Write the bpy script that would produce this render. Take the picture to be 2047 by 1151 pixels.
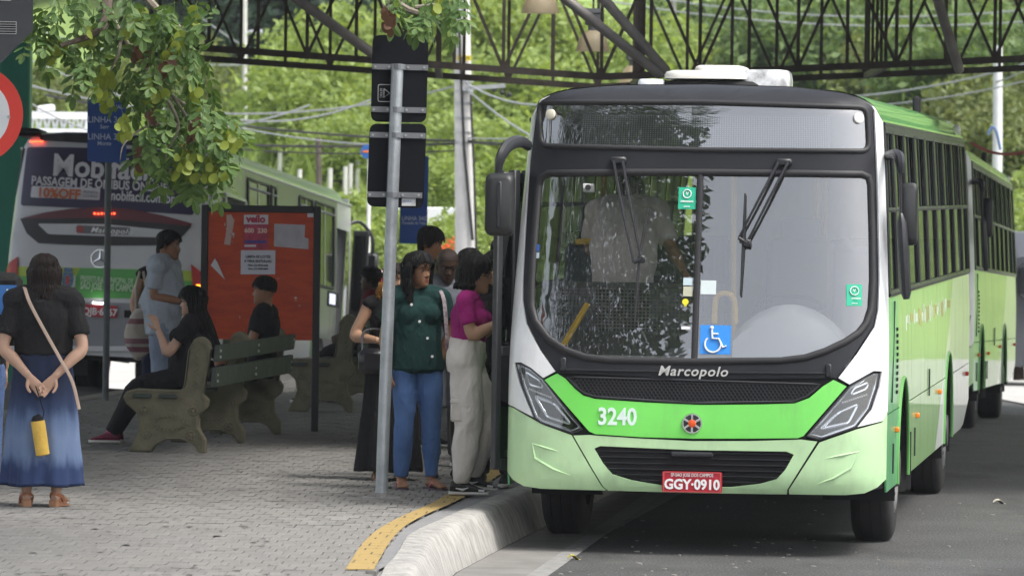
import bpy, bmesh, math, random
from mathutils import Vector, Matrix, noise
from math import sin, cos, pi, radians, sqrt, atan2, exp
for o in list(bpy.data.objects): bpy.data.objects.remove(o)
S = bpy.context.scene
COL = S.collection
random.seed(7)
# ------------------------------------------------------------------ camera
F = 10900.0; CX, CY = 1023.5, 575.5; CAMH = 2.4
PITCH = math.atan(205.5/F); ROLL = radians(0.8)
CAMM = Matrix.Translation((0, 0, CAMH)) @ Matrix.Rotation(pi/2-PITCH, 4, 'X') @ Matrix.Rotation(ROLL, 4, 'Z')
cam = bpy.data.cameras.new('camera'); camo = bpy.data.objects.new('camera', cam); COL.objects.link(camo)
camo.matrix_world = CAMM
cam.sensor_width = 36; cam.lens = 36*F/2047; cam.clip_end = 6000; cam.clip_start = 1
cam.dof.use_dof = True; cam.dof.focus_distance = 36.5; cam.dof.aperture_fstop = 7.1
S.camera = camo
# ------------------------------------------------------------------ light
SUN_EL, SUN_AZ = radians(58), radians(120)      # azimuth clockwise from +Y (the view direction)
W = bpy.data.worlds.new('World'); S.world = W; W.use_nodes = True
nt = W.node_tree; nt.nodes.clear()
sky = nt.nodes.new('ShaderNodeTexSky'); sky.sky_type = 'NISHITA'; sky.sun_disc = False
sky.sun_elevation = SUN_EL; sky.sun_rotation = SUN_AZ; sky.air_density = 1.0; sky.dust_density = 4.0; sky.ozone_density = 0.6
hs = nt.nodes.new('ShaderNodeHueSaturation'); hs.inputs['Saturation'].default_value = 0.38
bg = nt.nodes.new('ShaderNodeBackground'); bg.inputs['Strength'].default_value = 0.15
wo = nt.nodes.new('ShaderNodeOutputWorld')
nt.links.new(sky.outputs[0], hs.inputs['Color']); nt.links.new(hs.outputs[0], bg.inputs[0]); nt.links.new(bg.outputs[0], wo.inputs[0])
sl = bpy.data.lights.new('sun', 'SUN'); sl.energy = 1.2; sl.angle = radians(14); sl.color = (1, .965, .91)
so = bpy.data.objects.new('sun', sl); COL.objects.link(so)
sd = Vector((sin(SUN_AZ)*cos(SUN_EL), cos(SUN_AZ)*cos(SUN_EL), sin(SUN_EL)))
so.rotation_euler = sd.to_track_quat('Z', 'Y').to_euler(); so.location = (0, 0, 60)
S.view_settings.view_transform = 'Standard'; S.view_settings.look = 'None'; S.view_settings.gamma = 1
S.view_settings.use_curve_mapping = False; S.view_settings.exposure = 1.14
S.render.engine = 'CYCLES'
S.cycles.max_bounces = 8; S.cycles.transparent_max_bounces = 12
# ------------------------------------------------------------------ pixel helpers (full-size photograph pixels)
R3 = CAMM.to_3x3()
def ray(px, py): return R3 @ Vector((px-CX, -(py-CY), -F))
def at(px, py, D):
    d = ray(px, py); return Vector((0, 0, CAMH)) + d*(D/d.y)
def on(px, py, z=0.25):
    d = ray(px, py); return Vector((0, 0, CAMH)) + d*((z-CAMH)/d.z)
AX = radians(7.5)          # the terminal's lanes run 7.5 degrees off the view axis
AXR = Matrix.Rotation(-AX, 4, 'Z')
# ------------------------------------------------------------------ materials
MATS = {}
def nn(t, k): return t.nodes.new(k)
def M(name, col=(.5, .5, .5), rough=.5, metal=0., var=0., vs=4., bump=0., bs=40., coat=0., spec=.5, col2=None, stretch=None, emit=0., dirt=0.):
    """procedural principled material: noise-mixed colour, optional bump; Object coordinates"""
    if name in MATS: return MATS[name]
    m = bpy.data.materials.new(name); m.use_nodes = True; t = m.node_tree; b = t.nodes['Principled BSDF']
    b.inputs['Base Color'].default_value = (*col, 1); b.inputs['Roughness'].default_value = rough
    b.inputs['Metallic'].default_value = metal; b.inputs['Coat Weight'].default_value = coat; b.inputs['Specular IOR Level'].default_value = spec
    b.inputs['Coat Roughness'].default_value = .06
    m.diffuse_color = (*col, 1)
    if var > 0 or bump > 0 or col2 or dirt > 0:
        tc = nn(t, 'ShaderNodeTexCoord'); mp = nn(t, 'ShaderNodeMapping'); t.links.new(tc.outputs['Object'], mp.inputs[0])
        if stretch: mp.inputs['Scale'].default_value = stretch
    if var > 0 or col2:
        n = nn(t, 'ShaderNodeTexNoise'); n.inputs['Scale'].default_value = vs; n.inputs['Detail'].default_value = 8; n.inputs['Roughness'].default_value = .65
        t.links.new(mp.outputs[0], n.inputs['Vector'])
        r = nn(t, 'ShaderNodeValToRGB'); r.color_ramp.elements[0].position = .32; r.color_ramp.elements[1].position = .68
        c2 = col2 or tuple(max(0, c*(1-var)) for c in col); c1 = col if col2 else tuple(min(1, c*(1+var)) for c in col)
        r.color_ramp.elements[0].color = (*c2, 1); r.color_ramp.elements[1].color = (*c1, 1)
        t.links.new(n.outputs['Fac'], r.inputs[0]); t.links.new(r.outputs[0], b.inputs['Base Color'])
        rr = nn(t, 'ShaderNodeMapRange'); rr.inputs['To Min'].default_value = max(0, rough-.08); rr.inputs['To Max'].default_value = min(1, rough+.08)
        t.links.new(n.outputs['Fac'], rr.inputs[0]); t.links.new(rr.outputs[0], b.inputs['Roughness'])
    if bump > 0:
        n2 = nn(t, 'ShaderNodeTexNoise'); n2.inputs['Scale'].default_value = bs; n2.inputs['Detail'].default_value = 6
        t.links.new(mp.outputs[0], n2.inputs['Vector'])
        bp = nn(t, 'ShaderNodeBump'); bp.inputs['Strength'].default_value = bump; bp.inputs['Distance'].default_value = .01
        t.links.new(n2.outputs['Fac'], bp.inputs['Height']); t.links.new(bp.outputs[0], b.inputs['Normal'])
    if emit > 0:
        b.inputs['Emission Color'].default_value = (*col, 1); b.inputs['Emission Strength'].default_value = emit
    MATS[name] = m; return m
def glass(name, tint=(.8, .85, .85), refl=.1, rough=.0, fres=True, smear=0., top=.8):
    if name in MATS: return MATS[name]
    m = bpy.data.materials.new(name); m.use_nodes = True; t = m.node_tree; t.nodes.clear()
    o = nn(t, 'ShaderNodeOutputMaterial'); mx = nn(t, 'ShaderNodeMixShader'); tr = nn(t, 'ShaderNodeBsdfTransparent'); g = nn(t, 'ShaderNodeBsdfGlossy')
    tr.inputs[0].default_value = (*tint, 1); g.inputs['Roughness'].default_value = rough; g.inputs[0].default_value = (1, 1, 1, 1)
    if fres:
        lw = nn(t, 'ShaderNodeLayerWeight'); lw.inputs['Blend'].default_value = .35
        mr = nn(t, 'ShaderNodeMapRange'); mr.inputs['To Min'].default_value = refl; mr.inputs['To Max'].default_value = top
        t.links.new(lw.outputs['Fresnel'], mr.inputs[0]); t.links.new(mr.outputs[0], mx.inputs[0])
        mr.inputs['From Min'].default_value = .02
    else: mx.inputs[0].default_value = refl
    t.links.new(tr.outputs[0], mx.inputs[1]); t.links.new(g.outputs[0], mx.inputs[2])
    last = mx
    if smear > 0:   # thin film of road dirt
        df = nn(t, 'ShaderNodeBsdfDiffuse'); df.inputs[0].default_value = (.45, .45, .43, 1)
        tc = nn(t, 'ShaderNodeTexCoord'); n = nn(t, 'ShaderNodeTexNoise'); n.inputs['Scale'].default_value = 2.2; n.inputs['Detail'].default_value = 8
        t.links.new(tc.outputs['Object'], n.inputs['Vector'])
        mr2 = nn(t, 'ShaderNodeMapRange'); mr2.inputs['From Min'].default_value = .4; mr2.inputs['From Max'].default_value = .75; mr2.inputs['To Min'].default_value = smear*.4; mr2.inputs['To Max'].default_value = smear
        t.links.new(n.outputs['Fac'], mr2.inputs[0])
        m2 = nn(t, 'ShaderNodeMixShader'); t.links.new(mr2.outputs[0], m2.inputs[0]); t.links.new(mx.outputs[0], m2.inputs[1]); t.links.new(df.outputs[0], m2.inputs[2]); last = m2
    t.links.new(last.outputs[0], o.inputs[0]); m.diffuse_color = (*tint, .3)
    MATS[name] = m; return m
# ------------------------------------------------------------------ objects
def link(o, parent=None, label=None, cat=None, group=None, kind=None):
    COL.objects.link(o)
    if parent: o.parent = parent
    if label: o['label'] = label
    if cat: o['category'] = cat
    if group: o['group'] = group
    if kind: o['kind'] = kind
    return o
def empty(name, loc=(0, 0, 0), rz=0, label=None, cat=None, group=None, rot=None):
    o = bpy.data.objects.new(name, None); o.location = loc; o.rotation_euler = rot or (0, 0, rz); o.empty_display_size = .2
    return link(o, None, label, cat, group)
def mesh_obj(name, me, parent=None, **k):
    return link(bpy.data.objects.new(name, me), parent, **k)
def copy_tree(o, parent=None, skip=()):
    c = o.copy(); COL.objects.link(c); c.parent = parent
    for ch in o.children:
        if ch.name.split('.')[0] in skip: continue
        copy_tree(ch, c, skip)
    return c
class MB:
    def __init__(s): s.v = []; s.f = []; s.m = []; s.T = None
    def add(s, vs, fs, mi=0, R=None):
        n = len(s.v)
        for v in vs:
            v = Vector(v)
            if R is not None: v = R @ v
            if s.T is not None: v = s.T @ v
            s.v.append(v)
        for f in fs: s.f.append([i+n for i in f]); s.m.append(mi)
        return s
    def box(s, c, d, R=None, mi=0, bv=0.):
        x, y, z = d[0]/2, d[1]/2, d[2]/2; C = Vector(c)
        if bv <= 0:
            vs = [(-x, -y, -z), (x, -y, -z), (x, y, -z), (-x, y, -z), (-x, -y, z), (x, -y, z), (x, y, z), (-x, y, z)]
            fs = [(0, 3, 2, 1), (4, 5, 6, 7), (0, 1, 5, 4), (1, 2, 6, 5), (2, 3, 7, 6), (3, 0, 4, 7)]
        else:
            b = min(bv, x*.9, y*.9, z*.9); vs = []; idx = {}
            for sx in (-1, 1):
                for sy in (-1, 1):
                    for sz in (-1, 1):
                        for a in range(3):
                            p = [sx*(x-b), sy*(y-b), sz*(z-b)]; p[a] = (sx*x, sy*y, sz*z)[a]
                            idx[(sx, sy, sz, a)] = len(vs); vs.append(p)
            fs = []
            I = idx
            for a in range(3):
                o1, o2 = (a+1) % 3, (a+2) % 3
                for sg in (-1, 1):
                    q = []
                    for s1, s2 in ((-1, -1), (1, -1), (1, 1), (-1, 1)):
                        k = [0, 0, 0]; k[a] = sg; k[o1] = s1; k[o2] = s2; q.append(I[(*k, a)])
                    fs.append(q if sg > 0 else q[::-1])
                for s1 in (-1, 1):
                    for s2 in (-1, 1):
                        k0 = [0]*3; k1 = [0]*3; k0[a] = -1; k1[a] = 1; k0[o1] = k1[o1] = s1; k0[o2] = k1[o2] = s2
                        q = [I[(*k0, o1)], I[(*k1, o1)], I[(*k1, o2)], I[(*k0, o2)]]
                        fs.append(q if s1*s2 > 0 else q[::-1])
            for sx in (-1, 1):
                for sy in (-1, 1):
                    for sz in (-1, 1):
                        q = [I[(sx, sy, sz, 0)], I[(sx, sy, sz, 1)], I[(sx, sy, sz, 2)]]
                        fs.append(q if sx*sy*sz > 0 else q[::-1])
        M4 = Matrix.Translation(C) @ (R.to_4x4() if R is not None else Matrix())
        return s.add(vs, fs, mi, M4)
    def bar(s, a, b, w, h, up=(0, 0, 1), mi=0, bv=0.):
        a, b = Vector(a), Vector(b); d = b-a; L = d.length; z = d.normalized(); u = Vector(up)
        x = u.cross(z)
        if x.length < 1e-4: x = Vector((1, 0, 0)).cross(z)
        x.normalize(); y = z.cross(x)
        R = Matrix((x, y, z)).transposed()
        return s.box((a+b)/2, (w, h, L), R, mi, bv)
    def loft(s, rings, mi=0, caps=True, closed=True):
        n = len(rings[0]); vs = [p for r in rings for p in r]; fs = []
        for i in range(len(rings)-1):
            for j in range(n if closed else n-1):
                k = (j+1) % n; fs.append((i*n+j, i*n+k, (i+1)*n+k, (i+1)*n+j))
        if caps: fs.append(list(range(n))[::-1]); fs.append([(len(rings)-1)*n+j for j in range(n)])
        return s.add(vs, fs, mi)
    def tube(s, pts, r, n=8, mi=0, caps=True, side=None, sub=0):
        """r: float | list of float | list of (ra, rb); side: reference lateral axis for ra"""
        pts = [Vector(p) for p in pts]
        if not isinstance(r, (list, tuple)): r = [r]*len(pts)
        r = [(q, q) if not isinstance(q, (list, tuple)) else q for q in r]
        if sub: pts, r = crom(pts, r, sub)
        rings = []; pa = None
        for i, p in enumerate(pts):
            d = (pts[min(i+1, len(pts)-1)]-pts[max(i-1, 0)]).normalized()
            a = Vector(side) if side is not None else (pa if pa is not None else (Vector((1, 0, 0)) if abs(d.x) < .9 else Vector((0, 1, 0))))
            a = a-d*a.dot(d)
            if a.length < 1e-5: a = Vector((0, 1, 0))-d*d.y
            a.normalize(); pa = a; b = d.cross(a)
            rings.append([p+a*(cos(2*pi*j/n)*r[i][0])+b*(sin(2*pi*j/n)*r[i][1]) for j in range(n)])
        return s.loft(rings, mi, caps)
    def prism(s, poly, y0, y1, R=None, mi=0, ax='y'):
        n = len(poly)
        f = (lambda p, d: (p[0], d, p[1])) if ax == 'y' else ((lambda p, d: (d, p[0], p[1])) if ax == 'x' else (lambda p, d: (p[0], p[1], d)))
        vs = [f(p, y0) for p in poly]+[f(p, y1) for p in poly]
        fs = [list(range(n)), [n+i for i in range(n)][::-1]]+[(i, n+i, n+(i+1) % n, (i+1) % n) for i in range(n)]
        return s.add(vs, fs, mi, R)
    def ball(s, c, r, nu=12, nv=8, mi=0, R=None):
        r = r if isinstance(r, (list, tuple)) else (r, r, r); c = Vector(c); vs = []; fs = []
        for i in range(nv+1):
            for j in range(nu):
                th = pi*i/nv; ph = 2*pi*j/nu; p = Vector((r[0]*sin(th)*cos(ph), r[1]*sin(th)*sin(ph), r[2]*cos(th)))
                if R is not None: p = R @ p
                vs.append(c+p)
        for i in range(nv):
            for j in range(nu): k = (j+1) % nu; fs.append((i*nu+j, (i+1)*nu+j, (i+1)*nu+k, i*nu+k))
        return s.add(vs, fs, mi)
    def disc(s, c, r, nrm, t=.01, n=24, mi=0, r2=None):
        nrm = Vector(nrm).normalized(); return s.tube([Vector(c), Vector(c)+nrm*t], [r, r2 or r], n, mi)
    def mesh(s, name, mats, smooth=False, ang=40, fix=True):
        me = bpy.data.meshes.new(name); me.from_pydata([tuple(v) for v in s.v], [], s.f)
        if not isinstance(mats, (list, tuple)): mats = [mats]
        for m in mats: me.materials.append(m)
        me.polygons.foreach_set('material_index', s.m)
        if fix:
            bm = bmesh.new(); bm.from_mesh(me); bmesh.ops.recalc_face_normals(bm, faces=bm.faces); bm.to_mesh(me); bm.free()
        if smooth: me.shade_smooth(); me.set_sharp_from_angle(angle=radians(ang))
        me.update(); return me
    def build(s, name, mats, parent=None, smooth=False, ang=40, fix=True, **k):
        return mesh_obj(name, s.mesh(name, mats, smooth, ang, fix), parent, **k)
def crom(pts, r, sub):
    P = []; Q = []; n = len(pts)
    for i in range(n-1):
        p0, p1, p2, p3 = pts[max(i-1, 0)], pts[i], pts[i+1], pts[min(i+2, n-1)]
        for k in range(sub):
            t = k/sub; t2, t3 = t*t, t*t*t
            P.append(.5*((2*p1)+(p2-p0)*t+(2*p0-5*p1+4*p2-p3)*t2+(3*p1-p0-3*p2+p3)*t3))
            e = t*t*(3-2*t); Q.append((r[i][0]*(1-e)+r[i+1][0]*e, r[i][1]*(1-e)+r[i+1][1]*e))
    P.append(pts[-1]); Q.append(r[-1]); return P, Q
def rrect(x0, y0, x1, y1, r, n=4):
    out = []
    for cx, cy, a0 in ((x1-r, y1-r, 0), (x0+r, y1-r, 90), (x0+r, y0+r, 180), (x1-r, y0+r, 270)):
        for k in range(n+1): a = radians(a0+90*k/n); out.append((cx+r*cos(a), cy+r*sin(a)))
    return out
def text_mesh(body, size, mat, ext=.002, off=0., align='CENTER', shear=0., space=1., name='lettering'):
    cu = bpy.data.curves.new('t', 'FONT'); cu.body = body; cu.size = size; cu.extrude = ext; cu.offset = off; cu.align_x = align; cu.align_y = 'CENTER'
    cu.shear = shear; cu.space_character = space; cu.resolution_u = 3
    o = bpy.data.objects.new('t', cu); COL.objects.link(o); dg = bpy.context.evaluated_depsgraph_get(); dg.update()
    me = bpy.data.meshes.new_from_object(o.evaluated_get(dg)); bpy.data.objects.remove(o); bpy.data.curves.remove(cu)
    me.name = name; me.materials.clear(); me.materials.append(mat); return me
def put_text(body, size, mat, loc, parent, rot=(pi/2, 0, 0), sx=1., name='lettering', **k):
    o = mesh_obj(name, text_mesh(body, size, mat, **k), parent); o.location = loc; o.rotation_euler = rot; o.scale = (sx, 1, 1); return o
# ================================================================== the setting
asphalt = M('asphalt', (.046, .046, .046), .85, var=.34, vs=.9, bump=.5, bs=90)
# speckle and stains for the asphalt
def asphalt_detail(m):
    t = m.node_tree; b = t.nodes['Principled BSDF']; src = b.inputs['Base Color'].links[0].from_socket
    tc = nn(t, 'ShaderNodeTexCoord'); n = nn(t, 'ShaderNodeTexNoise'); n.inputs['Scale'].default_value = 70; n.inputs['Detail'].default_value = 3
    mp = nn(t, 'ShaderNodeMapping'); mp.inputs['Scale'].default_value = (1, .35, 1); t.links.new(tc.outputs['Object'], mp.inputs[0]); t.links.new(mp.outputs[0], n.inputs['Vector'])
    r = nn(t, 'ShaderNodeValToRGB'); r.color_ramp.elements[0].position = .45; r.color_ramp.elements[1].position = .75
    r.color_ramp.elements[0].color = (0, 0, 0, 1); r.color_ramp.elements[1].color = (1, 1, 1, 1)
    t.links.new(n.outputs['Fac'], r.inputs[0])
    mx = nn(t, 'ShaderNodeMix'); mx.data_type = 'RGBA'; mx.inputs['B'].default_value = (.2, .2, .195, 1)
    ml = nn(t, 'ShaderNodeMath'); ml.operation = 'MULTIPLY'; ml.inputs[1].default_value = .55
    t.links.new(r.outputs[0], ml.inputs[0]); t.links.new(ml.outputs[0], mx.inputs['Factor']); t.links.new(src, mx.inputs['A']); t.links.new(mx.outputs['Result'], b.inputs['Base Color'])
asphalt_detail(asphalt)
def stains(m, col, sc, lo, hi, amt, stretch=(1, 1, 1)):
    t = m.node_tree; b = t.nodes['Principled BSDF']; src = b.inputs['Base Color'].links[0].from_socket; tc = nn(t, 'ShaderNodeTexCoord'); mp = nn(t, 'ShaderNodeMapping'); mp.inputs['Scale'].default_value = stretch; n = nn(t, 'ShaderNodeTexNoise'); n.inputs['Scale'].default_value = sc; n.inputs['Detail'].default_value = 7; n.inputs['Roughness'].default_value = .62
    t.links.new(tc.outputs['Object'], mp.inputs[0]); t.links.new(mp.outputs[0], n.inputs['Vector']); mr = nn(t, 'ShaderNodeMapRange'); mr.inputs['From Min'].default_value = lo; mr.inputs['From Max'].default_value = hi; mr.inputs['To Max'].default_value = amt; t.links.new(n.outputs['Fac'], mr.inputs[0])
    x = nn(t, 'ShaderNodeMix'); x.data_type = 'RGBA'; x.inputs['B'].default_value = (*col, 1); t.links.new(mr.outputs[0], x.inputs['Factor']); t.links.new(src, x.inputs['A']); t.links.new(x.outputs['Result'], b.inputs['Base Color'])
stains(asphalt, (.018, .018, .018), 1.1, .52, .68, .75, (1, .35, 1)); stains(asphalt, (.11, .10, .085), 2.3, .58, .72, .5, (1, .5, 1))
def sax(X, Y): return X*sin(AX)+Y*cos(AX), X*cos(AX)-Y*sin(AX)      # along, across the lanes
# platform edges in lane coordinates, from the photograph
KR = on(1053, 984); TR = sax(KR.x, KR.y)[1]                # right kerb, straight part
KL = on(200, 785); TL = sax(KL.x, KL.y)[1]                 # left kerb
def gz(X, Y):
    s, t = sax(X, Y)
    zr = -.022*max(0, s-52)
    zl = -.09-.055*max(0, s-64)-.04*max(-2.6, min(1.0, t-(TL-1.9)))
    k = max(0, min(1, (t-(TL+.4))/(TR-TL-.8))); z = zl*(1-k)+zr*k
    return max(-1.0, z)
xs = [-420, -200, -90, -50, -30]+[-20+i*.8 for i in range(51)]+[30, 50, 90, 200, 420]
ys = [-400, -150, -40, 0, 10, 18]+[22+i*1.0 for i in range(80)]+[108, 120, 150, 300]
mb = MB(); n = len(xs)
mb.add([(x, y, gz(x, y)) for y in ys for x in xs], [(j*n+i, j*n+i+1, (j+1)*n+i+1, (j+1)*n+i) for j in range(len(ys)-1) for i in range(n-1)])
mb.build('ground', asphalt, smooth=True, fix=False, kind='structure')
# ---- the island platform: outline in world XY (kerb outer edge at the top)
PZ = .25
rk = [on(*p) for p in ((838, 1151), (849, 1111), (866, 1069), (905, 1051), (996, 1009), (1053, 984))]
rk = [(p.x, p.y) for p in rk]
def lane(s, t): return (s*sin(AX)+t*cos(AX), s*cos(AX)-t*sin(AX))
right_edge = [(-.35, 20), (-.50, 26), (-.55, 30.2)]+rk[1:]+[lane(s, TR) for s in (44, 50, 56, 62, 70, 78)]
left_edge = [lane(s, TL) for s in (78, 70, 62, 56, 50, 44, 36, 28, 20)]
concrete = M('platform_concrete', (.26, .26, .255), .9, var=.18, vs=2.5, bump=.4, bs=60)
kerb_paint = M('kerb_paint', (.44, .43, .40), .8, var=.0, vs=11, bump=.9, bs=30, col2=(.22, .21, .20), stretch=(1, 1, .25))
yellow_paint = M('yellow_paint', (.62, .42, .10), .75, var=.2, vs=9, bump=.3, bs=60)
white_paint = M('road_paint', (.24, .235, .225), .8, var=.25, vs=9, bump=.3, bs=80)
brick_m = M('paver', (.205, .198, .186), .88, var=.12, vs=1.1, bump=.5, bs=120)
def wave(poly, off):      # offset a polyline to its left/right by off
    out = []
    for i, p in enumerate(poly):
        a = Vector(poly[max(i-1, 0)]); b = Vector(poly[min(i+1, len(poly)-1)]); d = (b-a).normalized(); out.append((p[0]-d.y*off, p[1]+d.x*off))
    return out
inner = wave(right_edge, .17)
deck_poly = inner+left_edge
mb = MB(); mb.prism(deck_poly, -.6, PZ-.03, ax='z')
platform = mb.build('platform', concrete, kind='structure')
# kerb: battered white-painted face, a rough top; real step
def strip(rows, name, mat, parent=None, jit=0., **k):
    """rows: list of polylines (same length) of (x, y, z)"""
    m = MB(); L = len(rows[0]); vs = []
    for r in rows:
        for p in r:
            q = Vector(p)
            if jit: q += Vector((noise.noise(q*5.1), noise.noise(q*4.3+Vector((9, 2, 1))), noise.noise(q*6.7+Vector((3, 8, 4)))*.6))*jit
            vs.append(q)
    m.add(vs, [(a*L+i, a*L+i+1, (a+1)*L+i+1, (a+1)*L+i) for a in range(len(rows)-1) for i in range(L-1)])
    return m.build(name, mat, parent, smooth=True, fix=False, **k)
def resample(poly, d=.12):
    out = []
    for a, b in zip(poly[:-1], poly[1:]):
        A, B = Vector(a), Vector(b); n = max(1, int((B-A).length/d))
        for i in range(n): out.append(tuple(A.lerp(B, i/n)))
    out.append(poly[-1]); return out
def smooth2(poly, it=2):
    for _ in range(it):
        q = [poly[0]]
        for a, b in zip(poly[:-1], poly[1:]): q += [(a[0]*.75+b[0]*.25, a[1]*.75+b[1]*.25), (a[0]*.25+b[0]*.75, a[1]*.25+b[1]*.75)]
        poly = q+[poly[-1]]
    return poly
R0 = resample(smooth2(right_edge), .1)
ws = [(.18, -.12), (.17, PZ-.012), (.16, PZ+.004), (.10, PZ+.005), (.03, PZ+.002), (.0, PZ-.012), (-.02, PZ-.05), (-.05, .15), (-.075, .07), (-.10, .0), (-.12, -.3)]
rows = []
for o, z in ws:
    rows.append([(p[0], p[1], z) for p in wave(R0, o)])
strip(rows, 'kerb', kerb_paint, platform, jit=.005)
L0 = resample(left_edge, .3)
strip([[(p[0], p[1], z) for p in wave(L0, o)] for o, z in ((.25, -.12), (.24, PZ+.002), (.04, PZ+.004), (.0, PZ-.02), (-.06, -.5))], 'kerb', M('kerb_bare', (.20, .185, .165), .9, var=.25, vs=3, bump=.6), platform, jit=.008)
# screed between the kerb and the yellow line
screed = M('screed', (.225, .225, .225), .9, var=.12, vs=6, bump=.6, bs=70)
yl = [on(*p) for p in ((690, 1139), (733, 1072), (796, 1034), (877, 1002))]; yr = [on(*p) for p in ((747, 1139), (786, 1069), (835, 1034), (926, 998))]
yl = [(p.x, p.y) for p in yl]; yr = [(p.x, p.y) for p in yr]
for s in (42, 48, 56, 66, 76): yl.append(lane(s, TR-.78)); yr.append(lane(s, TR-.60))
yl, yr = smooth2(yl), smooth2(yr)
ya, yb = resample(yl, .1), resample(yr, .1); k = 400
def param(poly, n):
    L = [0]
    for a, b in zip(poly[:-1], poly[1:]): L.append(L[-1]+(Vector(b)-Vector(a)).length)
    out = []; j = 0
    for i in range(n):
        s = L[-1]*i/(n-1)
        while j < len(L)-2 and L[j+1] < s: j += 1
        u = (s-L[j])/max(1e-6, L[j+1]-L[j]); out.append((poly[j][0]*(1-u)+poly[j+1][0]*u, poly[j][1]*(1-u)+poly[j+1][1]*u))
    return out
ins = [(p[0], p[1]) for p in wave(R0, .165)]
def before(poly, y): return [p for p in poly if p[1] >= y]
insf = before(ins, 30.75)
strip([[(p[0], p[1], PZ-.012) for p in param(yr, 200)], [(p[0], p[1], PZ-.008) for p in param(insf, 200)]], 'kerb_margin', screed, platform, jit=.003)
def xint(poly, y):
    for a, b in zip(poly[:-1], poly[1:]):
        if a[1] <= y <= b[1]: u = (y-a[1])/max(1e-6, b[1]-a[1]); return a[0]*(1-u)+b[0]*u
    return None
# pavers: staggered courses with recessed joints; those on the line are painted yellow
BW, BL, G = .115, .25, .007; brot = Matrix.Rotation(radians(-2), 3, 'Z')
def brick_mesh(name, mat):
    m = MB(); m.box((0, 0, -.02), (BW-G, BL-G, .04), bv=.004); me = m.mesh(name, mat); return me
bm_plain = [brick_mesh('brick', brick_m), brick_mesh('brick', M('paver_light', (.216, .209, .196), .88, var=.14, vs=1.3, bump=.5, bs=120)), brick_mesh('brick', M('paver_dark', (.195, .189, .178), .88, var=.14, vs=1.2, bump=.5, bs=120))]
for m_ in (brick_m, MATS['paver_light'], MATS['paver_dark']): stains(m_, (.12, .115, .105), 3.0, .55, .75, .6)
bm_yel = brick_mesh('brick', yellow_paint)
cand = []
for j in range(-8, 180):
    for i in range(-75, 60):
        p = brot @ Vector(((i+(.5 if j % 2 else 0))*BW, 28.3+j*BL, 0))
        if p.y < 28.4 or p.y > 66: continue
        xr = xint(yr if p.y >= 30.75 else inner, p.y)
        if xr is None or p.x > xr-.03: continue
        s, t = sax(p.x, p.y)
        if t < TL+.25 or abs(p.x)/p.y > .102: continue
        xl = xint(yl, p.y); y = False
        cand.append((p, y))
cand.sort(key=lambda c: c[0].y*1.0)
rb = random.Random(5); vis = 0; far = {0: MB(), 1: MB()}
for p, y in cand:
    D = p.y; scr = abs(p.x)/D < .0945 and D > 30.4 and not (p.x < -3.0 and D > 35.6)
    dz = rb.uniform(-.003, .002); rx, ry = rb.uniform(-.006, .006), rb.uniform(-.012, .012)
    if scr and vis < 300:
        vis += 1; o = mesh_obj('brick', bm_yel if y else rb.choice(bm_plain), platform); o.location = (p.x, p.y, PZ+dz); o.rotation_euler = (rx, ry, radians(-2)+rb.uniform(-.01, .01))
    else:
        R = Matrix.Rotation(radians(-2), 3, 'Z') @ Matrix.Rotation(ry, 3, 'Y')
        far[1 if y else 0].box((p.x, p.y, PZ+dz-.02), (BW-G, BL-G, .04), R, mi=0 if y else rb.choice((0, 0, 1, 2)))
far[0].build('pavers', [brick_m, MATS['paver_light'], MATS['paver_dark']], platform, kind='stuff')
yb_m = M('yellow_line_paint', (.40, .28, .095), .8, vs=5, col2=(.34, .24, .09), bump=.5, bs=40)
def joints(m):
    t = m.node_tree; b = t.nodes['Principled BSDF']; src = b.inputs['Base Color'].links[0].from_socket; tc = nn(t, 'ShaderNodeTexCoord'); bt = nn(t, 'ShaderNodeTexBrick'); mp = nn(t, 'ShaderNodeMapping'); mp.inputs['Rotation'].default_value = (0, 0, radians(2))
    t.links.new(tc.outputs['Object'], mp.inputs[0]); t.links.new(mp.outputs[0], bt.inputs['Vector']); bt.inputs['Scale'].default_value = 1; bt.inputs['Brick Width'].default_value = BW; bt.inputs['Row Height'].default_value = BL; bt.inputs['Mortar Size'].default_value = .006; bt.inputs['Mortar Smooth'].default_value = .2; bt.offset = .5
    n = nn(t, 'ShaderNodeTexNoise'); n.inputs['Scale'].default_value = 6; t.links.new(tc.outputs['Object'], n.inputs['Vector']); ml = nn(t, 'ShaderNodeMath'); ml.operation = 'MULTIPLY'; cr = nn(t, 'ShaderNodeMapRange'); cr.inputs['From Min'].default_value = .45; cr.inputs['From Max'].default_value = .6; t.links.new(n.outputs['Fac'], cr.inputs[0]); t.links.new(cr.outputs[0], ml.inputs[0]); t.links.new(bt.outputs['Fac'], ml.inputs[1])
    mx = nn(t, 'ShaderNodeMix'); mx.data_type = 'RGBA'; mx.inputs['B'].default_value = (.05, .04, .03, 1); t.links.new(ml.outputs[0], mx.inputs['Factor']); t.links.new(src, mx.inputs['A']); t.links.new(mx.outputs['Result'], b.inputs['Base Color'])
joints(yb_m)
strip([[(p[0], p[1], PZ+.0045) for p in param(yl, 260)], [(p[0], p[1], PZ+.0045) for p in param(yr, 260)]], 'yellow_line', yb_m, platform)
yard = M('yard_concrete', (.42, .41, .39), .85, var=.1, vs=.6)
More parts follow.
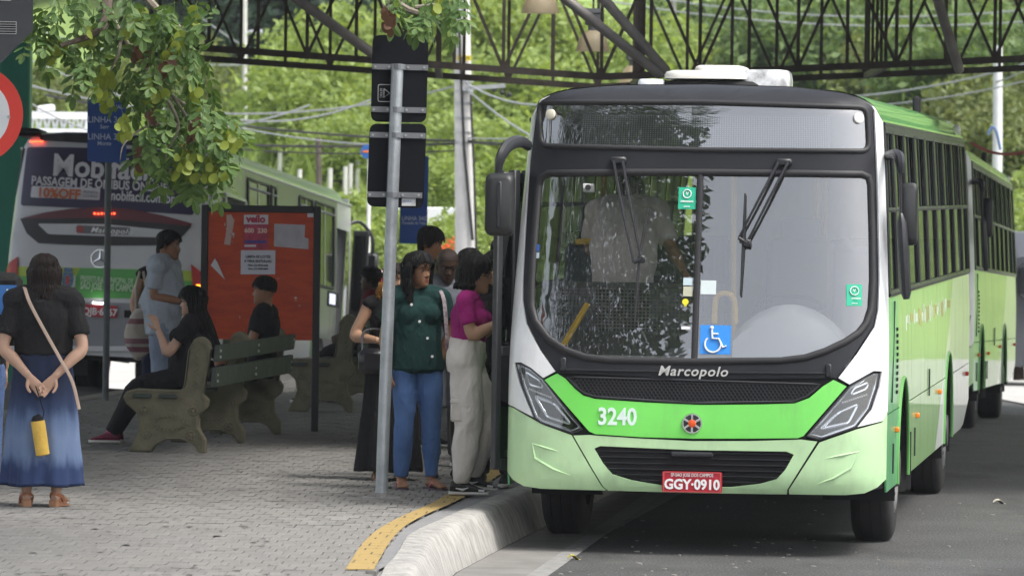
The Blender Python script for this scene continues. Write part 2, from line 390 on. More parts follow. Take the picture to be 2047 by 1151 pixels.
for i, (x0, x1, y0, y1) in enumerate(((-40, -2.5, 80, 112), (7.0, 40, 72, 112))):
    m = MB(); nx, ny = 12, 12; m.add([(x0+(x1-x0)*a/nx, y0+(y1-y0)*b/ny, gz(x0+(x1-x0)*a/nx, y0+(y1-y0)*b/ny)+.02) for b in range(ny+1) for a in range(nx+1)], [(b*(nx+1)+a, b*(nx+1)+a+1, (b+1)*(nx+1)+a+1, (b+1)*(nx+1)+a) for b in range(ny) for a in range(nx)]); m.build('concrete_yard', yard, smooth=True, fix=False, kind='structure')
# painted lane line on the road, worn
a = [on(1053, 1151, 0), on(1095, 1151, 0)]; dd = Vector((sin(AX), cos(AX), 0))*.85+Vector((0, .12, 0))
pts = []
for s in [-8+i*.5 for i in range(70)]:
    c = a[0]+Vector((.103, .99, 0))*s; pts.append(c)
strip([[(p.x, p.y, gz(p.x, p.y)+.004) for p in pts], [(p.x+.13, p.y, gz(p.x+.13, p.y)+.004) for p in pts]], 'lane_line', white_paint, kind='structure')
# concrete gutter apron beside the kerb
gut = M('gutter_concrete', (.19, .183, .172), .9, var=.2, vs=3, bump=.5, bs=70)
g0 = wave(R0, -.115); g1 = wave(R0, -.62)
strip([[(p[0], p[1], gz(*p)+.0035) for p in g1], [(p[0], p[1], gz(*p)+.004) for p in g0]], 'gutter', gut, kind='structure')
# grit, leaves and litter on the road: small real pieces
mb = MB(); rl = random.Random(11)
for i in range(110):
    px = rl.uniform(1080, 2040); py = rl.uniform(1000, 1150); p = on(px, py, 0); r = rl.uniform(.004, .012)
    if sax(p.x, p.y)[1] < TR+.2: continue
    mb.ball((p.x, p.y, gz(p.x, p.y)+r*.3), (r*rl.uniform(.8, 2.2), r*rl.uniform(1, 2.5), r*.5), 5, 3)
mb.build('road_grit', M('grit', (.22, .21, .19), .9), kind='stuff')
mb = MB()      # trodden gum and dirt spots on the paving
for i in range(150):
    px = rl.uniform(0, 780); py = rl.uniform(930, 1150); p = on(px, py); r = rl.uniform(.008, .026)
    if p.x > (xint(yl, p.y) or -1)-.05: continue
    mb.add([(p.x+r*cos(a)*rl.uniform(.7, 1.2), p.y+r*sin(a)*rl.uniform(.8, 1.6), PZ+.0046) for a in [2*pi*k/9 for k in range(9)]], [list(range(9))])
mb.build('gum_spots', M('gum_dark', (.085, .08, .075), .9), platform, kind='stuff', fix=False)
def litter(px, py, z, L, col, label):
    p = on(px, py, z); m = MB(); mm = []
    for i in range(6):
        t = i/5; mm.append((L*(t-.5), sin(t*pi)*L*.28, .012+.02*sin(t*5)))
    m.loft([[(x, -w, h), (x, 0, h+.008), (x, w, h)] for x, w, h in [(a, b+.002, c) for a, b, c in mm]], caps=False, closed=False)
    o = m.build('dry_leaf', M('litter_'+str(px), col, .8), label=label, cat='leaf'); o.location = (p.x, p.y, gz(p.x, p.y) if z == 0 else z); o.rotation_euler = (0, 0, .5)
    sol = o.modifiers.new('s', 'SOLIDIFY'); sol.thickness = .003
litter(1148, 1118, 0, .10, (.35, .30, .08), 'small yellowed dry leaf lying on the white lane line')
litter(1998, 1006, 0, .12, (.5, .46, .38), 'pale curled leaf lying alone on the asphalt beside the bus')
# ================================================================== the green bus (front view)
def lerp_tab(tab, z):
    if z <= tab[0][0]: return tab[0][1]
    for (a, b), (c, d) in zip(tab[:-1], tab[1:]):
        if z <= c: t = (z-a)/(c-a); return b+(d-b)*t
    return tab[-1][1]
YZ = [(.36, .12), (.40, .055), (.45, .02), (.52, .0), (.80, .0), (1.2, .04), (1.3, .06), (2.5, .30), (2.62, .325), (2.92, .375), (2.98, .41), (3.02, .47), (3.06, .58), (3.10, .80)]
def bw(z): return 1.25 if z < 1.3 else 1.25-.085*((z-1.3)/1.6)**1.3
def byu(u): a = min(1, abs(u)/1.255); return .35*(1-(1-a**5)**(1/2.2))
def Fy(u, z): return lerp_tab(YZ, z)+byu(u)
def front(u, z, off=0.):
    e = .004
    def p(u, z): return Vector((u*bw(z)/1.25, Fy(u, z), z))
    P = p(u, z); n = (p(u+e, z)-p(u-e, z)).cross(p(u, z+e)-p(u, z-e))
    n.normalize()
    if n.y > 0: n = -n
    return P+n*off
def zroof(u):   # roof cross-section height at lateral u
    a = abs(u)/1.25
    return lerp_tab([(0, 3.09), (.5, 3.075), (.75, 3.05), (.88, 3.015), (.95, 2.96), (1.0, 2.86)], a)
BD = 35.5; BP = at(1384, 845, BD); BUSM = Matrix.Translation((BP.x, BD, 0)) @ AXR; BUSI = BUSM.inverted()
def uz(px, py):      # photograph pixel on the bus front -> (u, z)
    o = BUSI @ Vector((0, 0, CAMH)); d = (BUSI.to_3x3() @ ray(px, py)); y = .1
    for _ in range(14):
        k = (y-o.y)/d.y; x, z = o.x+d.x*k, o.z+d.z*k; u = max(-1.2, min(1.2, x*1.25/bw(z))); y = .5*y+.5*Fy(u, z)
    return (x*1.25/bw(z), z)
def UZ(*pts): return [uz(*p) for p in pts]
def panel(name, outer, mats, parent, holes=(), off=0., th=.012, step=.07, surf=front, mi=0, smooth=True, **k):
    bm = bmesh.new(); es = []
    for loop in [outer]+list(holes):
        vs = [bm.verts.new((p[0], 0, p[1])) for p in loop]
        for i in range(len(vs)): es.append(bm.edges.new((vs[i], vs[(i+1) % len(vs)])))
    bmesh.ops.triangle_fill(bm, use_beauty=True, use_dissolve=False, edges=es)
    us = [p[0] for p in outer]; zs = [p[1] for p in outer]
    st = step if isinstance(step, tuple) else (step, step)
    for ax, lo, hi, sp in ((0, min(us), max(us), st[0]), (2, min(zs), max(zs), st[1])):
        q = math.floor(lo/sp)*sp+sp
        while q < hi-1e-5:
            co = [0, 0, 0]; co[ax] = q+1e-4; no = [0, 0, 0]; no[ax] = 1
            bmesh.ops.bisect_plane(bm, geom=bm.verts[:]+bm.edges[:]+bm.faces[:], plane_co=co, plane_no=no, dist=1e-5); q += sp
    bm.verts.index_update(); m = MB(); n = len(bm.verts)
    uv = [(v.co.x, v.co.z) for v in bm.verts]
    vs = [surf(a, b, off) for a, b in uv]+([surf(a, b, off-th) for a, b in uv] if th else [])
    fs = [[v.index for v in f.verts] for f in bm.faces]
    if th:
        fs += [[v.index+n for v in f.verts][::-1] for f in bm.faces]
        for e in bm.edges:
            if len(e.link_faces) == 1: a, b = e.verts[0].index, e.verts[1].index; fs.append([a, b, b+n, a+n])
    bm.free(); m.add(vs, fs, mi)
    return m.build(name, mats, parent, smooth=smooth, ang=35, **k)
def band(name, loop, r, mat, parent, surf=front, off=0., closed=True, n=6, dens=.05):
    pts = []
    L = loop+[loop[0]] if closed else loop
    for a, b in zip(L[:-1], L[1:]):
        k = max(1, int(sqrt((a[0]-b[0])**2+(a[1]-b[1])**2)/dens))
        for i in range(k): pts.append(surf(a[0]+(b[0]-a[0])*i/k, a[1]+(b[1]-a[1])*i/k, off))
    if not closed: pts.append(surf(*L[-1], off))
    m = MB(); rings = []; N = len(pts)
    for i in range(N):
        d = (pts[(i+1) % N]-pts[i-1]) if closed else (pts[min(i+1, N-1)]-pts[max(i-1, 0)]); d.normalize()
        a = d.cross(Vector((0, 1, 0)))
        if a.length < .1: a = d.cross(Vector((1, 0, 0)))
        a.normalize(); b = d.cross(a); rr = r if isinstance(r, tuple) else (r, r)
        rings.append([pts[i]+a*cos(2*pi*j/n)*rr[0]+b*sin(2*pi*j/n)*rr[1] for j in range(n)])
    if closed: rings.append(rings[0])
    m.loft(rings, caps=not closed); return m.build(name, mat, parent, smooth=True, ang=60)
def rnd(poly, r, k=4):      # round the corners of a polygon
    out = []; n = len(poly)
    for i in range(n):
        p = Vector(poly[i]); a = Vector(poly[i-1]); b = Vector(poly[(i+1) % n]); ra = min(r, (a-p).length*.45); rb_ = min(r, (b-p).length*.45)
        A = p+(a-p).normalized()*ra; B = p+(b-p).normalized()*rb_
        for j in range(k+1): t = j/k; q = A*(1-t)**2+p*2*t*(1-t)+B*t*t; out.append((q.x, q.y))
    return out
# --- paints
def paint(name, col, dirt=.12, rough=.32):
    m = M(name, col, rough, vs=2.2, col2=tuple(c*.86+.012 for c in col), coat=.35)
    return m
def grime(m):
    t = m.node_tree; b = t.nodes['Principled BSDF']; src = b.inputs['Base Color'].links[0].from_socket; tc = nn(t, 'ShaderNodeTexCoord'); mp = nn(t, 'ShaderNodeMapping'); mp.inputs['Scale'].default_value = (1, 1, .35); n = nn(t, 'ShaderNodeTexNoise'); n.inputs['Scale'].default_value = 5; n.inputs['Detail'].default_value = 9; n.inputs['Roughness'].default_value = .7
    t.links.new(tc.outputs['Object'], mp.inputs[0]); t.links.new(mp.outputs[0], n.inputs['Vector']); mr = nn(t, 'ShaderNodeMapRange'); mr.inputs['From Min'].default_value = .5; mr.inputs['From Max'].default_value = .85; mr.inputs['To Max'].default_value = .34; t.links.new(n.outputs['Fac'], mr.inputs[0])
    x = nn(t, 'ShaderNodeMix'); x.data_type = 'RGBA'; x.inputs['B'].default_value = (.16, .145, .12, 1); t.links.new(mr.outputs[0], x.inputs['Factor']); t.links.new(src, x.inputs['A']); t.links.new(x.outputs['Result'], b.inputs['Base Color'])
    rr = nn(t, 'ShaderNodeMapRange'); rr.inputs['To Min'].default_value = .22; rr.inputs['To Max'].default_value = .5; t.links.new(n.outputs['Fac'], rr.inputs[0]); t.links.new(rr.outputs[0], b.inputs['Roughness']); return m
P_green = paint('paint_bright_green', (.17, .70, .10)); P_pale = paint('paint_pale_green', (.51, .75, .42)); P_white = paint('paint_white', (.86, .87, .88))
P_cove = paint('paint_leaf_green', (.12, .36, .09)); P_teal = paint('paint_teal_green', (.10, .40, .16))
blackp = M('black_satin_plastic', (.022, .023, .027), .42, var=.2, vs=3); rubber = M('black_rubber', (.016, .016, .018), .55); seam_m = M('seam_black', (.006, .006, .007), .8)
graymask = M('grey_black_mask', (.015, .016, .020), .5, var=.15, vs=2, spec=.3)
chrome = M('chrome', (.75, .76, .78), .14, 1.0); lens = glass('lamp_lens', (.93, .95, .97), .12); lampgrey = M('lamp_grey', (.30, .29, .26), .3, .3)
lampwhite = M('lamp_white', (.75, .75, .72), .35); orange = M('amber_lens', (.85, .22, .02), .25); redl = M('red_lens', (.45, .01, .01), .25)
tyre_m = M('tyre_rubber', (.018, .018, .019), .85, var=.25, vs=8, bump=.4, bs=50); rim_m = M('steel_rim', (.09, .09, .092), .55, .3, var=.2, vs=6)
ws_glass = glass('windscreen_glass', (.95, .96, .96), .21, 0., smear=.03); sign_glass = glass('sign_glass', (.55, .57, .6), .28, 0., smear=.05)
side_glass = glass('side_glass', (.16, .18, .175), .05, .02, top=.34)
platered = M('plate_red', (.42, .012, .03), .4, var=.12, vs=20); white_l = M('white_lettering', (.8, .8, .8), .5); alu = M('aluminium', (.55, .56, .57), .35, .8, var=.1, vs=9)
def side_paint():
    m = bpy.data.materials.new('side_livery'); m.use_nodes = True; t = m.node_tree; b = t.nodes['Principled BSDF']; b.inputs['Roughness'].default_value = .25; b.inputs['Coat Weight'].default_value = .5
    tc = nn(t, 'ShaderNodeTexCoord'); sx = nn(t, 'ShaderNodeSeparateXYZ'); t.links.new(tc.outputs['Object'], sx.inputs[0])
    # two slanted colour fields along the side: green, then a white sweep towards the rear
    def line(ky, kz, c):
        a = nn(t, 'ShaderNodeMath'); a.operation = 'MULTIPLY'; a.inputs[1].default_value = kz; t.links.new(sx.outputs['Z'], a.inputs[0])
        d = nn(t, 'ShaderNodeMath'); d.operation = 'MULTIPLY_ADD'; d.inputs[1].default_value = ky; t.links.new(sx.outputs['Y'], d.inputs[0]); t.links.new(a.outputs[0], d.inputs[2])
        g = nn(t, 'ShaderNodeMath'); g.operation = 'GREATER_THAN'; g.inputs[1].default_value = c; t.links.new(d.outputs[0], g.inputs[0]); return g
    def mix(f, A, B):
        x = nn(t, 'ShaderNodeMix'); x.data_type = 'RGBA'; t.links.new(f.outputs[0], x.inputs['Factor'])
        for s_, v in (('A', A), ('B', B)):
            if isinstance(v, tuple): x.inputs[s_].default_value = (*v, 1)
            else: t.links.new(v.outputs['Result'], x.inputs[s_])
        return x
    x = mix(line(1, -2.0, 5.4), (.21, .38, .15), (.60, .62, .62))
    x = mix(line(1, -2.2, 8.8), x, (.60, .62, .62))
    t.links.new(x.outputs['Result'], b.inputs['Base Color']); m.diffuse_color = (.3, .6, .2, 1); return m
P_side = grime(side_paint())
for m_ in (P_pale, P_white, P_green, P_teal): grime(m_)
bus = empty('city_bus', (BP.x, BD, 0), -AX, 'light green and white city bus numbered 3240, its door open to boarding passengers', 'bus')
bus.rotation_euler = (0, 0, -AX)
# --- outlines measured on the photograph
ws_o = UZ((1077, 372), (1082, 356), (1096, 347), (1250, 345), (1400, 345), (1600, 347), (1722, 349), (1736, 355), (1740, 370), (1743, 470), (1744, 560), (1741, 615), (1732, 645), (1718, 664), (1690, 683), (1650, 702), (1610, 715), (1560, 721), (1384, 723), (1220, 720), (1170, 714), (1130, 700), (1095, 676), (1070, 642), (1062, 612), (1063, 560), (1070, 460))
sg_o = rnd(UZ((1078, 206), (1400, 205), (1733, 216), (1737, 303), (1400, 300), (1082, 292)), .06)
mask_o = UZ((1113, 744), (1082, 700), (1054, 645), (1047, 600), (1047, 560), (1053, 440), (1060, 322), (1072, 230))
ml = uz(1083, 200); mask_o += [(ml[0], ml[1]), (-1.10, zroof(1.10)-.008)]
mask_o += [(u, zroof(u)-.004) for u in (-1.0, -.8, -.6, -.3, 0, .3, .6, .8, 1.0)]
mask_o += [(1.10, zroof(1.10)-.008)]+UZ((1744, 215), (1750, 359), (1754, 560), (1752, 620), (1745, 652), (1710, 705), (1672, 755), (1384, 758))
panel('front_mask', mask_o, graymask, bus, holes=[ws_o, sg_o], th=.02, step=.06)
# backing shell for the shut lines
back_o = [(-1.245, .45), (-1.1, .42), (1.1, .42), (1.245, .45), (1.245, 1.2), (1.15, 1.25), (-1.15, 1.25), (-1.245, 1.2)]
panel('shut_line_backing', back_o, seam_m, bus, off=-.02, th=.01, step=.08)
hood = UZ((1089, 759), (1114, 746), (1131, 757), (1150, 777), (1166, 790), (1190, 797), (1290, 804), (1400, 809), (1520, 808), (1589, 806), (1618, 795), (1645, 772), (1666, 759), (1692, 772), (1606, 871), (1595, 875), (1500, 876), (1384, 876), (1280, 873), (1190, 867), (1178, 862))
panel('hood_panel', hood, P_green, bus, off=.004)
grille = UZ((1134, 753), (1384, 760), (1640, 768), (1614, 791), (1587, 802), (1384, 805), (1192, 793), (1168, 786), (1152, 773))
panel('grille_backing', grille, M('grille_black', (.010, .010, .011), .7), bus, off=-.012, th=.008)
# hexagonal grille mesh: real bars
mb = MB(); gu0, gz0 = min(p[0] for p in grille), min(p[1] for p in grille); gu1, gz1 = max(p[0] for p in grille), max(p[1] for p in grille)
def inpoly(p, poly):
    c = False; j = len(poly)-1
    for i in range(len(poly)):
        a, b = poly[i], poly[j]
        if (a[1] > p[1]) != (b[1] > p[1]) and p[0] < (b[0]-a[0])*(p[1]-a[1])/(b[1]-a[1])+a[0]: c = not c
        j = i
    return c
h = .026; r = 0
zz = gz0-.01
while zz < gz1:
    uu = gu0+(h/2 if r % 2 else 0)
    while uu < gu1:
        c = (uu, zz)
        hx = [(uu+.0125*cos(radians(30+60*k)), zz+.0095*sin(radians(30+60*k))) for k in range(6)]
        if inpoly(c, grille):
            for a, b in zip(hx, hx[1:]+hx[:1]):
                if a[1] >= zz-.006 or True: mb.bar(front(*a, -.004), front(*b, -.004), .0035, .008, up=(0, 1, 0))
        uu += h
    zz += .0185; r += 1
mb.build('grille_mesh', blackp, bus)
band('grille_frame', grille, (.008, .008), blackp, bus, off=.002)
# white corner pillars
seamL = uz(1068, 836)
wl = [(-1.25, .955), (-1.2, .945)]+UZ((1066, 833), (1060, 818), (1038, 765), (1028, 724), (1042, 724), (1062, 735), (1086, 755), (1110, 742), (1080, 700), (1052, 646), (1044, 600), (1044, 560), (1050, 440), (1057, 322), (1069, 230))+[(ml[0]-.012, ml[1]), (-1.115, zroof(1.115)-.01), (-1.18, zroof(1.18)-.006), (-1.25, 2.85), (-1.25, 1.8)]
panel('corner_panel', wl, P_white, bus, step=(.03, .09), off=.002)
wr = [(1.25, .955)]+UZ((1764, 841), (1714, 853), (1743, 818), (1758, 774), (1763, 742), (1746, 741), (1698, 768), (1676, 755), (1714, 706), (1749, 653), (1756, 620), (1758, 560), (1754, 359), (1748, 215))+[(1.115, zroof(1.115)-.01), (1.18, zroof(1.18)-.006), (1.25, 2.85), (1.25, 1.8)]
panel('corner_panel', wr, P_white, bus, step=(.03, .09), off=.002)
# bumper: centre with air intake, two corners
intake = UZ((1188, 896), (1200, 891), (1384, 899), (1572, 902), (1587, 908), (1570, 938), (1552, 958), (1520, 967), (1460, 974), (1384, 976), (1316, 969), (1262, 960), (1224, 948), (1205, 925))
bz = .415
bc = UZ((1146, 870), (1178, 869), (1280, 876), (1384, 881), (1500, 881), (1600, 878), (1634, 882), (1574, 978))+[(.62, bz), (0, bz-.005), (-.55, bz)]+UZ((1206, 972))
panel('bumper', bc, P_pale, bus, holes=[intake], step=.05)
bl = [(-1.25, .945), (-1.2, .935)]+UZ((1068, 839), (1082, 847), (1142, 869), (1203, 972))+[(-.565, bz), (-1.0, bz), (-1.12, bz+.012), (-1.2, bz+.05), (-1.25, bz+.1)]
panel('bumper_corner', bl, P_pale, bus, step=(.04, .06))
br = [(1.25, .945), (1.25, bz+.1), (1.2, bz+.05), (1.12, bz+.012), (1.0, bz), (.635, bz)]+UZ((1577, 979), (1638, 884), (1712, 858), (1764, 844))
panel('bumper_corner', br, P_pale, bus, step=(.04, .06))
panel('intake_backing', intake, M('intake_black', (.008, .008, .009), .8), bus, off=-.05, th=.01)
for k in range(6):     # intake slats
    z = .475+k*.0375
    cu = [u for u in [i*.01-1 for i in range(200)] if inpoly((u, z), intake)]
    if not cu: continue
    m = MB(); us = [cu[0]-.015+(cu[-1]-cu[0]+.03)*i/24 for i in range(25)]
    m.loft([[front(u, z+.012, -.002), front(u, z+.016, -.012), front(u, z-.012, -.045), front(u, z-.014, -.035)] for u in us])
    m.build('intake_slat', blackp, bus, smooth=True)
c = uz(1384, 908); m = MB(); m.tube([front(u, c[1], .004) for u in (-.14, -.13, .13, .14)], [(.004, .004), (.013, .017), (.013, .017), (.004, .004)], 8); m.build('bumper_handle', blackp, bus, smooth=True)
# moulded fog-lamp recesses on the bumper corners
for s, pts in ((-1, ((1064, 886), (1116, 902), (1070, 915), (1140, 950))), (1, ((1718, 902), (1650, 916), (1700, 935), (1634, 967)))):
    a = UZ(*pts)
    m = MB(); ring = [a[0], a[1]]
    m.tube([front(*a[0], .0), front((a[0][0]+a[1][0])/2, (a[0][1]+a[1][1])/2+.0, .004), front(*a[1], -.001)], [.003, .008, .003], 6)
    m.tube([front(*a[0], .0), front(*a[2], .004), front((a[2][0]+a[3][0])/2, (a[2][1]+a[3][1])/2-.012, .004), front(*a[3], -.001)], [.004, .009, .008, .002], 6)
    m.build('bumper_moulding', P_pale, bus, smooth=True)
# headlights
for s, o, ups, drl, low in (
    (-1, ((1031, 727), (1041, 727), (1061, 737), (1085, 757), (1163, 857), (1144, 865), (1082, 844), (1069, 835), (1041, 763)), ((1047, 742), (1076, 760), (1084, 775), (1056, 768)), ((1053, 772), (1096, 790), (1102, 797), (1058, 782)), ((1066, 790), (1106, 806), (1140, 847), (1092, 832))),
    (1, ((1759, 745), (1747, 745), (1700, 772), (1613, 871), (1638, 878), (1710, 853), (1739, 817), (1754, 774)), ((1740, 763), (1710, 775), (1702, 789), (1736, 776)), ((1737, 783), (1690, 800), (1682, 808), (1732, 794)), ((1718, 807), (1676, 825), (1640, 857), (1698, 844)))):
    H = empty('headlight'); H.parent = bus
    O = UZ(*o); panel('housing', O, M('lamp_reflector', (.34, .34, .35), .28, .6), H, off=-.035, th=.02, step=.03)
    band('bezel', O, (.007, .014), blackp, H, off=-.008)
    i1 = [(p[0]*.94+sum(q[0] for q in O)/len(O)*.06, p[1]*.94+sum(q[1] for q in O)/len(O)*.06) for p in O]
    band('chrome_trim', i1, (.013, .012), chrome, H, off=-.02)
    for nm, pl, mt, rr in (('main_lamp', low, lampgrey, .012), ('turn_lamp', ups, lampwhite, .009)):
        q = rnd(UZ(*pl), .02); panel(nm, q, mt, H, off=-.024, th=.01, step=.03); band('lamp_ring', q, (rr, .012), chrome, H, off=-.02)
    q = UZ(*drl); m = MB()
    for k in range(12):
        t = k/11; a = Vector(q[0]).lerp(Vector(q[1]), t); b = Vector(q[3]).lerp(Vector(q[2]), t); cc = (a+b)/2
        m.ball(front(cc.x, cc.y, -.018), (.007, .008, .007), 6, 4)
    m.build('daytime_lamp', lampwhite, H)
    panel('lens_cover', O, lens, H, off=-.002, th=0, step=.03)
# windscreen: two panes, divider, rubber
cu_ = uz(1390, 345)[0]; cb = uz(1384, 722)[0]
mid = .0
def clip(poly, u0, sgn):
    out = []; n = len(poly)
    for i in range(n):
        a, b = poly[i], poly[(i+1) % n]; ia, ib = (a[0]-u0)*sgn >= 0, (b[0]-u0)*sgn >= 0
        if ia: out.append(a)
        if ia != ib: t = (u0-a[0])/(b[0]-a[0]); out.append((u0, a[1]+(b[1]-a[1])*t))
    return out
def wflat(sgn):      # each pane is one gently bent sheet
    def f(u, z, off=0.):
        p = front(u, z, off); return p
    return f
for sgn in (-1, 1): panel('windscreen_pane', clip(ws_o, mid+sgn*.012, sgn), ws_glass, bus, off=-.008, th=0, step=.08, surf=wflat(sgn))
zt, zb = uz(1390, 346)[1], uz(1384, 722)[1]
m = MB(); m.tube([front(mid, zb+(zt-zb)*i/10, -.002) for i in range(11)], (.02, .012), 8) if False else m.tube([front(mid, zb+(zt-zb)*i/10, -.002) for i in range(11)], [(.021, .013)]*11, 8, side=(1, 0, 0)); m.build('windscreen_divider', rubber, bus, smooth=True)
band('windscreen_rubber', ws_o, (.024, .014), rubber, bus, off=.002, n=8)
band('sign_rubber', sg_o, (.018, .012), rubber, bus, off=.002, n=8)
panel('sign_pane', sg_o, sign_glass, bus, off=-.006, th=0, step=.08)
panel('sign_backing', [(p[0]*1.02, p[1]+(.02 if p[1] > 2.75 else -.02)) for p in sg_o], M('sign_box', (.035, .037, .042), .6), bus, off=-.075, th=.01)
led = M('led_board', (.16, .165, .17), .6); L = UZ((1158, 226), (1662, 228), (1662, 299), (1158, 292))
panel('display_board', L, led, bus, off=-.055, th=.01)
m = MB(); (u0, z0), (u1, z1) = (min(p[0] for p in L), min(p[1] for p in L)), (max(p[0] for p in L), max(p[1] for p in L))
nu_, nz_ = 104, 15
for i in range(nu_):
    for j in range(nz_):
        u = u0+.02+(u1-u0-.04)*i/(nu_-1); z = z0+.02+(z1-z0-.04)*j/(nz_-1); p = front(u, z, -.051)
        m.add([p+Vector((-.0035, 0, -.0035)), p+Vector((.0035, 0, -.0035)), p+Vector((.0035, 0, .0035)), p+Vector((-.0035, 0, .0035))], [(0, 1, 2, 3)])
m.build('display_diodes', M('diode', (.5, .5, .5), .4), bus, kind='stuff')
for px, py in ((1101, 229), (1716, 237)):
    u, z = uz(px, py); m = MB(); m.tube([front(u, z, -.004), front(u, z, .012), front(u, z, .018)], [.036, .034, .02], 20); m.build('marker_lamp', M('lamp_cream', (.72, .68, .55), .35) if px < 1400 else lampwhite, bus, smooth=True)
# shut line of the lower mask and hood hinges
band('mask_moulding', UZ((1120, 738), (1384, 744), (1660, 746)), (.006, .012), blackp, bus, off=.006, closed=False)
for px, py in ((1127, 728), (1656, 741)):
    u, z = uz(px, py); m = MB(); m.box(front(u, z, .01), (.035, .03, .085), bv=.006); m.build('hood_hinge', blackp, bus, smooth=True)
# wipers
for (a, b, piv), bl in (((((1228, 325), (1268, 527)), ((1246, 325), (1283, 520)), (1237, 322)), ((1298, 415), (1279, 520), (1270, 645))), ((((1557, 327), (1478, 478)), ((1576, 327), (1494, 488)), (1567, 326)), ((1490, 388), (1487, 480), (1481, 592)))):
    Wp = empty('wiper'); Wp.parent = bus; m = MB()
    for q in (a, b):
        A, B = uz(*q[0]), uz(*q[1]); m.tube([front(A[0]+(B[0]-A[0])*t, A[1]+(B[1]-A[1])*t, .035+.03*sin(pi*t)) for t in (0, .25, .5, .75, 1)], [.011, .010, .009, .008, .009], 6)
    m.build('wiper_arm', blackp, Wp, smooth=True)
    P = uz(*piv); m = MB(); m.box(front(*P, .02), (.11, .04, .05), bv=.012); m.build('wiper_pivot', blackp, Wp, smooth=True)
    m = MB(); q = [uz(*p) for p in bl]; m.tube([front(*q[0], .02), front(*q[1], .03), front(*q[2], .02)], [.006, .010, .006], 6, sub=4); m.build('wiper_blade', rubber, Wp, smooth=True)
    e = uz(*b[1]); m = MB(); m.tube([front(*uz(*a[1]), .04), front(*e, .04)], .013, 8); m.box(front(*e, .035), (.05, .03, .05), bv=.008); m.build('wiper_joint', blackp, Wp, smooth=True)
# plate, number, maker's name, badge
u, z = uz(1384, 961); PL = empty('number_plate'); PL.parent = bus; pp = front(u, z, .02); PL.location = pp
m = MB(); m.prism(rrect(-.196, -.068, .196, .068, .012), -.004, .006); m.build('plate', platered, PL)
m = MB()
for x in (-.185, .185): m.box((x, -.006, 0), (.006, .006, .12))
for zz in (-.062, .062): m.box((0, -.006, zz), (.376, .006, .004))
m.build('plate_rim', M('plate_rim', (.55, .1, .1), .4), PL)
put_text('GGY·0910', .090, white_l, (0, -.008, -.018), PL, off=.003, sx=.93, space=1.0); put_text('SP-SAO JOSE DOS CAMPOS', .032, white_l, (0, -.008, .045), PL, sx=.72)
u, z = uz(1234, 834); put_text('3240', .155, M('fleet_white', (.72, .85, .8), .5), front(u, z, .008), bus, off=.004, rot=(pi/2-.02, 0, 0), sx=.83)
u, z = uz(1385, 743); put_text('Marcopolo', .088, M('silver_letter', (.62, .62, .6), .35, .3), front(u, z, .014), bus, off=.0015, shear=.25, space=1.12, ext=.003, sx=1.06)
u, z = uz(1384, 846); BG = empty('front_badge'); BG.parent = bus; BG.location = front(u, z, .006)
m = MB(); m.tube([(0, .004, 0), (0, -.012, 0)], [.068, .064], 28); m.build('badge_ring', chrome, BG, smooth=True)
m = MB(); m.tube([(0, -.010, 0), (0, -.015, 0)], [.058, .056], 28); m.build('badge_disc', blackp, BG, smooth=True)
m = MB()
for k in range(6):
    a = pi/2+k*pi/3; m.bar((cos(a)*.02, -.016, sin(a)*.02), (cos(a)*.058, -.016, sin(a)*.058), .014, .006, up=(0, 1, 0))
m.build('badge_star', chrome, BG)
m = MB(); m.tube([(0, -.014, 0), (0, -.024, 0), (0, -.027, 0)], [.027, .025, .015], 20); m.build('badge_button', M('badge_orange', (.75, .10, .02), .3), BG, smooth=True)
# stickers on the glass
def sticker(px0, py0, px1, py1, col, name='sticker', off=.0, lines=(), label=None):
    a, b = uz(px0, py0), uz(px1, py1); q = [(a[0], a[1]), (b[0], a[1]), (b[0], b[1]), (a[0], b[1])]
    o = panel(name, q, M('sticker_%d_%d' % (px0, py0), col, .5, var=.05, vs=30), bus, off=off-.004, th=.002, step=.5)
    for body, size, fx, fz, c in lines:
        p = front(a[0]+(b[0]-a[0])*fx, a[1]+(b[1]-a[1])*fz, off); t = put_text(body, size, M('stk_'+str(c), c, .5), p, bus, ext=.0006, rot=(pi/2-.2, 0, 0), off=.0008)
    return o
W_ = (.8, .82, .8)
for x0, y0, x1, y1 in ((1357, 374, 1390, 418), (1692, 568, 1724, 611)):
    sticker(x0, y0, x1, y1, (.02, .42, .25), lines=(('APROVADO', .0155, .5, .66, W_), ('V', .030, .5, .30, W_), ('▬▬ ▬', .012, .5, .88, W_)))
    c = uz((x0+x1)/2, y0+(y1-y0)*.31); m = MB(); ring = [(c[0]+.027*cos(2*pi*k/20), c[1]+.027*sin(2*pi*k/20)) for k in range(20)]
    band('sticker_emblem', ring, .0035, white_l, bus, off=.0)
o = sticker(1400, 649, 1460, 708, (.03, .25, .72)); hp = uz(1430, 679)
c = lambda px, py: front(*uz(px, py), .002)
m = MB(); cx_, cy_ = 1425, 688
m.tube([c(cx_+16*cos(radians(a)), cy_+16*sin(radians(a))) for a in range(-10, 236, 12)][::1], .006, 6)
m.tube([c(1423, 657), c(1424, 676), c(1437, 677), c(1445, 694), c(1452, 691)], .0065, 6); m.tube([c(1424, 667), c(1436, 667)], .0055, 6); m.ball(c(1423, 655), .013, 10, 6)
m.build('wheelchair_symbol', white_l, bus, smooth=True)
sticker(1401, 560, 1431, 588, (.62, .70, .70)); sticker(1366, 555, 1384, 570, (.5, .62, .66)); sticker(1366, 572, 1384, 592, (.5, .5, .38)); sticker(1362, 652, 1380, 658, (.75, .75, .75))
sticker(1063, 488, 1076, 502, (.05, .15, .6)); sticker(1063, 504, 1076, 516, (.55, .65, .75))
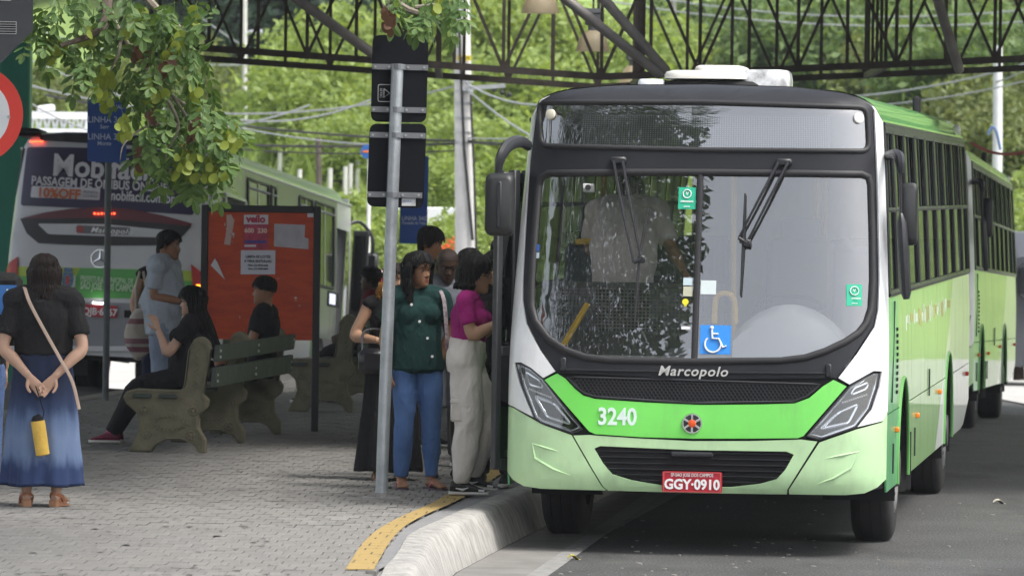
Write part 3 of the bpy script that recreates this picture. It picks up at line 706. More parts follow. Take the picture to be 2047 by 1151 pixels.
ye = uz(1370, 603); m = MB(); m.tube([front(*ye, -.008), front(*ye, -.002)], .021, 16); m.box(front(ye[0], ye[1]-.022, -.004), (.018, .004, .014)); m.build('sticker', M('sticker_yellow', (.75, .68, .03), .5), bus)
u, z = uz(1175, 374); m = MB(); m.box(front(u, z, -.03), (.075, .04, .06), bv=.006); o = m.build('dash_camera', M('cam_white', (.7, .7, .68), .4), bus, smooth=True); m = MB(); m.tube([front(u, z, -.012), front(u, z, .0)], [.019, .017], 16); m.build('camera_lens', rubber, o)
# --- body sides
def sidef(s):
    def f(y, z, off=0.): return Vector((s*(bw(z)+off), y+lerp_tab(YZ, z)*max(0, 1-(y-.29)/1.2), z))
    return f
BL_END = 11.5
def arch(c, r, z0, z1, zc=.5, n=12):    # points of a wheel arch between heights, front to back
    return [(c-r*cos(t), zc+r*sin(t)) for t in [pi*i/n for i in range(n+1)] if z0-1e-6 <= zc+r*sin(t) <= z1]
FA, RA, AR = 2.08, 8.08, .62
def rowpoly(y0, y1, z0, z1, c=None):
    if c is None: return [(y0, z0), (y1, z0), (y1, z1), (y0, z1)]
    h = sqrt(max(0, AR*AR-(z0-.5)**2)); pts = [(c-h, z0)]; a0 = atan2(z0-.5, h)
    for i in range(1, 12): t = (pi-a0)-(pi-2*a0)*i/12; pts.append((c+AR*cos(t), .5+AR*sin(t)))
    pts.append((c+h, z0)); return [(y0, z0)]+pts+[(y1, z0), (y1, z1), (y0, z1)]
def lowpoly(y0, y1, z0, z1, c, before_):
    # a skirt panel that ends at the arch
    pts = []
    for i in range(9):
        z = z0+(z1-z0)*i/8; h = sqrt(max(0, AR*AR-(z-.5)**2)); pts.append((c-h if before_ else c+h, z))
    return ([(y0, z0)]+pts+[(y0, z1)]) if before_ else ([(y1, z0), (y1, z1)]+pts[::-1])
for s in (1, -1):
    sf = sidef(s); kw = dict(surf=sf, th=.012, step=(.4, .12))
    SB = empty('side_wall'); SB.parent = bus
    Z0, Z1, Z2 = .425, .93, 1.70
    panel('skirt_panel', lowpoly(.295, 0, Z0, Z1, FA, True), P_teal, SB, **kw)
    panel('skirt_panel', lowpoly(0, 4.1, Z0, Z1, FA, False), P_side, SB, **kw)
    for a, b in ((4.11, 5.6), (5.61, 6.8)): panel('skirt_panel', rowpoly(a, b, Z0, Z1), P_side, SB, **kw)
    panel('skirt_panel', lowpoly(6.81, 0, Z0, Z1, RA, True), P_side, SB, **kw); panel('skirt_panel', lowpoly(0, 10.1, Z0, Z1, RA, False), P_side, SB, **kw)
    panel('skirt_panel', [(10.11, Z0), (10.6, Z0+.02), (BL_END, Z0+.2), (BL_END, Z1), (10.11, Z1)], P_side, SB, **kw)
    if s == 1: panel('side_panel', [(.295, Z1+.008), (1.40, Z1+.008), (1.40, Z2), (.295, Z2)], P_teal, SB, **kw)
    panel('side_panel', rowpoly(1.41 if s == 1 else 1.45, 2.95, Z1+.008, Z2, FA), P_side, SB, **kw)
    for a, b in ((2.96, 4.6), (4.61, 6.3)): panel('side_panel', rowpoly(a, b, Z1+.008, Z2), P_side, SB, **kw)
    panel('side_panel', rowpoly(6.31, 9.0, Z1+.008, Z2, RA), P_side, SB, **kw)
    for a, b in ((9.01, 10.4), (10.41, BL_END)): panel('side_panel', rowpoly(a, b, Z1+.008, Z2), P_side, SB, **kw)
    # backing just inside so the shut lines are dark
    for c0, c1 in ((.31, 1.3), (2.8, 7.3), (8.8, BL_END-.05)):
        if s == -1 and c0 < 1: continue
        panel('side_backing', [(c0, .45), (c1, .45), (c1, Z2-.02), (c0, Z2-.02)], seam_m, SB, surf=sf, off=-.03, th=.008, step=(1, .3))
    # window frames and panes
    WZ0, WZ1, WM = 1.72, 2.80, 2.27
    edges = [.34, 1.42, 2.7, 3.98, 5.26, 6.54, 7.82, 9.10, 10.38, 11.42]
    if s == -1: edges = [1.45]+edges[2:]
    m = MB()
    for z, hh in ((WZ0, .05), (WZ1, .05), (WM, .035)):
        m.tube([sf(edges[0]+(edges[-1]-edges[0])*i/20, z, .004) for i in range(21)], [(.014, hh/2)]*21, 6, side=(1, 0, 0))
    m.build('window_rail', blackp, SB)
    for y in edges:
        m = MB(); m.tube([sf(y, WZ0+(WZ1-WZ0)*i/6, .004) for i in range(7)], [(.014, .035)]*7, 6, side=(1, 0, 0)); m.build('window_post', blackp, SB)
    for a, b in zip(edges[:-1], edges[1:]):
        panel('window_pane', [(a+.03, WZ0+.02), (b-.03, WZ0+.02), (b-.03, WM-.015), (a+.03, WM-.015)], side_glass, SB, surf=sf, off=-.004, th=0, step=(2, .3))
        mid_ = (a+b)/2
        panel('window_pane', [(a+.03, WM+.015), (mid_, WM+.015), (mid_, WZ1-.02), (a+.03, WZ1-.02)], side_glass, SB, surf=sf, off=-.002, th=0, step=(2, .3))
        panel('window_pane', [(mid_-.03, WM+.015), (b-.03, WM+.015), (b-.03, WZ1-.02), (mid_-.03, WZ1-.02)], side_glass, SB, surf=sf, off=-.014, th=0, step=(2, .3))
        m = MB(); m.tube([sf(mid_, WM, 0), sf(mid_, WZ1, 0)], [(.008, .018)]*2, 6, side=(1, 0, 0)); m.build('window_stile', blackp, SB)
    m = MB()
    m.tube([sf(.33+(BL_END-.4)*i/20, 2.835, .008) for i in range(21)], [(.010, .016)]*21, 6, side=(1, 0, 0)); m.build('gutter_rail', blackp, SB)
    # marker lamps, vents, arch lips
    for y, z, mt in ((1.2, .80, orange), (3.6, .80, orange), (6.6, .86, orange), (10.9, .86, redl)):
        m = MB(); m.box(sf(y, z, .012), (.03, .06, .036), bv=.006); m.build('side_marker', mt, SB, smooth=True)
    if s == 1:
        for k in range(11): m = MB(); p = sf(1.25, 1.05+k*.042, .003); m.box(p, (.012, .10, .022)); m.build('side_vent', seam_m, SB)
        m = MB(); m.tube([sf(.7, 1.0, .004), sf(1.0, 1.66, .004)], .006, 5); m.build('shut_line', seam_m, SB)
        for y, z in ((.9, .62), (3.4, .62), (5.2, .98)): m = MB(); m.tube([sf(y, z-.1, .006), sf(y, z+.1, .006)], .006, 5); m.build('flap_handle', blackp, SB)
    for c in (FA, RA):
        m = MB(); m.tube([sf(c+AR*cos(t), .5+AR*sin(t), .002) for t in [pi*1.04-pi*1.08*i/20 for i in range(21)]], [(.012, .012)]*21, 6); m.build('arch_lip', P_cove, SB, smooth=True)
        m = MB(); rr = [];
        for i in range(15):
            t = pi*1.1-pi*1.2*i/14; rr.append([Vector((s*x, c+(AR+.01)*cos(t), .5+(AR+.01)*sin(t))) for x in (1.236, .75)])
        m.loft(rr, caps=False, closed=False); m.build('wheel_well', seam_m, SB)
# painted strokes for the faint orange and white reflections along the driver's side
rk_ = random.Random(8); sf = sidef(1)
for i in range(30):
    y = 2.3+i*.2+rk_.uniform(-.03, .03); h_ = rk_.choice((.06, .10, .12)); z = 1.50+rk_.uniform(-.02, .02); m = MB()
    m.bar(sf(y, z-h_/2, .0035), sf(y+rk_.uniform(-.03, .03), z+h_/2, .0035), .016, .003, up=(1, 0, 0)); m.build('reflection_stroke', white_l if i % 5 < 3 else M('reflection_orange', (.62, .36, .16), .5), bus)
# --- roof
mb = MB(); prof = [(-1.0+2*i/40) for i in range(41)]
rows = []
for a in prof:
    u = a*1.25; z = zroof(u); x = u*bw(min(z, 2.86))/1.25
    y0 = Fy(u, z-.004)
    rows.append([Vector((x, y, z)) for y in [y0, y0+.15, y0+.4]+[1.4+i*1.0 for i in range(10)]+[BL_END-.15, BL_END]])
    rows[-1][-1].z -= .06
mb.add([p for r_ in rows for p in r_], [(i*15+j, i*15+j+1, (i+1)*15+j+1, (i+1)*15+j) for i in range(40) for j in range(14)])
def roof_paint():
    m = bpy.data.materials.new('roof_livery'); m.use_nodes = True; t = m.node_tree; b = t.nodes['Principled BSDF']; b.inputs['Roughness'].default_value = .25; b.inputs['Coat Weight'].default_value = .4
    tc = nn(t, 'ShaderNodeTexCoord'); sx = nn(t, 'ShaderNodeSeparateXYZ'); t.links.new(tc.outputs['Object'], sx.inputs[0])
    a = nn(t, 'ShaderNodeMath'); a.operation = 'ABSOLUTE'; t.links.new(sx.outputs['X'], a.inputs[0]); g = nn(t, 'ShaderNodeMath'); g.operation = 'GREATER_THAN'; g.inputs[1].default_value = .93; t.links.new(a.outputs[0], g.inputs[0])
    x = nn(t, 'ShaderNodeMix'); x.data_type = 'RGBA'; t.links.new(g.outputs[0], x.inputs['Factor']); x.inputs['A'].default_value = (.62, .64, .64, 1); x.inputs['B'].default_value = (.13, .36, .11, 1); t.links.new(x.outputs['Result'], b.inputs['Base Color']); return m
P_roof = roof_paint()
mb.build('roof', P_roof, bus, smooth=True, ang=60)
m = MB()
for s in (1, -1):
    sf = sidef(s); m.loft([[sf(.30+(BL_END-.3)*i/24, z, 0) for z in (2.80, 2.865)] for i in range(25)], caps=False, closed=False)
m.build('cove_panel', P_cove, bus, smooth=True)
m = MB(); m.box((0, BL_END-.04, 1.72), (2.3, .06, 2.5), bv=.02); m.build('rear_wall', P_white, bus)
# roof hatch, air unit
def hump(name, cx, cy, z0, w, l, h, mat, rb_=.35):
    m = MB(); rings = []
    for k, (f, g) in enumerate(((1.0, 0), (1.0, .45), (.96, .8), (.85, .97), (.6, 1.0))):
        rings.append([(cx+w/2*f*math.copysign(abs(cos(t))**.4, cos(t)), cy+l/2*f*math.copysign(abs(sin(t))**.4, sin(t)), z0+h*g) for t in [2*pi*i/28 for i in range(28)]])
    m.loft(rings); return m.build(name, mat, bus, smooth=True, ang=50)
hump('roof_vent', -.50, 2.0, 3.08, .18, .5, .06, M('vent_grey', (.55, .58, .6), .4))
hump('air_unit_base', -.06, 2.4, 3.08, .74, 1.2, .06, seam_m); hump('air_unit_cover', -.12, 2.4, 3.145, .62, 1.25, .06, M('unit_cream', (.62, .60, .55), .5, var=.1, vs=4)); hump('air_unit_lid', -.06, 2.4, 3.195, .34, .8, .05, M('unit_cream', (.6, .6, .6)))
hump('scuffed_dome', .28, 2.1, 3.085, .33, .5, .13, M('scuffed_white', (.75, .76, .77), .4, vs=5, col2=(.03, .03, .03)))
m = MB(); m.box((1.0, 7.5, 3.06), (.06, .16, .16), bv=.02); m.build('roof_antenna', rubber, bus)
# --- wheels
def wheel(parent, x, y, z, w=.28, r=.50, s=1, dual=False):
    Wl = empty('wheel', (x, y, z)); Wl.parent = parent
    m = MB(); rings = []
    for rr, xx in ((.30, -w/2), (r-.06, -w/2), (r-.015, -w/2+.02), (r, -w/2+.05), (r, w/2-.05), (r-.015, w/2-.02), (r-.06, w/2), (.30, w/2)):
        rings.append([(xx, rr*cos(t), rr*sin(t)) for t in [2*pi*i/40 for i in range(40)]])
    m.loft(rings, caps=False)
    for gx in (-.07, 0, .07):
        m.tube([(gx, (r+.001)*cos(t), (r+.001)*sin(t)) for t in [2*pi*i/40 for i in range(41)]], .004, 4, mi=1)
    m.build('tyre', [tyre_m, seam_m], Wl, smooth=True, ang=40)
    m = MB(); rings = [[(s*xx, rr*cos(t), rr*sin(t)) for t in [2*pi*i/28 for i in range(28)]] for rr, xx in ((.31, w/2), (.29, w/2+.005), (.27, w/2-.06), (.15, w/2-.03), (.12, w/2+.03), (.0, w/2+.035))]
    m.loft(rings, caps=False)
    for k in range(10): a = 2*pi*k/10; m.tube([(s*(w/2-.05), .19*cos(a), .19*sin(a)), (s*(w/2), .19*cos(a), .19*sin(a))], .014, 6)
    m.build('rim', rim_m, Wl, smooth=True); return Wl
for s in (-1, 1):
    wheel(bus, s*1.06, FA, .5, s=s); wheel(bus, s*1.08, RA, .5, s=s); wheel(bus, s*.76, RA, .5, s=s)
    m = MB(); m.box((s*1.12, FA+.65, .52), (.3, .02, .4)); m.build('mud_flap', rubber, bus)
m = MB(); m.tube([(-1.0, FA, .5), (1.0, FA, .5)], .07, 8); m.tube([(-1, RA, .5), (1, RA, .5)], .10, 8); m.ball((0, RA, .5), .2)
m.box((.42, 5.8, .68), (.1, 10.6, .22)); m.box((-.42, 5.8, .68), (.1, 10.6, .22)); m.box((0, 1.2, .62), (.9, .8, .25)); m.build('chassis', M('chassis_black', (.012, .012, .012), .8), bus)
# --- interior
intd = M('interior_dark', (.06, .062, .065), .8, var=.2, vs=3); intg = M('interior_grey', (.20, .21, .215), .7, var=.1, vs=3); yel = M('handrail_yellow', (.70, .43, .02), .4)
seat_m = M('seat_blue', (.06, .09, .16), .7, var=.15, vs=6); dash_m = M('dashboard_grey', (.30, .31, .32), .55, var=.08, vs=3)
m = MB(); m.box((0, 6.3, .80), (2.4, 10.2, .14)); m.box((.35, .85, .96), (1.6, .8, .14)); m.build('floor', intd, bus)
m = MB(); m.box((0, 6.2, 2.93), (2.0, 10.3, .03)); m.build('ceiling', intg, bus)
m = MB(); m.loft([[(x, y, z) for y, z in ((.20, 1.05), (.14, 1.24), (.34, 1.29), (.62, 1.27), (.75, 1.15), (.75, .9))] for x in [-1.05+2.1*i/10 for i in range(11)]]); m.build('dashboard', dash_m, bus, smooth=True, ang=50)
m = MB(); rings = []
for i in range(13):
    t = i/12; x = .22+.78*t; hgt = .34*sin(pi*min(1, max(0, t*.9+.08)))**.6
    rings.append([(x, y, z) for y, z in ((.36, 1.26), (.40, 1.28+hgt*.8), (.56, 1.30+hgt), (.74, 1.28+hgt*.7), (.78, 1.2))])
m.loft(rings); m.build('instrument_cowl', M('cowl_grey', (.42, .43, .45), .5), bus, smooth=True, ang=60)
sw = empty('steering_wheel', (.55, .95, 1.58), rot=(radians(25), 0, 0)); sw.parent = bus
m = MB(); m.tube([(.24*cos(t), .24*sin(t), 0) for t in [2*pi*i/28 for i in range(29)]], .016, 8, caps=False)
for a in (.4, 2.7, 4.7): m.bar((0, 0, -.03), (.24*cos(a), .24*sin(a), 0), .03, .015)
m.ball((0, 0, -.02), (.07, .07, .03)); m.tube([(0, 0, 0), (0, -.08, -.5)], .03, 8); m.build('wheel_rim', rubber, sw, smooth=True)
# perforated partition behind the left pane
m = MB(); m.box((-.48, .98, 1.42), (1.15, .02, .03)); m.box((-.48, .98, 1.74), (1.15, .03, .04)); m.box((-1.05, .98, 1.58), (.03, .03, .34)); m.box((.09, .98, 1.58), (.03, .03, .34)); m.box((-.48, 1.0, 1.22), (1.15, .02, .4))
m.build('partition_frame', intd, bus)
m = MB()
for i in range(46): m.box((-1.04+i*.0248, .985, 1.58), (.009, .004, .32))
for j in range(14): m.box((-.48, .981, 1.43+j*.0235), (1.14, .004, .009))
m.build('partition_mesh', M('mesh_grey', (.10, .10, .105), .5), bus)
for pts in (((-1.02, .62, 1.18), (-.78, .70, 1.62)), ((-.62, 1.6, 2.9), (-.52, 1.5, 2.2), (-.55, 1.5, 1.0)), ((.12, 1.6, 1.0), (.10, 1.6, 2.9)), ((-.9, 2.6, 1.0), (-.9, 2.6, 2.9)), ((.55, 3.2, 1.0), (.55, 3.2, 2.9)), ((-.55, 1.4, 2.05), (-.95, 1.4, 2.02)), ((-.4, 4.2, 1.0), (-.4, 4.2, 2.9)), ((.4, 6, 1.), (.4, 6, 2.9))):
    m = MB(); m.tube(pts, .02, 8); m.build('handrail', yel, bus, smooth=True)
m = MB(); m.tube([(.05, .9, 1.5), (.06, .88, 1.66), (.12, .86, 1.70), (.18, .88, 1.66), (.19, .9, 1.5)], .02, 8, sub=3); m.build('handrail', yel, bus, smooth=True)
def bseat(x, y, mat=seat_m, z=.88):
    st = empty('passenger_seat', (x, y, z)); st.parent = bus
    m = MB(); m.box((0, 0, .42), (.44, .42, .08), bv=.03); m.build('seat_cushion', mat, st, smooth=True)
    m = MB(); m.box((0, .22, .78), (.44, .08, .68), Matrix.Rotation(-.12, 3, 'X'), bv=.035); m.build('seat_back', mat, st, smooth=True)
    m = MB(); m.box((0, .05, .2), (.34, .3, .4)); m.build('seat_base', intd, st)
for y in (2.2, 3.1, 4.0, 5.0, 6.0, 7.0, 8.0, 9.0, 10.0):
    for x in (-.93, .93, .48): bseat(x, y)
ds = bseat(.55, 1.55, M('driver_seat', (.10, .10, .11), .7), .95)
m = MB(); m.tube([(.55, 1.83, 1.95), (.55, 1.86, 2.2)], [(.16, .05), (.13, .05)], 10); m.build('headrest', MATS['driver_seat'], bus, smooth=True)
# a fare-box and engine cover in the middle
m = MB(); m.box((-.05, 1.3, 1.1), (.6, .9, .45), bv=.1); m.build('engine_cover', intg, bus, smooth=True)
# --- mirrors
for s in (-1,):
    mr = empty('wing_mirror'); mr.parent = bus
    def bl_(px, py, D): return BUSI @ at(px, py, D)
    m = MB(); m.tube([bl_(1056, 292, 35.95), bl_(1040, 283, 35.8), bl_(1018, 290, 35.7), bl_(1002, 312, 35.6), bl_(996, 345, 35.6), bl_(996, 400, 35.6)], [(.03, .035), (.035, .04), (.035, .045), (.03, .04), (.022, .03), (.015, .02)], 8, sub=3); m.build('mirror_arm', blackp, mr, smooth=True)
    m = MB(); c = bl_(999, 409, 35.55); w_, h_ = .095, .205
    rings = []
    for f, yy in ((.80, -.07), (.95, -.05), (1.0, 0), (1.0, .05), (.93, .06)):
        rings.append([c+Vector((p[0]*f, yy, p[1]*f)) for p in rrect(-w_, -h_, w_, h_, .045, 5)])
    m.loft(rings); m.build('mirror_housing', M('mirror_black', (.016, .017, .018), .45, var=.15, vs=8), mr, smooth=True, ang=50)
    m = MB(); m.box(c+Vector((.005, -.068, .0)), (.03, .02, .3), bv=.006); m.build('mirror_rib', blackp, mr, smooth=True)
mr = empty('wing_mirror'); mr.parent = bus
f1 = lambda px, py, D=35.6: BUSI @ at(px, py, D)
m = MB(); m.tube([f1(1772, 312, 36.0), f1(1790, 308, 35.8), f1(1799, 320, 35.7), f1(1800, 345, 35.7)], [.03, .035, (.035, .045), (.025, .04)], 8, sub=3); m.tube([f1(1800, 340, 35.7), f1(1801, 440, 35.7)], .010, 8); m.build('mirror_arm', blackp, mr, smooth=True)
m = MB(); c = f1(1816, 428, 35.75); rings = []
for f, yy in ((.85, -.05), (1.0, -.03), (1.0, .05), (.9, .06)): rings.append([c+Vector((p[0]*f, yy, p[1]*f)) for p in rrect(-.06, -.205, .06, .205, .04, 5)])
m.loft(rings); m.build('mirror_housing', MATS['mirror_black'], mr, smooth=True, ang=50)
m = MB(); m.tube([f1(1801, 428, 35.68), f1(1803, 445, 35.66), f1(1806, 500, 35.66), f1(1811, 585, 35.66), f1(1812, 598, 35.66)], [(.015, .02), (.032, .03), (.034, .03), (.034, .03), (.02, .02)], 8); m.build('mirror_guard', blackp, mr, smooth=True)
# --- open front door: two folded leaves standing out towards the kerb
door = empty('front_door'); door.parent = bus
def leaf(x0, x1, y0, y1, z0, z1, nm):
    dl = empty(nm); dl.parent = door; a, b = Vector((x0, y0, 0)), Vector((x1, y1, 0)); d = (b-a).normalized(); L_ = (b-a).length
    R = Matrix((d, Vector((-d.y, d.x, 0)), Vector((0, 0, 1)))).transposed().to_4x4(); T = Matrix.Translation((x0, y0, 0)) @ R
    m = MB(); m.T = T
    for xx in (.03, L_-.03): m.box((xx, 0, (z0+z1)/2), (.06, .045, z1-z0), bv=.008)
    for zz in (z0+.03, z1-.05, z0+.78): m.box((L_/2, 0, zz), (L_-.12, .043, .07), bv=.006)
    m.build('leaf_frame', M('door_black', (.035, .037, .04), .45, var=.15, vs=5), dl, smooth=True)
    for za, zb_ in ((z0+.06, z0+.75), (z0+.81, z1-.08)):
        m = MB(); m.T = T; m.box((L_/2, 0, (za+zb_)/2), (L_-.12, .008, zb_-za)); m.build('leaf_pane', glass('door_glass', (.20, .24, .24), .12), dl)
leaf(-1.36, -1.24, .36, .56, .52, 2.5, 'door_leaf'); leaf(-1.39, -1.27, 1.28, 1.4, .52, 2.5, 'door_leaf')
m = MB(); m.box((-1.1, .95, .62), (.35, .9, .05)); m.box((-.85, .95, .86), (.25, .9, .05)); m.build('door_step', alu, bus)
# the second green bus, waiting behind
bus2 = copy_tree(bus, None, skip=('headlight', 'grille_mesh', 'dash_camera', 'sticker', 'sticker_emblem', 'lettering', 'partition_mesh', 'display_diodes', 'passenger_seat', 'reflection_stroke'))
bus2['label'] = 'green city bus waiting farther along the road, behind the bus numbered 3240'

b2x = at(1951, 700, 57).x-1.25*cos(AX)-.05
bus2.location = (b2x, 57, gz(b2x, 57)); bus2.rotation_euler = (radians(-1.26), 0, -AX)
# ================================================================== the silver bus seen from behind, on the left lane
LD = 64.0; LP_ = at(205, 560, LD)
LROT = (Matrix.Rotation(-radians(7.0), 4, 'Z') @ Matrix.Rotation(radians(2.3), 4, 'Y') @ Matrix.Rotation(radians(-3.1), 4, 'X'))
LBM = Matrix.Translation((LP_.x, LD, -.09)) @ LROT; LBI = LBM.inverted()
lb = empty('city_bus', (LP_.x, LD, -.09), 0, 'silver city bus seen from behind with a dark blue advertisement on its rear window', 'bus'); lb.rotation_euler = LROT.to_euler()
def lpt(px, py, y=0.):
    o = LBI @ Vector((0, 0, CAMH)); d = LBI.to_3x3() @ ray(px, py); k = (y-o.y)/d.y; return (o.x+d.x*k, o.z+d.z*k)
def lsd(px, py, x=1.25):
    o = LBI @ Vector((0, 0, CAMH)); d = LBI.to_3x3() @ ray(px, py); k = (x-o.x)/d.x; return (o.y+d.y*k, o.z+d.z*k)
def rear(u, z, off=0.):
    a = min(1, abs(u)/1.255); y = .22*(1-(1-a**6)**(1/2.2)); y += .10*max(0, (z-1.9))**1.5
    return Vector((u*bw(z)/1.25, y-off, z))
LZ = lambda *p: [lpt(*q) for q in p]
silver = M('bus_silver', (.56, .57, .59), .35, var=.06, vs=1.2, coat=.3); silverd = M('bus_bumper_grey', (.24, .25, .27), .4, var=.08, vs=2); maroon = M('maroon_panel', (.13, .012, .025), .35)
navy = M('advert_navy', (.028, .022, .075), .4, var=.25, vs=1.5); advw = M('advert_white', (.72, .72, .76), .5)
def zr2(u): return zroof(u)-.04
full = [(-1.25, .55), (-1.15, .42), (1.15, .42), (1.25, .55), (1.25, 1.8), (1.25, 2.80), (1.18, zr2(1.18))]+[(u, zr2(u)) for u in (1.0, .7, .35, 0, -.35, -.7, -1.0)]+[(-1.18, zr2(1.18)), (-1.25, 2.80), (-1.25, 1.8)]
panel('rear_body', full, silver, lb, surf=rear, th=.02, step=(.1, .15))
tz = lpt(205, 287)[1]
panel('rear_top_band', [(-1.0, tz)]+[(1.02, tz)]+[(u, zr2(u)-.012) for u in (1.04, .7, .35, 0, -.35, -.7, -1.04)], blackp, lb, surf=rear, off=.012, th=.02)
adp = LZ((36, 292), (110, 293), (300, 298), (397, 304), (397, 380), (391, 430), (205, 418), (33, 410))
panel('advert', rnd(adp, .04), navy, lb, surf=rear, off=.014, th=.012)
panel('rear_light_strip', LZ((34, 412), (120, 417), (40, 432)), silver, lb, surf=rear, off=.008)
panel('maroon_arc', LZ((36, 436), (90, 424), (140, 417), (205, 414), (270, 419), (330, 431), (388, 447), (384, 452), (205, 436), (80, 437)), maroon, lb, surf=rear, off=.018)
panel('rear_smile', LZ((34, 436), (80, 433), (205, 432), (330, 443), (386, 452), (370, 470), (348, 490), (300, 491), (205, 491), (130, 489), (75, 486), (50, 466)), blackp, lb, surf=rear, off=.012)
panel('rear_chrome_plate', rnd(LZ((72, 447), (205, 448), (347, 461), (328, 475), (205, 472), (95, 468)), .03), silver, lb, surf=rear, off=.02)
panel('emblem_bar', rnd(LZ((152, 450), (262, 455), (261, 470), (152, 466)), .03), M('emblem_grey', (.10, .10, .11), .3, .4), lb, surf=rear, off=.03)
panel('green_band', LZ((30, 532), (385, 541), (385, 598), (36, 594)), M('band_green', (.10, .42, .09), .4, var=.05, vs=2), lb, surf=rear, off=.008)
panel('yellow_stripe', LZ((30, 532), (160, 535), (150, 556), (33, 551)), M('band_lime', (.42, .55, .06), .4), lb, surf=rear, off=.011)
panel('yellow_stripe', LZ((360, 541), (385, 541), (385, 562), (352, 560)), MATS['band_lime'], lb, surf=rear, off=.011)
panel('rear_bumper', LZ((5, 606), (205, 604), (405, 611), (406, 650), (400, 690), (205, 692), (10, 690), (4, 650)), silverd, lb, surf=rear, off=.05, th=.06)
panel('bumper_lip', LZ((10, 690), (205, 692), (402, 690), (395, 700), (205, 702), (16, 700)), silver, lb, surf=rear, off=.055, th=.03)
panel('bumper_recess', LZ((250, 620), (286, 621), (286, 636), (250, 635)), seam_m, lb, surf=rear, off=.056)
for o, in ((LZ((1, 545), (14, 524), (32, 513), (36, 590), (30, 600), (2, 590)),), (LZ((383, 528), (404, 545), (408, 580), (407, 604), (386, 600)),)):
    tl = empty('tail_light'); tl.parent = lb
    panel('tail_lens', o, redl, tl, surf=rear, off=.03, th=.03)
for px, py, mt in ((396, 577, M('amber_lit', (1, .30, .02), .3, emit=1.6)), (12, 577, orange)):
    u, z = lpt(px, py); m = MB(); m.disc(rear(u, z, .028), .052, (0, -1, 0), .012, 20); m.build('turn_lamp', mt, lb)
ledr = M('led_red', (1, .06, .02), .3, emit=4.0)
for cx, cy, n_, w in ((57, 281, 6, 26), (384, 293, 6, 24), (200, 427, 4, 22), (222, 427, 3, 14)):
    for k in range(n_):
        u, z = lpt(cx-w/2+w*k/(n_-1), cy+(.6 if k % 2 else 0)); m = MB(); m.ball(rear(u, z, .03), (.014, .014, .011), 6, 4); m.build('brake_diode', ledr, lb)
u, z = lpt(202, 622); pl = empty('number_plate'); pl.parent = lb; pl.location = rear(u, z, .07)
m = MB(); m.prism(rrect(-.205, -.072, .205, .072, .012), -.004, .006); m.build('plate', platered, pl)
put_text('QJB·6667', .115, white_l, (0, -.008, -.012), pl, off=.003, sx=.92)
m = MB(); p = lpt(198, 606); m.box(rear(p[0], p[1], .07), (.12, .03, .02)); m.build('plate_lamp', M('plate_lamp_lit', (1, .97, .9), .4, emit=4), lb)
def ltext(body, px, py, size, mt=advw, off=.0, sx=1., align='LEFT', lift=.03, **k):
    u, z = lpt(px, py); q_ = rear(u, z, lift); q_.y = rear(0, z, lift+.012).y; put_text(body, size, mt, q_, lb, off=off, sx=sx, align=align, rot=(pi/2, 0, 0), **k)
ltext('Mobifácil', 97, 331, .36, off=.009, sx=.95); ltext('PASSAGEM DE ÔNIBUS ONLINE', 55, 361, .145, off=.004, sx=.80)
panel('advert_ticket', rnd(LZ((55, 371), (199, 376), (198, 400), (54, 394)), .02), advw, lb, surf=rear, off=.024)
ltext('10%OFF', 69, 385, .155, M('ticket_orange', (.62, .16, .05), .5), .005, .98, lift=.036); ltext('PRIMEIRA\nCOMPRA', 165, 388, .047, M('ticket_grey', (.2, .2, .24), .5), 0, .9, lift=.036)
ltext('mobifacil.com.br', 216, 391, .165, off=.004, sx=.72)
ltext('Marcopolo', 182, 460, .09, M('emblem_white', (.65, .65, .65), .3, .5), .001, 1.15, shear=.3, space=1.1, lift=.04)
u, z = lpt(160, 459); m = MB(); m.disc(rear(u, z, .032), .045, (0, -1, 0), .01, 20); m.build('emblem_disc', M('emblem_red', (.35, .03, .03), .3), lb)
u, z = lpt(200, 517); m = MB(); P0 = rear(u, z, .012)
m.tube([P0+Vector((.105*cos(t), 0, .105*sin(t))) for t in [2*pi*i/28 for i in range(29)]], .008, 6)
for a in (90, 210, 330): m.tube([P0, P0+Vector((.10*cos(radians(a)), 0, .10*sin(radians(a))))], [.016, .004], 5)
m.build('star_emblem', chrome, lb, smooth=True)
ltext('2348', 298, 526, .17, M('fleet_black', (.03, .035, .05), .5), .005, 1.0)
ltext('PREFEITURA MUNICIPAL DE', 162, 557, .088, M('band_white', (.55, .75, .5), .5), .002, .58); ltext('SÃO JOSÉ DOS CAMPOS', 162, 571, .118, MATS['band_white'], .004, .52)
u, z = lpt(136, 560); m = MB(); P0 = rear(u, z, .02); m.prism([(-.06, .09), (-.06, -.04), (0, -.12), (.06, -.04), (.06, .09)], -.004, .004, Matrix.Translation(P0)); m.box(P0+Vector((0, -.008, .12)), (.1, .01, .05)); cr = m.build('coat_of_arms', M('crest_blue', (.12, .22, .35), .5, var=.4, vs=30), lb)
m = MB(); m.prism([(-.02, .05), (-.02, -.05), (.02, -.05), (.02, .05)], -.009, -.005, Matrix.Translation(P0)); m.build('crest_field', M('crest_red', (.55, .08, .06), .5), cr)
m = MB()
for sx_ in (-1, 1): m.tube([P0+Vector((sx_*.02, -.006, -.12)), P0+Vector((sx_*.08, -.006, -.06)), P0+Vector((sx_*.085, -.006, .06))], [.012, .018, .01], 6)
m.build('crest_wreath', M('crest_white', (.6, .65, .6), .5), cr)
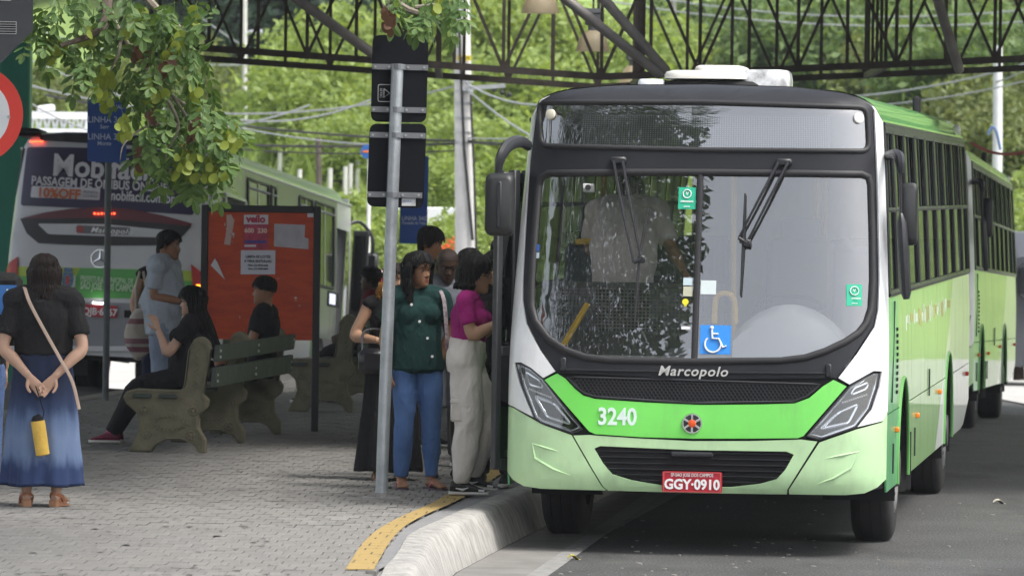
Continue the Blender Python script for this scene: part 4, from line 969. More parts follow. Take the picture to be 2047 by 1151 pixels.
# side, roof
def lside(s):
    def f(y, z, off=0.): return Vector((s*(bw(z)+off), y, z))
    return f
LL = lsd(712, 420)[0]; LL = max(9.5, min(13, LL))
for s in (1, -1):
    sf = lside(s); SB = empty('side_wall'); SB.parent = lb
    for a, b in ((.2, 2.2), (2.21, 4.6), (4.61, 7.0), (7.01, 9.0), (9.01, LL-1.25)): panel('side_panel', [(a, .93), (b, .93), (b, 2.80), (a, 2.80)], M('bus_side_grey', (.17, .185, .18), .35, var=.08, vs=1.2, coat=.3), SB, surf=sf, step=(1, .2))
    for a, b, c in ((.2, 0, 3.2), (0, LL-2.7, 3.2)):
        pass
    panel('skirt_panel', lowpoly(.2, 0, .45, .92, 3.2, True), silver, SB, surf=sf, step=(1, .2)); panel('skirt_panel', lowpoly(0, LL-3.3, .45, .92, 3.2, False), silver, SB, surf=sf, step=(1, .2))
    panel('skirt_panel', [(LL-3.29, .45), (LL-2.75, .45), (LL-2.75, .92), (LL-3.29, .92)], M('arch_green', (.12, .22, .10), .5), SB, surf=sf, step=(1, .2))
    panel('front_post', [(LL-.15, .5), (LL, .5), (LL, 2.8), (LL-.15, 2.8)], silver, SB, surf=sf, step=(1, .2)); panel('door_header', [(LL-1.24, 2.45), (LL-.16, 2.45), (LL-.16, 2.8), (LL-1.24, 2.8)], silver, SB, surf=sf, step=(1, .2))
    m = MB(); m.box((s*.9, LL-.7, 1.5), (.02, 1.1, 2.0)); m.build('door_well', seam_m, SB)
    m = MB(); m.tube([sf(.2+(LL-.2)*i/12, 2.81, .008) for i in range(13)], [(.012, .018)]*13, 6, side=(1, 0, 0)); m.build('gutter_rail', alu, SB)
darkglass = M('dark_window', (.018, .021, .022), .08, spec=.8)
sf = lside(1)
for i, (x0, x1, cy) in enumerate(((503, 545, 400), (549, 559, 410), (606, 632, 430), (638, 675, 440))):
    y0, y1 = lsd(x0, cy)[0], lsd(x1, cy)[0]; pw = empty('side_window'); pw.parent = lb
    zt_, zb_ = 2.70, 1.62; pol = rnd([(y0, zb_), (y1, zb_), (y1, zt_), (y0, zt_)], .07)
    panel('pane', pol, darkglass, pw, surf=sf, off=.006, th=.008, step=(3, .3)); band('window_rubber', pol, (.02, .03), rubber, pw, surf=sf, off=.008)
    m = MB(); ym = (y0+y1)/2; m.tube([sf(ym, zb_, .012), sf(ym, zt_, .012)], [(.008, .025)]*2, 6, side=(1, 0, 0)); m.tube([sf(y0, zt_-.1, .014), sf(y1, zt_-.1, .014)], [(.03, .012)]*2, 6); m.build('window_bar', alu, pw)
y0, y1 = lsd(456, 400)[0], lsd(497, 400)[0]
panel('rear_door', [(y0, .5), (y1, .5), (y1, 2.42), (y0, 2.42)], seam_m, lb, surf=sf, off=.008); band('door_frame', [(y0, .5), (y0, 2.42), (y1, 2.42), (y1, .5)], .03, alu, lb, surf=sf, off=.01, closed=False)
y0, y1 = lsd(655, 600)[0], lsd(677, 600)[0]; a, b = lsd(660, 582)[1], lsd(660, 612)[1]
panel('route_screen', [(y0, b), (y1, b), (y1, a), (y0, a)], seam_m, lb, surf=sf, off=.012); panel('screen_glow', [(y0+.1, b+.03), (y0+(y1-y0)*.6, b+.03), (y0+(y1-y0)*.6, a-.03), (y0+.1, a-.03)], M('screen_lit', (.6, .65, .8), .4, emit=.6), lb, surf=sf, off=.02)
mb = MB(); rows = []
for a in prof:
    u = a*1.25; z = zroof(u)-.03; x = u*bw(min(z, 2.86))/1.25
    rows.append([Vector((x, y, z-(.05 if q == 0 else 0)-(.25*(abs(q-13)/1 < .5)))) for q, y in enumerate([rear(u, 2.9).y+.02, .35, .8]+[1.5+i*(LL-2.2)/9 for i in range(10)]+[LL])])
n_ = len(rows[0]); mb.add([p for r_ in rows for p in r_], [(i*n_+j, i*n_+j+1, (i+1)*n_+j+1, (i+1)*n_+j) for i in range(40) for j in range(n_-1)])
mb.build('roof', M('roof_green', (.17, .30, .18), .3, var=.1, vs=.8, coat=.3), lb, smooth=True, ang=60)
m = MB(); m.box((0, LL-.05, 1.7), (2.3, .08, 2.4)); m.build('front_wall', silver, lb)
m = MB(); m.box((0, LL/2, .62), (2.3, LL-.6, .2)); m.box((0, .6, .55), (1.6, .7, .35)); m.build('chassis', MATS['chassis_black'], lb)
m = MB(); m.box((-1.08, .3, 3.0), (.3, .6, .1), bv=.04); m.build('roof_box', rubber, lb, smooth=True)
for s in (-1, 1):
    wheel(lb, s*1.08, 3.2, .5, s=s); wheel(lb, s*.76, 3.2, .5, s=s); wheel(lb, s*1.06, LL-2.1, .5, s=s)
    m = MB(); m.box((s*.95, 2.5, .45), (.55, .03, .5)); m.build('mud_flap', rubber, lb)
d = empty('front_door'); d.parent = lb
m = MB(); A = sf(LL-.12, 1.5, .02); m.box((1.36, LL-.1, 1.5), (.22, .05, 1.95), bv=.01); m.build('door_leaf', M('door_dark', (.05, .052, .055), .45), d)
m = MB(); m.box((1.36, LL-.12, 1.9), (.14, .03, 1.0)); m.build('door_pane', darkglass, d)
mr = empty('wing_mirror'); mr.parent = lb; m = MB(); m.tube([(1.15, LL, 2.55), (1.3, LL+.1, 2.6), (1.48, LL+.1, 2.4), (1.5, LL+.1, 2.1)], .025, 8, sub=3); m.build('mirror_arm', blackp, mr, smooth=True)
m = MB(); m.box((1.5, LL+.1, 1.98), (.17, .1, .42), bv=.04); m.build('mirror_housing', blackp, mr, smooth=True)
# ================================================================== canopy: steel trusses, roof, columns, lamps
steel = M('dark_brown_steel', (.085, .07, .062), .6, .2, var=.35, vs=5, bump=.3, bs=30); steel_l = M('dusty_grey_tube', (.34, .32, .30), .6, .3, var=.2, vs=5)
def bchord(X):   # bottom chord height: a shallow butterfly section
    return 3.60+.058*abs(X-1.0)
def truss(D, name, label, x0, x1, off):
    t = empty(name, (0, D, 0), 0, label, 'truss', 'canopy trusses')
    H_, pitch = 1.22, 1.08
    n_ = int((x1-x0)/pitch)
    xs_ = [x0+off+i*pitch for i in range(n_+1)]
    pb = [Vector((x, 0, bchord(x))) for x in xs_]; pt = [p+Vector((0, 0, H_)) for p in pb]
    for nm, pp in (('bottom_chord', pb), ('top_chord', pt)):
        m = MB()
        for a, b in zip(pp[:-1], pp[1:]): m.bar(a, b+(b-a)*.002, .085, .075)
        m.build(nm, steel, t)
    for i in range(n_):
        a, b = pb[i], pb[i+1]; mb_, mt_ = (a+b)/2, (pt[i]+pt[i+1])/2
        for p, q in ((a, pt[i]), (mb_, mt_)):
            m = MB(); m.bar(p, q, .038, .038, up=(0, 1, 0)); m.build('vertical', steel, t)
        for p, q in ((a, mt_), (b, mt_)):
            m = MB(); m.bar(p, q, .034, .034, up=(0, 1, 0)); m.build('diagonal', steel, t)
    return t
truss(60.0, 'roof_truss', 'dark steel lattice truss of the canopy, the front one of two parallel spans', -4.6, 8.6, .15)
truss(66.0, 'roof_truss', 'dark steel lattice truss of the canopy, behind the front span', -4.8, 9.4, .40)
for X0, dx in ((-.86, -.05), (1.42, .0), (4.1, .15)):      # cross trusses between the two spans
    t = empty('cross_truss', (X0, 60, 0), 0, 'short dark cross truss tying the two canopy spans together', 'truss', 'canopy cross trusses')
    for i in range(5):
        y = .4+i*1.2; a = Vector((dx*i/5, y, bchord(X0))); m = MB(); m.bar(a, a+Vector((0, 0, 1.22)), .034, .034, up=(0, 1, 0)); m.build('vertical', steel, t)
    for zz in (0, 1.22): m = MB(); m.bar((0, .1, bchord(X0)+zz), (dx, 6, bchord(X0)+zz), .07, .07, up=(1, 0, 0)); m.build('chord', steel, t)
for a, b in (((575, -15), (742, 106)), ((1108, -20), (1318, 148)), ((1195, -15), (1330, 140)), ((1688, -10), (1905, 140))):
    A, B = at(*a, 58.6), at(*b, 58.6)
    if a[0] == 1688: A, B = at(1868, -20, 58.6), at(1917, 138, 58.6)
    up = A+(A-B).normalized()*2.6
    m = MB(); m.tube([up, B], .055, 10); m.ball(B, .055); m.build('roof_brace', steel_l, smooth=True, label='pale grey tubular brace slanting down through the dark canopy trusses', cat='brace', group='tubular canopy braces')
RZ = 5.5
def rzf(x, y): return lerp_tab([(35.6, 4.0), (46, 4.6), (52, 5.1), (62, 5.5), (90, 5.6)], y)+.045*abs(x-1)
m = MB()  # unseen roof; its slab edges are shaped to shade the platform
for t0, t1, s0, s1 in ((TL-1.9, TR-.5, 35.6, 54), (TL-1.9, -7.7, 54, 72.5), (-6.3, TR-.5, 54, 72.5), (TR-.5, TR+7, 42.5, 72.5), (TL-7, TL-1.9, 50, 72.5)):  # gap between the slabs added to light the pendant lamps
    ss_ = [s0+(s1-s0)*i/8 for i in range(9)]; tt_ = [t0+(t1-t0)*i/4 for i in range(5)]
    for dz in (0, .08): m.add([(*lane(s_, t_), rzf(*lane(s_, t_))+dz) for s_ in ss_ for t_ in tt_], [(j*5+i, j*5+i+1, (j+1)*5+i+1, (j+1)*5+i) for j in range(8) for i in range(4)])
m.build('canopy_roof', M('roof_sheet', (.13, .13, .13), .7), label='broad grey sheet roof of the bus terminal above the trusses', cat='roof')
m = MB(); m.bar((*lane(54, -7.0), rzf(*lane(54, -7.0))), (*lane(72.5, -7.0), rzf(*lane(72.5, -7.0))), .12, .08)  # unseen beam added to hang the lamps in that gap
for s_ in (54, 60, 66, 72.4): m.bar((*lane(s_, -8.1), rzf(*lane(s_, -8.1))+.05), (*lane(s_, -5.8), rzf(*lane(s_, -5.8))+.05), .08, .06)
m.build('ridge_beam', steel, label='added dark steel beam carrying the lamps along the canopy gap made to light them', cat='beam')
teal = M('teal_green_paint', (.02, .22, .14), .45, var=.08, vs=2)
for px, D, w in ((30, 72, .42), (2140, 64, .4), (-250, 52, .4)):
    p = at(px, 200, D); m = MB(); m.box((p.x, D, 2.3), (w, w, 6.2), bv=.03); m.build('canopy_column', teal, label='teal green steel column holding up the terminal canopy', cat='column', group='canopy columns')
lampc = M('lamp_translucent', (.80, .70, .50), .4, var=.08, vs=6)
_t = lampc.node_tree; _o = _t.nodes['Material Output']; _tr = nn(_t, 'ShaderNodeBsdfTranslucent'); _tr.inputs[0].default_value = (.9, .78, .55, 1); _mx = nn(_t, 'ShaderNodeMixShader'); _mx.inputs[0].default_value = .55
_t.links.new(_t.nodes['Principled BSDF'].outputs[0], _mx.inputs[1]); _t.links.new(_tr.outputs[0], _mx.inputs[2]); _t.links.new(_mx.outputs[0], _o.inputs[0]); lampg = M('lamp_gear_grey', (.22, .23, .24), .5)
for px, py, D, lbl in ((1080, 27, 56, 'above the front truss near the top edge of the canopy'), (1185, 103, 62, 'hanging between the truss posts over the bus'), (1266, 168, 71, 'hanging lowest, just above the bus roof')):
    p = at(px, py, D); t = empty('pendant_lamp', p, 0, 'cream bell shaped pendant lamp '+lbl, 'lamp', 'pendant lamps')
    m = MB(); m.loft([[(r_*cos(a), r_*sin(a), z) for a in [2*pi*i/24 for i in range(24)]] for r_, z in ((.195, 0), (.19, .03), (.165, .12), (.12, .20), (.07, .235))], caps=False); m.build('shade', lampc, t, smooth=True)
    m = MB(); m.tube([(0, 0, .22), (0, 0, .30)], .06, 12); m.box((0, 0, .37), (.19, .15, .15), bv=.02); m.box((0, 0, .46), (.22, .17, .05)); m.build('ballast', lampg, t, smooth=True)
    m = MB(); m.tube([(0, 0, .48), (0, 0, rzf(p.x, p.y)-p.z+.03)], .012, 6); m.build('rod', steel, t)
# ================================================================== street furniture
cast = M('olive_cast_concrete', (.155, .145, .095), .85, var=.3, vs=5, bump=.6, bs=40); slat_g = M('dark_green_slat', (.026, .048, .040), .6, col2=(.06, .066, .058), vs=5, bump=.3, bs=30, stretch=(1, 1, 1))
bolt_m = M('bolt_steel', (.5, .5, .5), .4, .8)
PLATE = [(-.62, 0), (-.44, .0), (-.40, .06), (-.31, .10), (-.18, .10), (-.09, .06), (-.05, 0), (.0, 0), (.0, .10), (-.055, .20), (-.06, .30), (.01, .36), (.02, .42), (-.02, .47), (.035, .82), (.02, .88), (-.02, .915), (-.065, .92), (-.105, .895), (-.13, .84), (-.155, .60), (-.17, .52), (-.21, .495), (-.56, .50), (-.64, .48), (-.67, .43), (-.64, .38), (-.55, .30), (-.535, .20), (-.56, .12)]
def bench_end(parent, y):
    m = MB(); T = Matrix.Translation((0, y, 0)); R = T
    m.prism([(x, z) for x, z in PLATE], -.045, .045, R); o = m.build('bench_end', cast, parent)
    bv = o.modifiers.new('b', 'BEVEL'); bv.width = .012; bv.segments = 2
    # cast relief: rim, oval wreath and corner rosettes
    for yy in (-.048,):
        m = MB()
        inn = [(x*.93-.022, z*.94+.018) for x, z in PLATE]
        m.tube([(x, y+yy, z) for x, z in inn+inn[:1]], [(.006, .004)]*(len(inn)+1), 5); m.build('rim_relief', cast, parent)
        m = MB()
        for k in range(22):
            a = 2*pi*k/22; c = (-.29+.11*cos(a), .235+.045*sin(a)); m.tube([(c[0], y+yy, c[1]), (c[0]+.035*cos(a+.5), y+yy-.008, c[1]+.028*sin(a+.5)-.004)], [.010, .003], 5)
        m.build('wreath_relief', cast, parent)
        for cx_, cz_ in ((-.49, .33), (-.10, .33), (-.47, .10+.04), (-.12, .14)):
            m = MB()
            for k in range(9): a = 2*pi*k/9; m.ball((cx_+.03*cos(a), y+yy, cz_+.03*sin(a)), (.013, .008, .011), 6, 4)
            m.ball((cx_, y+yy, cz_), (.018, .010, .018), 8, 5); m.build('rosette_relief', cast, parent)
        m = MB()
        for k in range(7): z = .50+k*.05; m.tube([(-.075+.022*sin(k*1.8), y+yy, z), (-.075-.022*sin(k*1.8), y+yy-.004, z+.03)], [.010, .006], 5)
        m.build('vine_relief', cast, parent)
def bench(x, y, label, n=3, L=3.4):
    b = empty('bench', (x, y, PZ), -AX, label, 'bench', 'concrete and green slat benches')
    ends = [L*i/(n-1) for i in range(n)]
    for e in ends: bench_end(b, e)
    for xx, zz, w, h, tilt in ((.065, .60, .035, .155, .10), (.085, .79, .035, .13, .10)):
        m = MB(); m.box((xx, L/2, zz), (w, L+.16, h), Matrix.Rotation(tilt, 3, 'Y'), bv=.006); o = m.build('back_slat', slat_g, b)
        for e in ends:
            for dz in (.02, -.03): m = MB(); m.ball((xx+.02, e, zz+dz), .012, 8, 5); m.build('bolt', bolt_m, o)
    for xx in (-.51, -.30):
        m = MB(); m.box((xx, L/2, .445), (.155, L+.14, .035), bv=.008); m.build('seat_slat', slat_g, b)
    return b
p1 = on(412, 905); bench(p1.x, p1.y, 'concrete bench with green slats where the two people in black sit')
p2_ = on(706, 824); bench(p2_.x, p2_.y, 'concrete bench with pale worn slats, empty, behind the notice board post', n=2, L=2.2)
# notice board
frame_m = M('board_frame_black', (.018, .02, .022), .5, var=.2, vs=6)
def board_red():
    m = M('board_orange_red', (.60, .085, .018), .6, var=.0, vs=3.2, col2=(.40, .042, .012), bump=.2, bs=30, stretch=(1, 1, 3.5)); return m
bp = on(629, 862); nb = empty('notice_board', (bp.x, bp.y, PZ), radians(-1.5), 'orange red notice board with torn posters on two black posts', 'notice board')
k = bp.y/F; bwid = 225*k; bh = (862-412)*k
m = MB(); m.box((0, 0, bh/2), (.06, .06, bh), bv=.006); m.build('post', frame_m, nb); m = MB(); m.box((-bwid, 0, bh/2), (.06, .06, bh), bv=.006); m.build('post', frame_m, nb)
m = MB(); m.box((-bwid/2, 0, bh-.03), (bwid-.062, .06, .06), bv=.006); m.build('top_rail', frame_m, nb)
pb = (862-680)*k; m = MB(); m.box((-bwid/2, 0, (pb+bh-.06)/2), (bwid-.062, .03, bh-.06-pb)); m.build('panel', board_red(), nb)
def poster(x0, y0, x1, y1, mt, y=-.019, t=.002, poly=None, name='poster'):
    f = lambda px, py: ((px-629)*k, (862-py)*k+(px-629)*.014*k)
    q = [f(*p) for p in (poly or ((x0, y1), (x1, y1), (x1, y0), (x0, y0)))]
    m = MB(); m.prism(q, y, y-t); return m.build(name, mt, nb), f
paper = M('paper', (.62, .62, .63), .8, var=.05, vs=9)
_, f = poster(482, 430, 531, 498, M('poster_magenta', (.42, .05, .10), .6, var=.35, vs=14)); poster(482, 429, 531, 448, M('poster_white', (.62, .60, .62), .7), y=-.0225)
x, z = f(506, 438); put_text('veílo', .085, M('poster_red_ink', (.42, .02, .06), .6), (x, -.026, z), nb, off=.004, ext=.0006)
x, z = f(506, 461); put_text('600  230', .055, M('poster_cream_ink', (.75, .55, .45), .6), (x, -.023, z), nb, off=.002, ext=.0006); 
poster(484, 480, 528, 486, M('poster_navy', (.08, .05, .25), .6, var=.5, vs=40), y=-.0225); poster(484, 489, 507, 493, paper, y=-.0225)
poster(0, 0, 0, 0, M('paper_grey', (.45, .43, .46), .75, var=.12, vs=12), poly=((543, 492), (612, 498), (612, 477), (604, 474), (605, 449), (543, 447)))
o, f = poster(477, 500, 546, 548, M('paper_lilac', (.60, .60, .66), .8))
ink = M('ink_black', (.02, .02, .03), .7)
for i, (tx, sz, yy) in enumerate((('LIMPA-SE LOTES', .032, 513), ('E TIRA ENTULHO', .032, 522), ('Neto: (12) 98764.4658', .0195, 530), ('Neto: (12) 98703.9869', .0195, 537))):
    x, z = f(511.5, yy); put_text(tx, sz, ink, (x, -.024, z), nb, off=.0008, ext=.0006, sx=.95)
poster(609, 425, 621, 434, paper)
poster(0, 0, 0, 0, paper, poly=((417, 530), (425, 516), (430, 524), (446, 559), (436, 549)))
rp = random.Random(3)
for i in range(26):       # torn scraps left on the board
    px = rp.choice((rp.uniform(443, 462), rp.uniform(424, 600))); py = rp.uniform(424, 490) if px < 465 else rp.uniform(425, 660); w, h_ = rp.uniform(1.5, 5), rp.uniform(1.5, 9)
    if 476 < px < 615 and 428 < py < 550: continue
    poster(0, 0, 0, 0, M('scrap_%d' % (i % 3), ((.55, .40, .36), (.5, .2, .14), (.62, .58, .56))[i % 3], .8), poly=((px, py+h_), (px+w, py+h_*.8), (px+w*.7, py), (px-w*.3, py+h_*.2)), name='paper_scrap')
poster(0, 0, 0, 0, M('scrap_0'), poly=((443, 488), (455, 490), (463, 440), (456, 428), (447, 430), (448, 455)), name='paper_scrap')
# tall double signboard, seen from the back, leaning a little
galv = M('galvanised_tube', (.42, .45, .48), .4, .55, var=.2, vs=7, bump=.2, bs=30); bracket = M('bracket_grey', (.24, .25, .27), .45, .5, var=.1, vs=9); sback = M('sign_back_charcoal', (.007, .008, .011), .75, var=.15, vs=3, spec=.15)
sp = on(762, 994); sb = empty('double_signboard', (sp.x, sp.y, PZ), 0, 'two dark signboards seen from behind on a leaning galvanised pole', 'sign')
k = sp.y/F
def sl_(px, py): return Vector(((px-762)*k-(994-py)*.014*k, 0, (994-py)*k+(px-762)*.014*k))
m = MB(); m.tube([sl_(762, 996), sl_(768, 830), sl_(795, 128)], [.042, .042, .042], 20); m.build('pole', galv, sb, smooth=True)
m = MB(); m.tube([sl_(762, 996), sl_(762.3, 984)], .045, 16); m.box(sl_(762, 996)+Vector((0, 0, .006)), (.26, .2, .012)); m.build('pole_foot', M('foot_mortar', (.28, .27, .26), .8, var=.3, vs=20), sb)
for c4 in (((745, 70), (857, 70), (852, 245), (741, 243)), ((739, 247), (853, 247), (846, 417), (733, 412))):
    q = [sl_(*p) for p in c4]; q2 = rnd([(p.x, p.z) for p in q], .055, 5); m = MB(); m.prism(q2, .050, .054); m.build('sign_panel', sback, sb)
for px, py, hw in ((800, 134, 56), (797, 219, 55), (795, 270, 56), (789, 389, 55)):
    a, b = sl_(px-hw, py-1), sl_(px+hw, py+1.5); m = MB(); m.bar(a+Vector((0, .044, 0)), b+Vector((0, .044, 0)), .038, .01, up=(0, 1, 0)); c_ = sl_(px-3, py)
    m.tube([c_+Vector((0, 0, -.018)), c_+Vector((0, 0, .018))], .047, 16); cl = m.build('bracket', bracket, sb)
    m = MB()
    for dx in (-.17, -.075, .055, .165): q = (a+b)/2+Vector((dx, .037, 0)); m = MB(); m.tube([q, q+Vector((0, -.012, 0))], .009, 8); m.build('bolt', bolt_m, cl)
wht = M('decal_white', (.62, .62, .62), .6)
c_ = sl_(769, 186); m = MB(); rr = rrect(-.045, -.058, .045, .058, .012); m.tube([c_+Vector((p[0], .049, p[1])) for p in rr+rr[:1]], .0025, 4); m.tube([c_+Vector((x, .048, z)) for x, z in ((-.005, .03), (.035, 0), (-.005, -.03), (-.005, .03))], .004, 4); m.build('decal', wht, sb)
put_text('SETEC', .024, wht, c_+Vector((-.025, .047, 0)), sb, rot=(pi/2, pi/2, 0), ext=.0004)
c_ = sl_(817, 404); m = MB(); m.box(c_+Vector((0, .049, 0)), (.095, .002, .05)); m.build('label', M('label_white', (.6, .62, .64), .6), sb); put_text('SEDRA', .022, M('label_ink', (.15, .2, .4), .6), c_+Vector((-.012, .047, .006)), sb, ext=.0004)
# round regulatory sign and grey sign back at the left edge
rc = at(-53, 229, 33.5); rs = empty('round_sign', (rc.x, 33.5, PZ), 0, 'round white traffic sign with a broad red rim at the pavement edge', 'sign'); zc = rc.z-PZ
m = MB(); m.disc((0, 0, zc), .305, (0, -1, 0), .004, 48); m.build('sign_disc', M('sign_red', (.72, .055, .04), .4), rs, smooth=True)
m = MB(); m.disc((0, -.0045, zc), .222, (0, -1, 0), .003, 48); m.build('sign_field', M('sign_white', (.74, .77, .80), .4), rs, smooth=True)
p = at(18, 234, 33.5)-rc; m = MB(); m.disc((p.x, -.008, zc+p.z), .010, (0, -1, 0), .006, 12); m.build('bolt', bolt_m, rs)
m = MB(); m.tube([(-.02, .05, -.3), (-.02, .05, zc+.5)], .035, 12); m.build('pole', galv, rs, smooth=True)
gs = at(-30, 40, 33.0); g = empty('grey_signboard', (gs.x, 33.0, PZ), 0, 'plain grey back of an angular signboard above the round red sign', 'sign')
q = [at(px, py, 33.0)-Vector((gs.x, 33, PZ)) for px, py in ((-120, -70), (66, -70), (66, 62), (2, 126), (-120, 126))]
m = MB(); m.prism([(v.x, v.z) for v in q], 0, .004); m.build('sign_panel', M('sign_back_grey', (.085, .09, .10), .5, var=.1, vs=4), g)
for x0, y0, x1, y1 in ((-5, -6, 22, 2), (-8, 43, 33, 69)):
    a, b = at(x0, y0, 33)-Vector((gs.x, 33, PZ)), at(x1, y1, 33)-Vector((gs.x, 33, PZ)); m = MB(); m.box(((a.x+b.x)/2, -.003, (a.z+b.z)/2), (b.x-a.x, .003, a.z-b.z)); m.build('label', wht, g)
    if y0 > 0:
        for i in range(5): zz = a.z+(b.z-a.z)*(i+.7)/5.4; m = MB(); m.box(((a.x*.42+b.x*.58), -.006, zz), ((b.x-a.x)*.78, .002, .008)); m.build('label_print', sback, g)
m = MB(); m.tube([(-.15, .05, -.3), (-.15, .05, 4.2)], .04, 12); m.build('pole', galv, g, smooth=True)
# blue route signs
blue = M('route_blue', (.018, .085, .34), .45, var=.05, vs=3); bluel = M('route_letter', (.55, .62, .80), .5)
rp_ = on(211, 800); r1 = empty('route_sign', (rp_.x, rp_.y, PZ), 0, 'blue route sign for lines 343 half hidden by leaves on a grey pole', 'sign', 'blue route signs')
k = rp_.y/F; fr = lambda px, py: Vector(((px-211)*k, 0, (800-py)*k+(px-211)*.014*k))
m = MB(); m.tube([(0, 0, 0), fr(211, 205)], .032, 12); m.build('pole', M('pole_grey', (.10, .11, .12), .5, .3, var=.2, vs=6), r1, smooth=True)
q = rnd([(fr(*p).x, fr(*p).z) for p in ((168, 198), (246, 200), (247, 326), (169, 323))], .035); m = MB(); m.prism(q, -.045, -.04); m.build('sign_panel', blue, r1)
for tx, px, py, s_ in (('TERMINAL', 215, 214, .055), ('LINHA 343', 207, 240, .085), ('Serr', 203, 254, .055), ('LINHA 344', 207, 274, .085), ('Monte', 203, 287, .055)): put_text(tx, s_, bluel, fr(px, py)+Vector((0, -.048, 0)), r1, off=.001, ext=.0006, sx=.93)
r2p = at(834, 487, 70); r2 = empty('route_sign', (r2p.x, 70, PZ), 0, 'dark blue route sign for line 342 behind the double signboard pole', 'sign', 'blue route signs')
k = 70/F; m = MB(); m.tube([(0.03, 0, 0), (.03, 0, 2.9)], .03, 10); m.build('pole', MATS['pole_grey'], r2, smooth=True)
q = rnd([((px-834)*k, r2p.z-PZ+(487-py)*k) for px, py in ((798, 487), (853, 488), (855, 312), (800, 310))], .03); m = MB(); m.prism(q, -.05, -.045); m.build('sign_panel', blue, r2)
for tx, py, s_ in (('LINHA 342', 437, .075), ('Pousada do Vale', 446, .05)): put_text(tx, s_, bluel, ((827-834)*k, -.053, r2p.z-PZ+(487-py)*k), r2, off=.001, ext=.0006, sx=.9)
# stop sign and small signs beyond
st = at(748, 572, 84); ss = empty('stop_sign', (st.x, 84, -.9), 0, 'red octagonal stop sign on a post beyond the waiting people', 'sign')
r_ = 36*84/F; m = MB(); z0 = st.z+.9; m.prism([(r_*cos(radians(22.5+45*i)), z0+r_*sin(radians(22.5+45*i))) for i in range(8)], 0, .01); m.build('sign_panel', M('stop_red', (.55, .03, .03), .45), ss)
m = MB(); q = [(r_*.93*cos(radians(22.5+45*i)), z0+r_*.93*sin(radians(22.5+45*i))) for i in range(8)]; m.tube([(a, -.006, b) for a, b in q+q[:1]], .012, 4); m.build('sign_rim', white_l, ss)
put_text('PARE', .2, white_l, (0, -.012, z0), ss, off=.006); m = MB(); m.tube([(0, .04, 0), (0, .04, z0)], .035, 8); m.build('pole', galv, ss)
bs_ = at(735, 303, 88); b_ = empty('round_blue_sign', (bs_.x, 88, -1), 0, 'small round blue sign on a thin white post behind the signboards', 'sign'); m = MB(); m.disc((0, 0, bs_.z+1), .115, (0, -1, 0), .01, 24); m.build('sign_disc', M('round_blue', (.03, .12, .38), .4), b_); m = MB(); m.box((0, -.016, bs_.z+1), (.16, .006, .03)); m.build('sign_bar', orange, b_); m = MB(); m.tube([(.03, .05, 0), (.03, .05, bs_.z+1.1)], .03, 8); m.build('pole', white_l, b_)
# ================================================================== people
def fuse(mb, voxel=.012, it=4):
    """one continuous skin over overlapping lofts"""
    me = mb.mesh('f', MATS['seam_black']); o = bpy.data.objects.new('f', me); COL.objects.link(o)
    r = o.modifiers.new('r', 'REMESH'); r.mode = 'VOXEL'; r.voxel_size = voxel
    s = o.modifiers.new('s', 'SMOOTH'); s.factor = .5; s.iterations = it
    dg = bpy.context.evaluated_depsgraph_get(); dg.update(); m2 = bpy.data.meshes.new_from_object(o.evaluated_get(dg))
    vs = [v.co.copy() for v in m2.vertices]; ns = [v.normal.copy() for v in m2.vertices]; fs = [list(p.vertices) for p in m2.polygons]
    bpy.data.objects.remove(o); bpy.data.meshes.remove(me); bpy.data.meshes.remove(m2); return vs, ns, fs
def garment(name, mb, mat, parent, voxel=.0095, fold=.006, fs=(6, 6, 4.2), seed=0, it=3, colf=None):
    vs, ns, faces = fuse(mb, voxel, it); out = MB(); sd = Vector((seed*3.1, seed*1.7, seed*2.3))
    for i, (v, n) in enumerate(zip(vs, ns)):
        q = Vector((v.x*fs[0], v.y*fs[1], v.z*fs[2]))+sd
        a = noise.noise(q+Vector((v.z*2, 0, 0))); b = noise.noise(q*2.3+Vector((0, v.z*3, 1)))
        c_ = noise.noise(q*5.1+Vector((v.z*6, v.z*2, 7))); vs[i] = v+n*(fold*1.35*(1-2.4*abs(a))+fold*.7*b+fold*.3*c_)
    out.add(vs, faces); return out.build(name, mat, parent, smooth=True, ang=180, fix=False)
def skin(name, col, rough=.5):
    if name in MATS: return MATS[name]
    m = M(name, col, rough, var=.06, vs=14, bump=.08, bs=160); b = m.node_tree.nodes['Principled BSDF']; b.inputs['Subsurface Weight'].default_value = .12; b.inputs['Subsurface Radius'].default_value = (.012, .005, .003); return m
ZT = [(-.122, .012, .060, -.02), (-.112, .034, .082, .012), (-.095, .046, .089, .04), (-.075, .055, .089, .058), (-.050, .061, .087, .072), (-.022, .066, .085, .083), (.005, .070, .084, .090), (.035, .0735, .089, .096), (.065, .072, .084, .096), (.09, .062, .066, .082), (.107, .046, .047, .062), (.118, .024, .024, .034), (.122, .002, .002, .003)]
def hsec(z):
    if z <= ZT[0][0]: return ZT[0][1:]
    for a, b in zip(ZT[:-1], ZT[1:]):
        if z <= b[0]: t = (z-a[0])/(b[0]-a[0]); return tuple(a[i]+(b[i]-a[i])*t for i in (1, 2, 3))
    return ZT[-1][1:]
def hpt(ph, z, off=0.):       # skull surface; ph = 0 at the face
    w, f, b = hsec(z); s, c = sin(ph), cos(ph)
    x = (w+off)*math.copysign(abs(s)**.88, s); y = -(f+off)*math.copysign(abs(c)**.9, c) if c > 0 else (b+off)*abs(c)**.9
    return Vector((x, y, z))
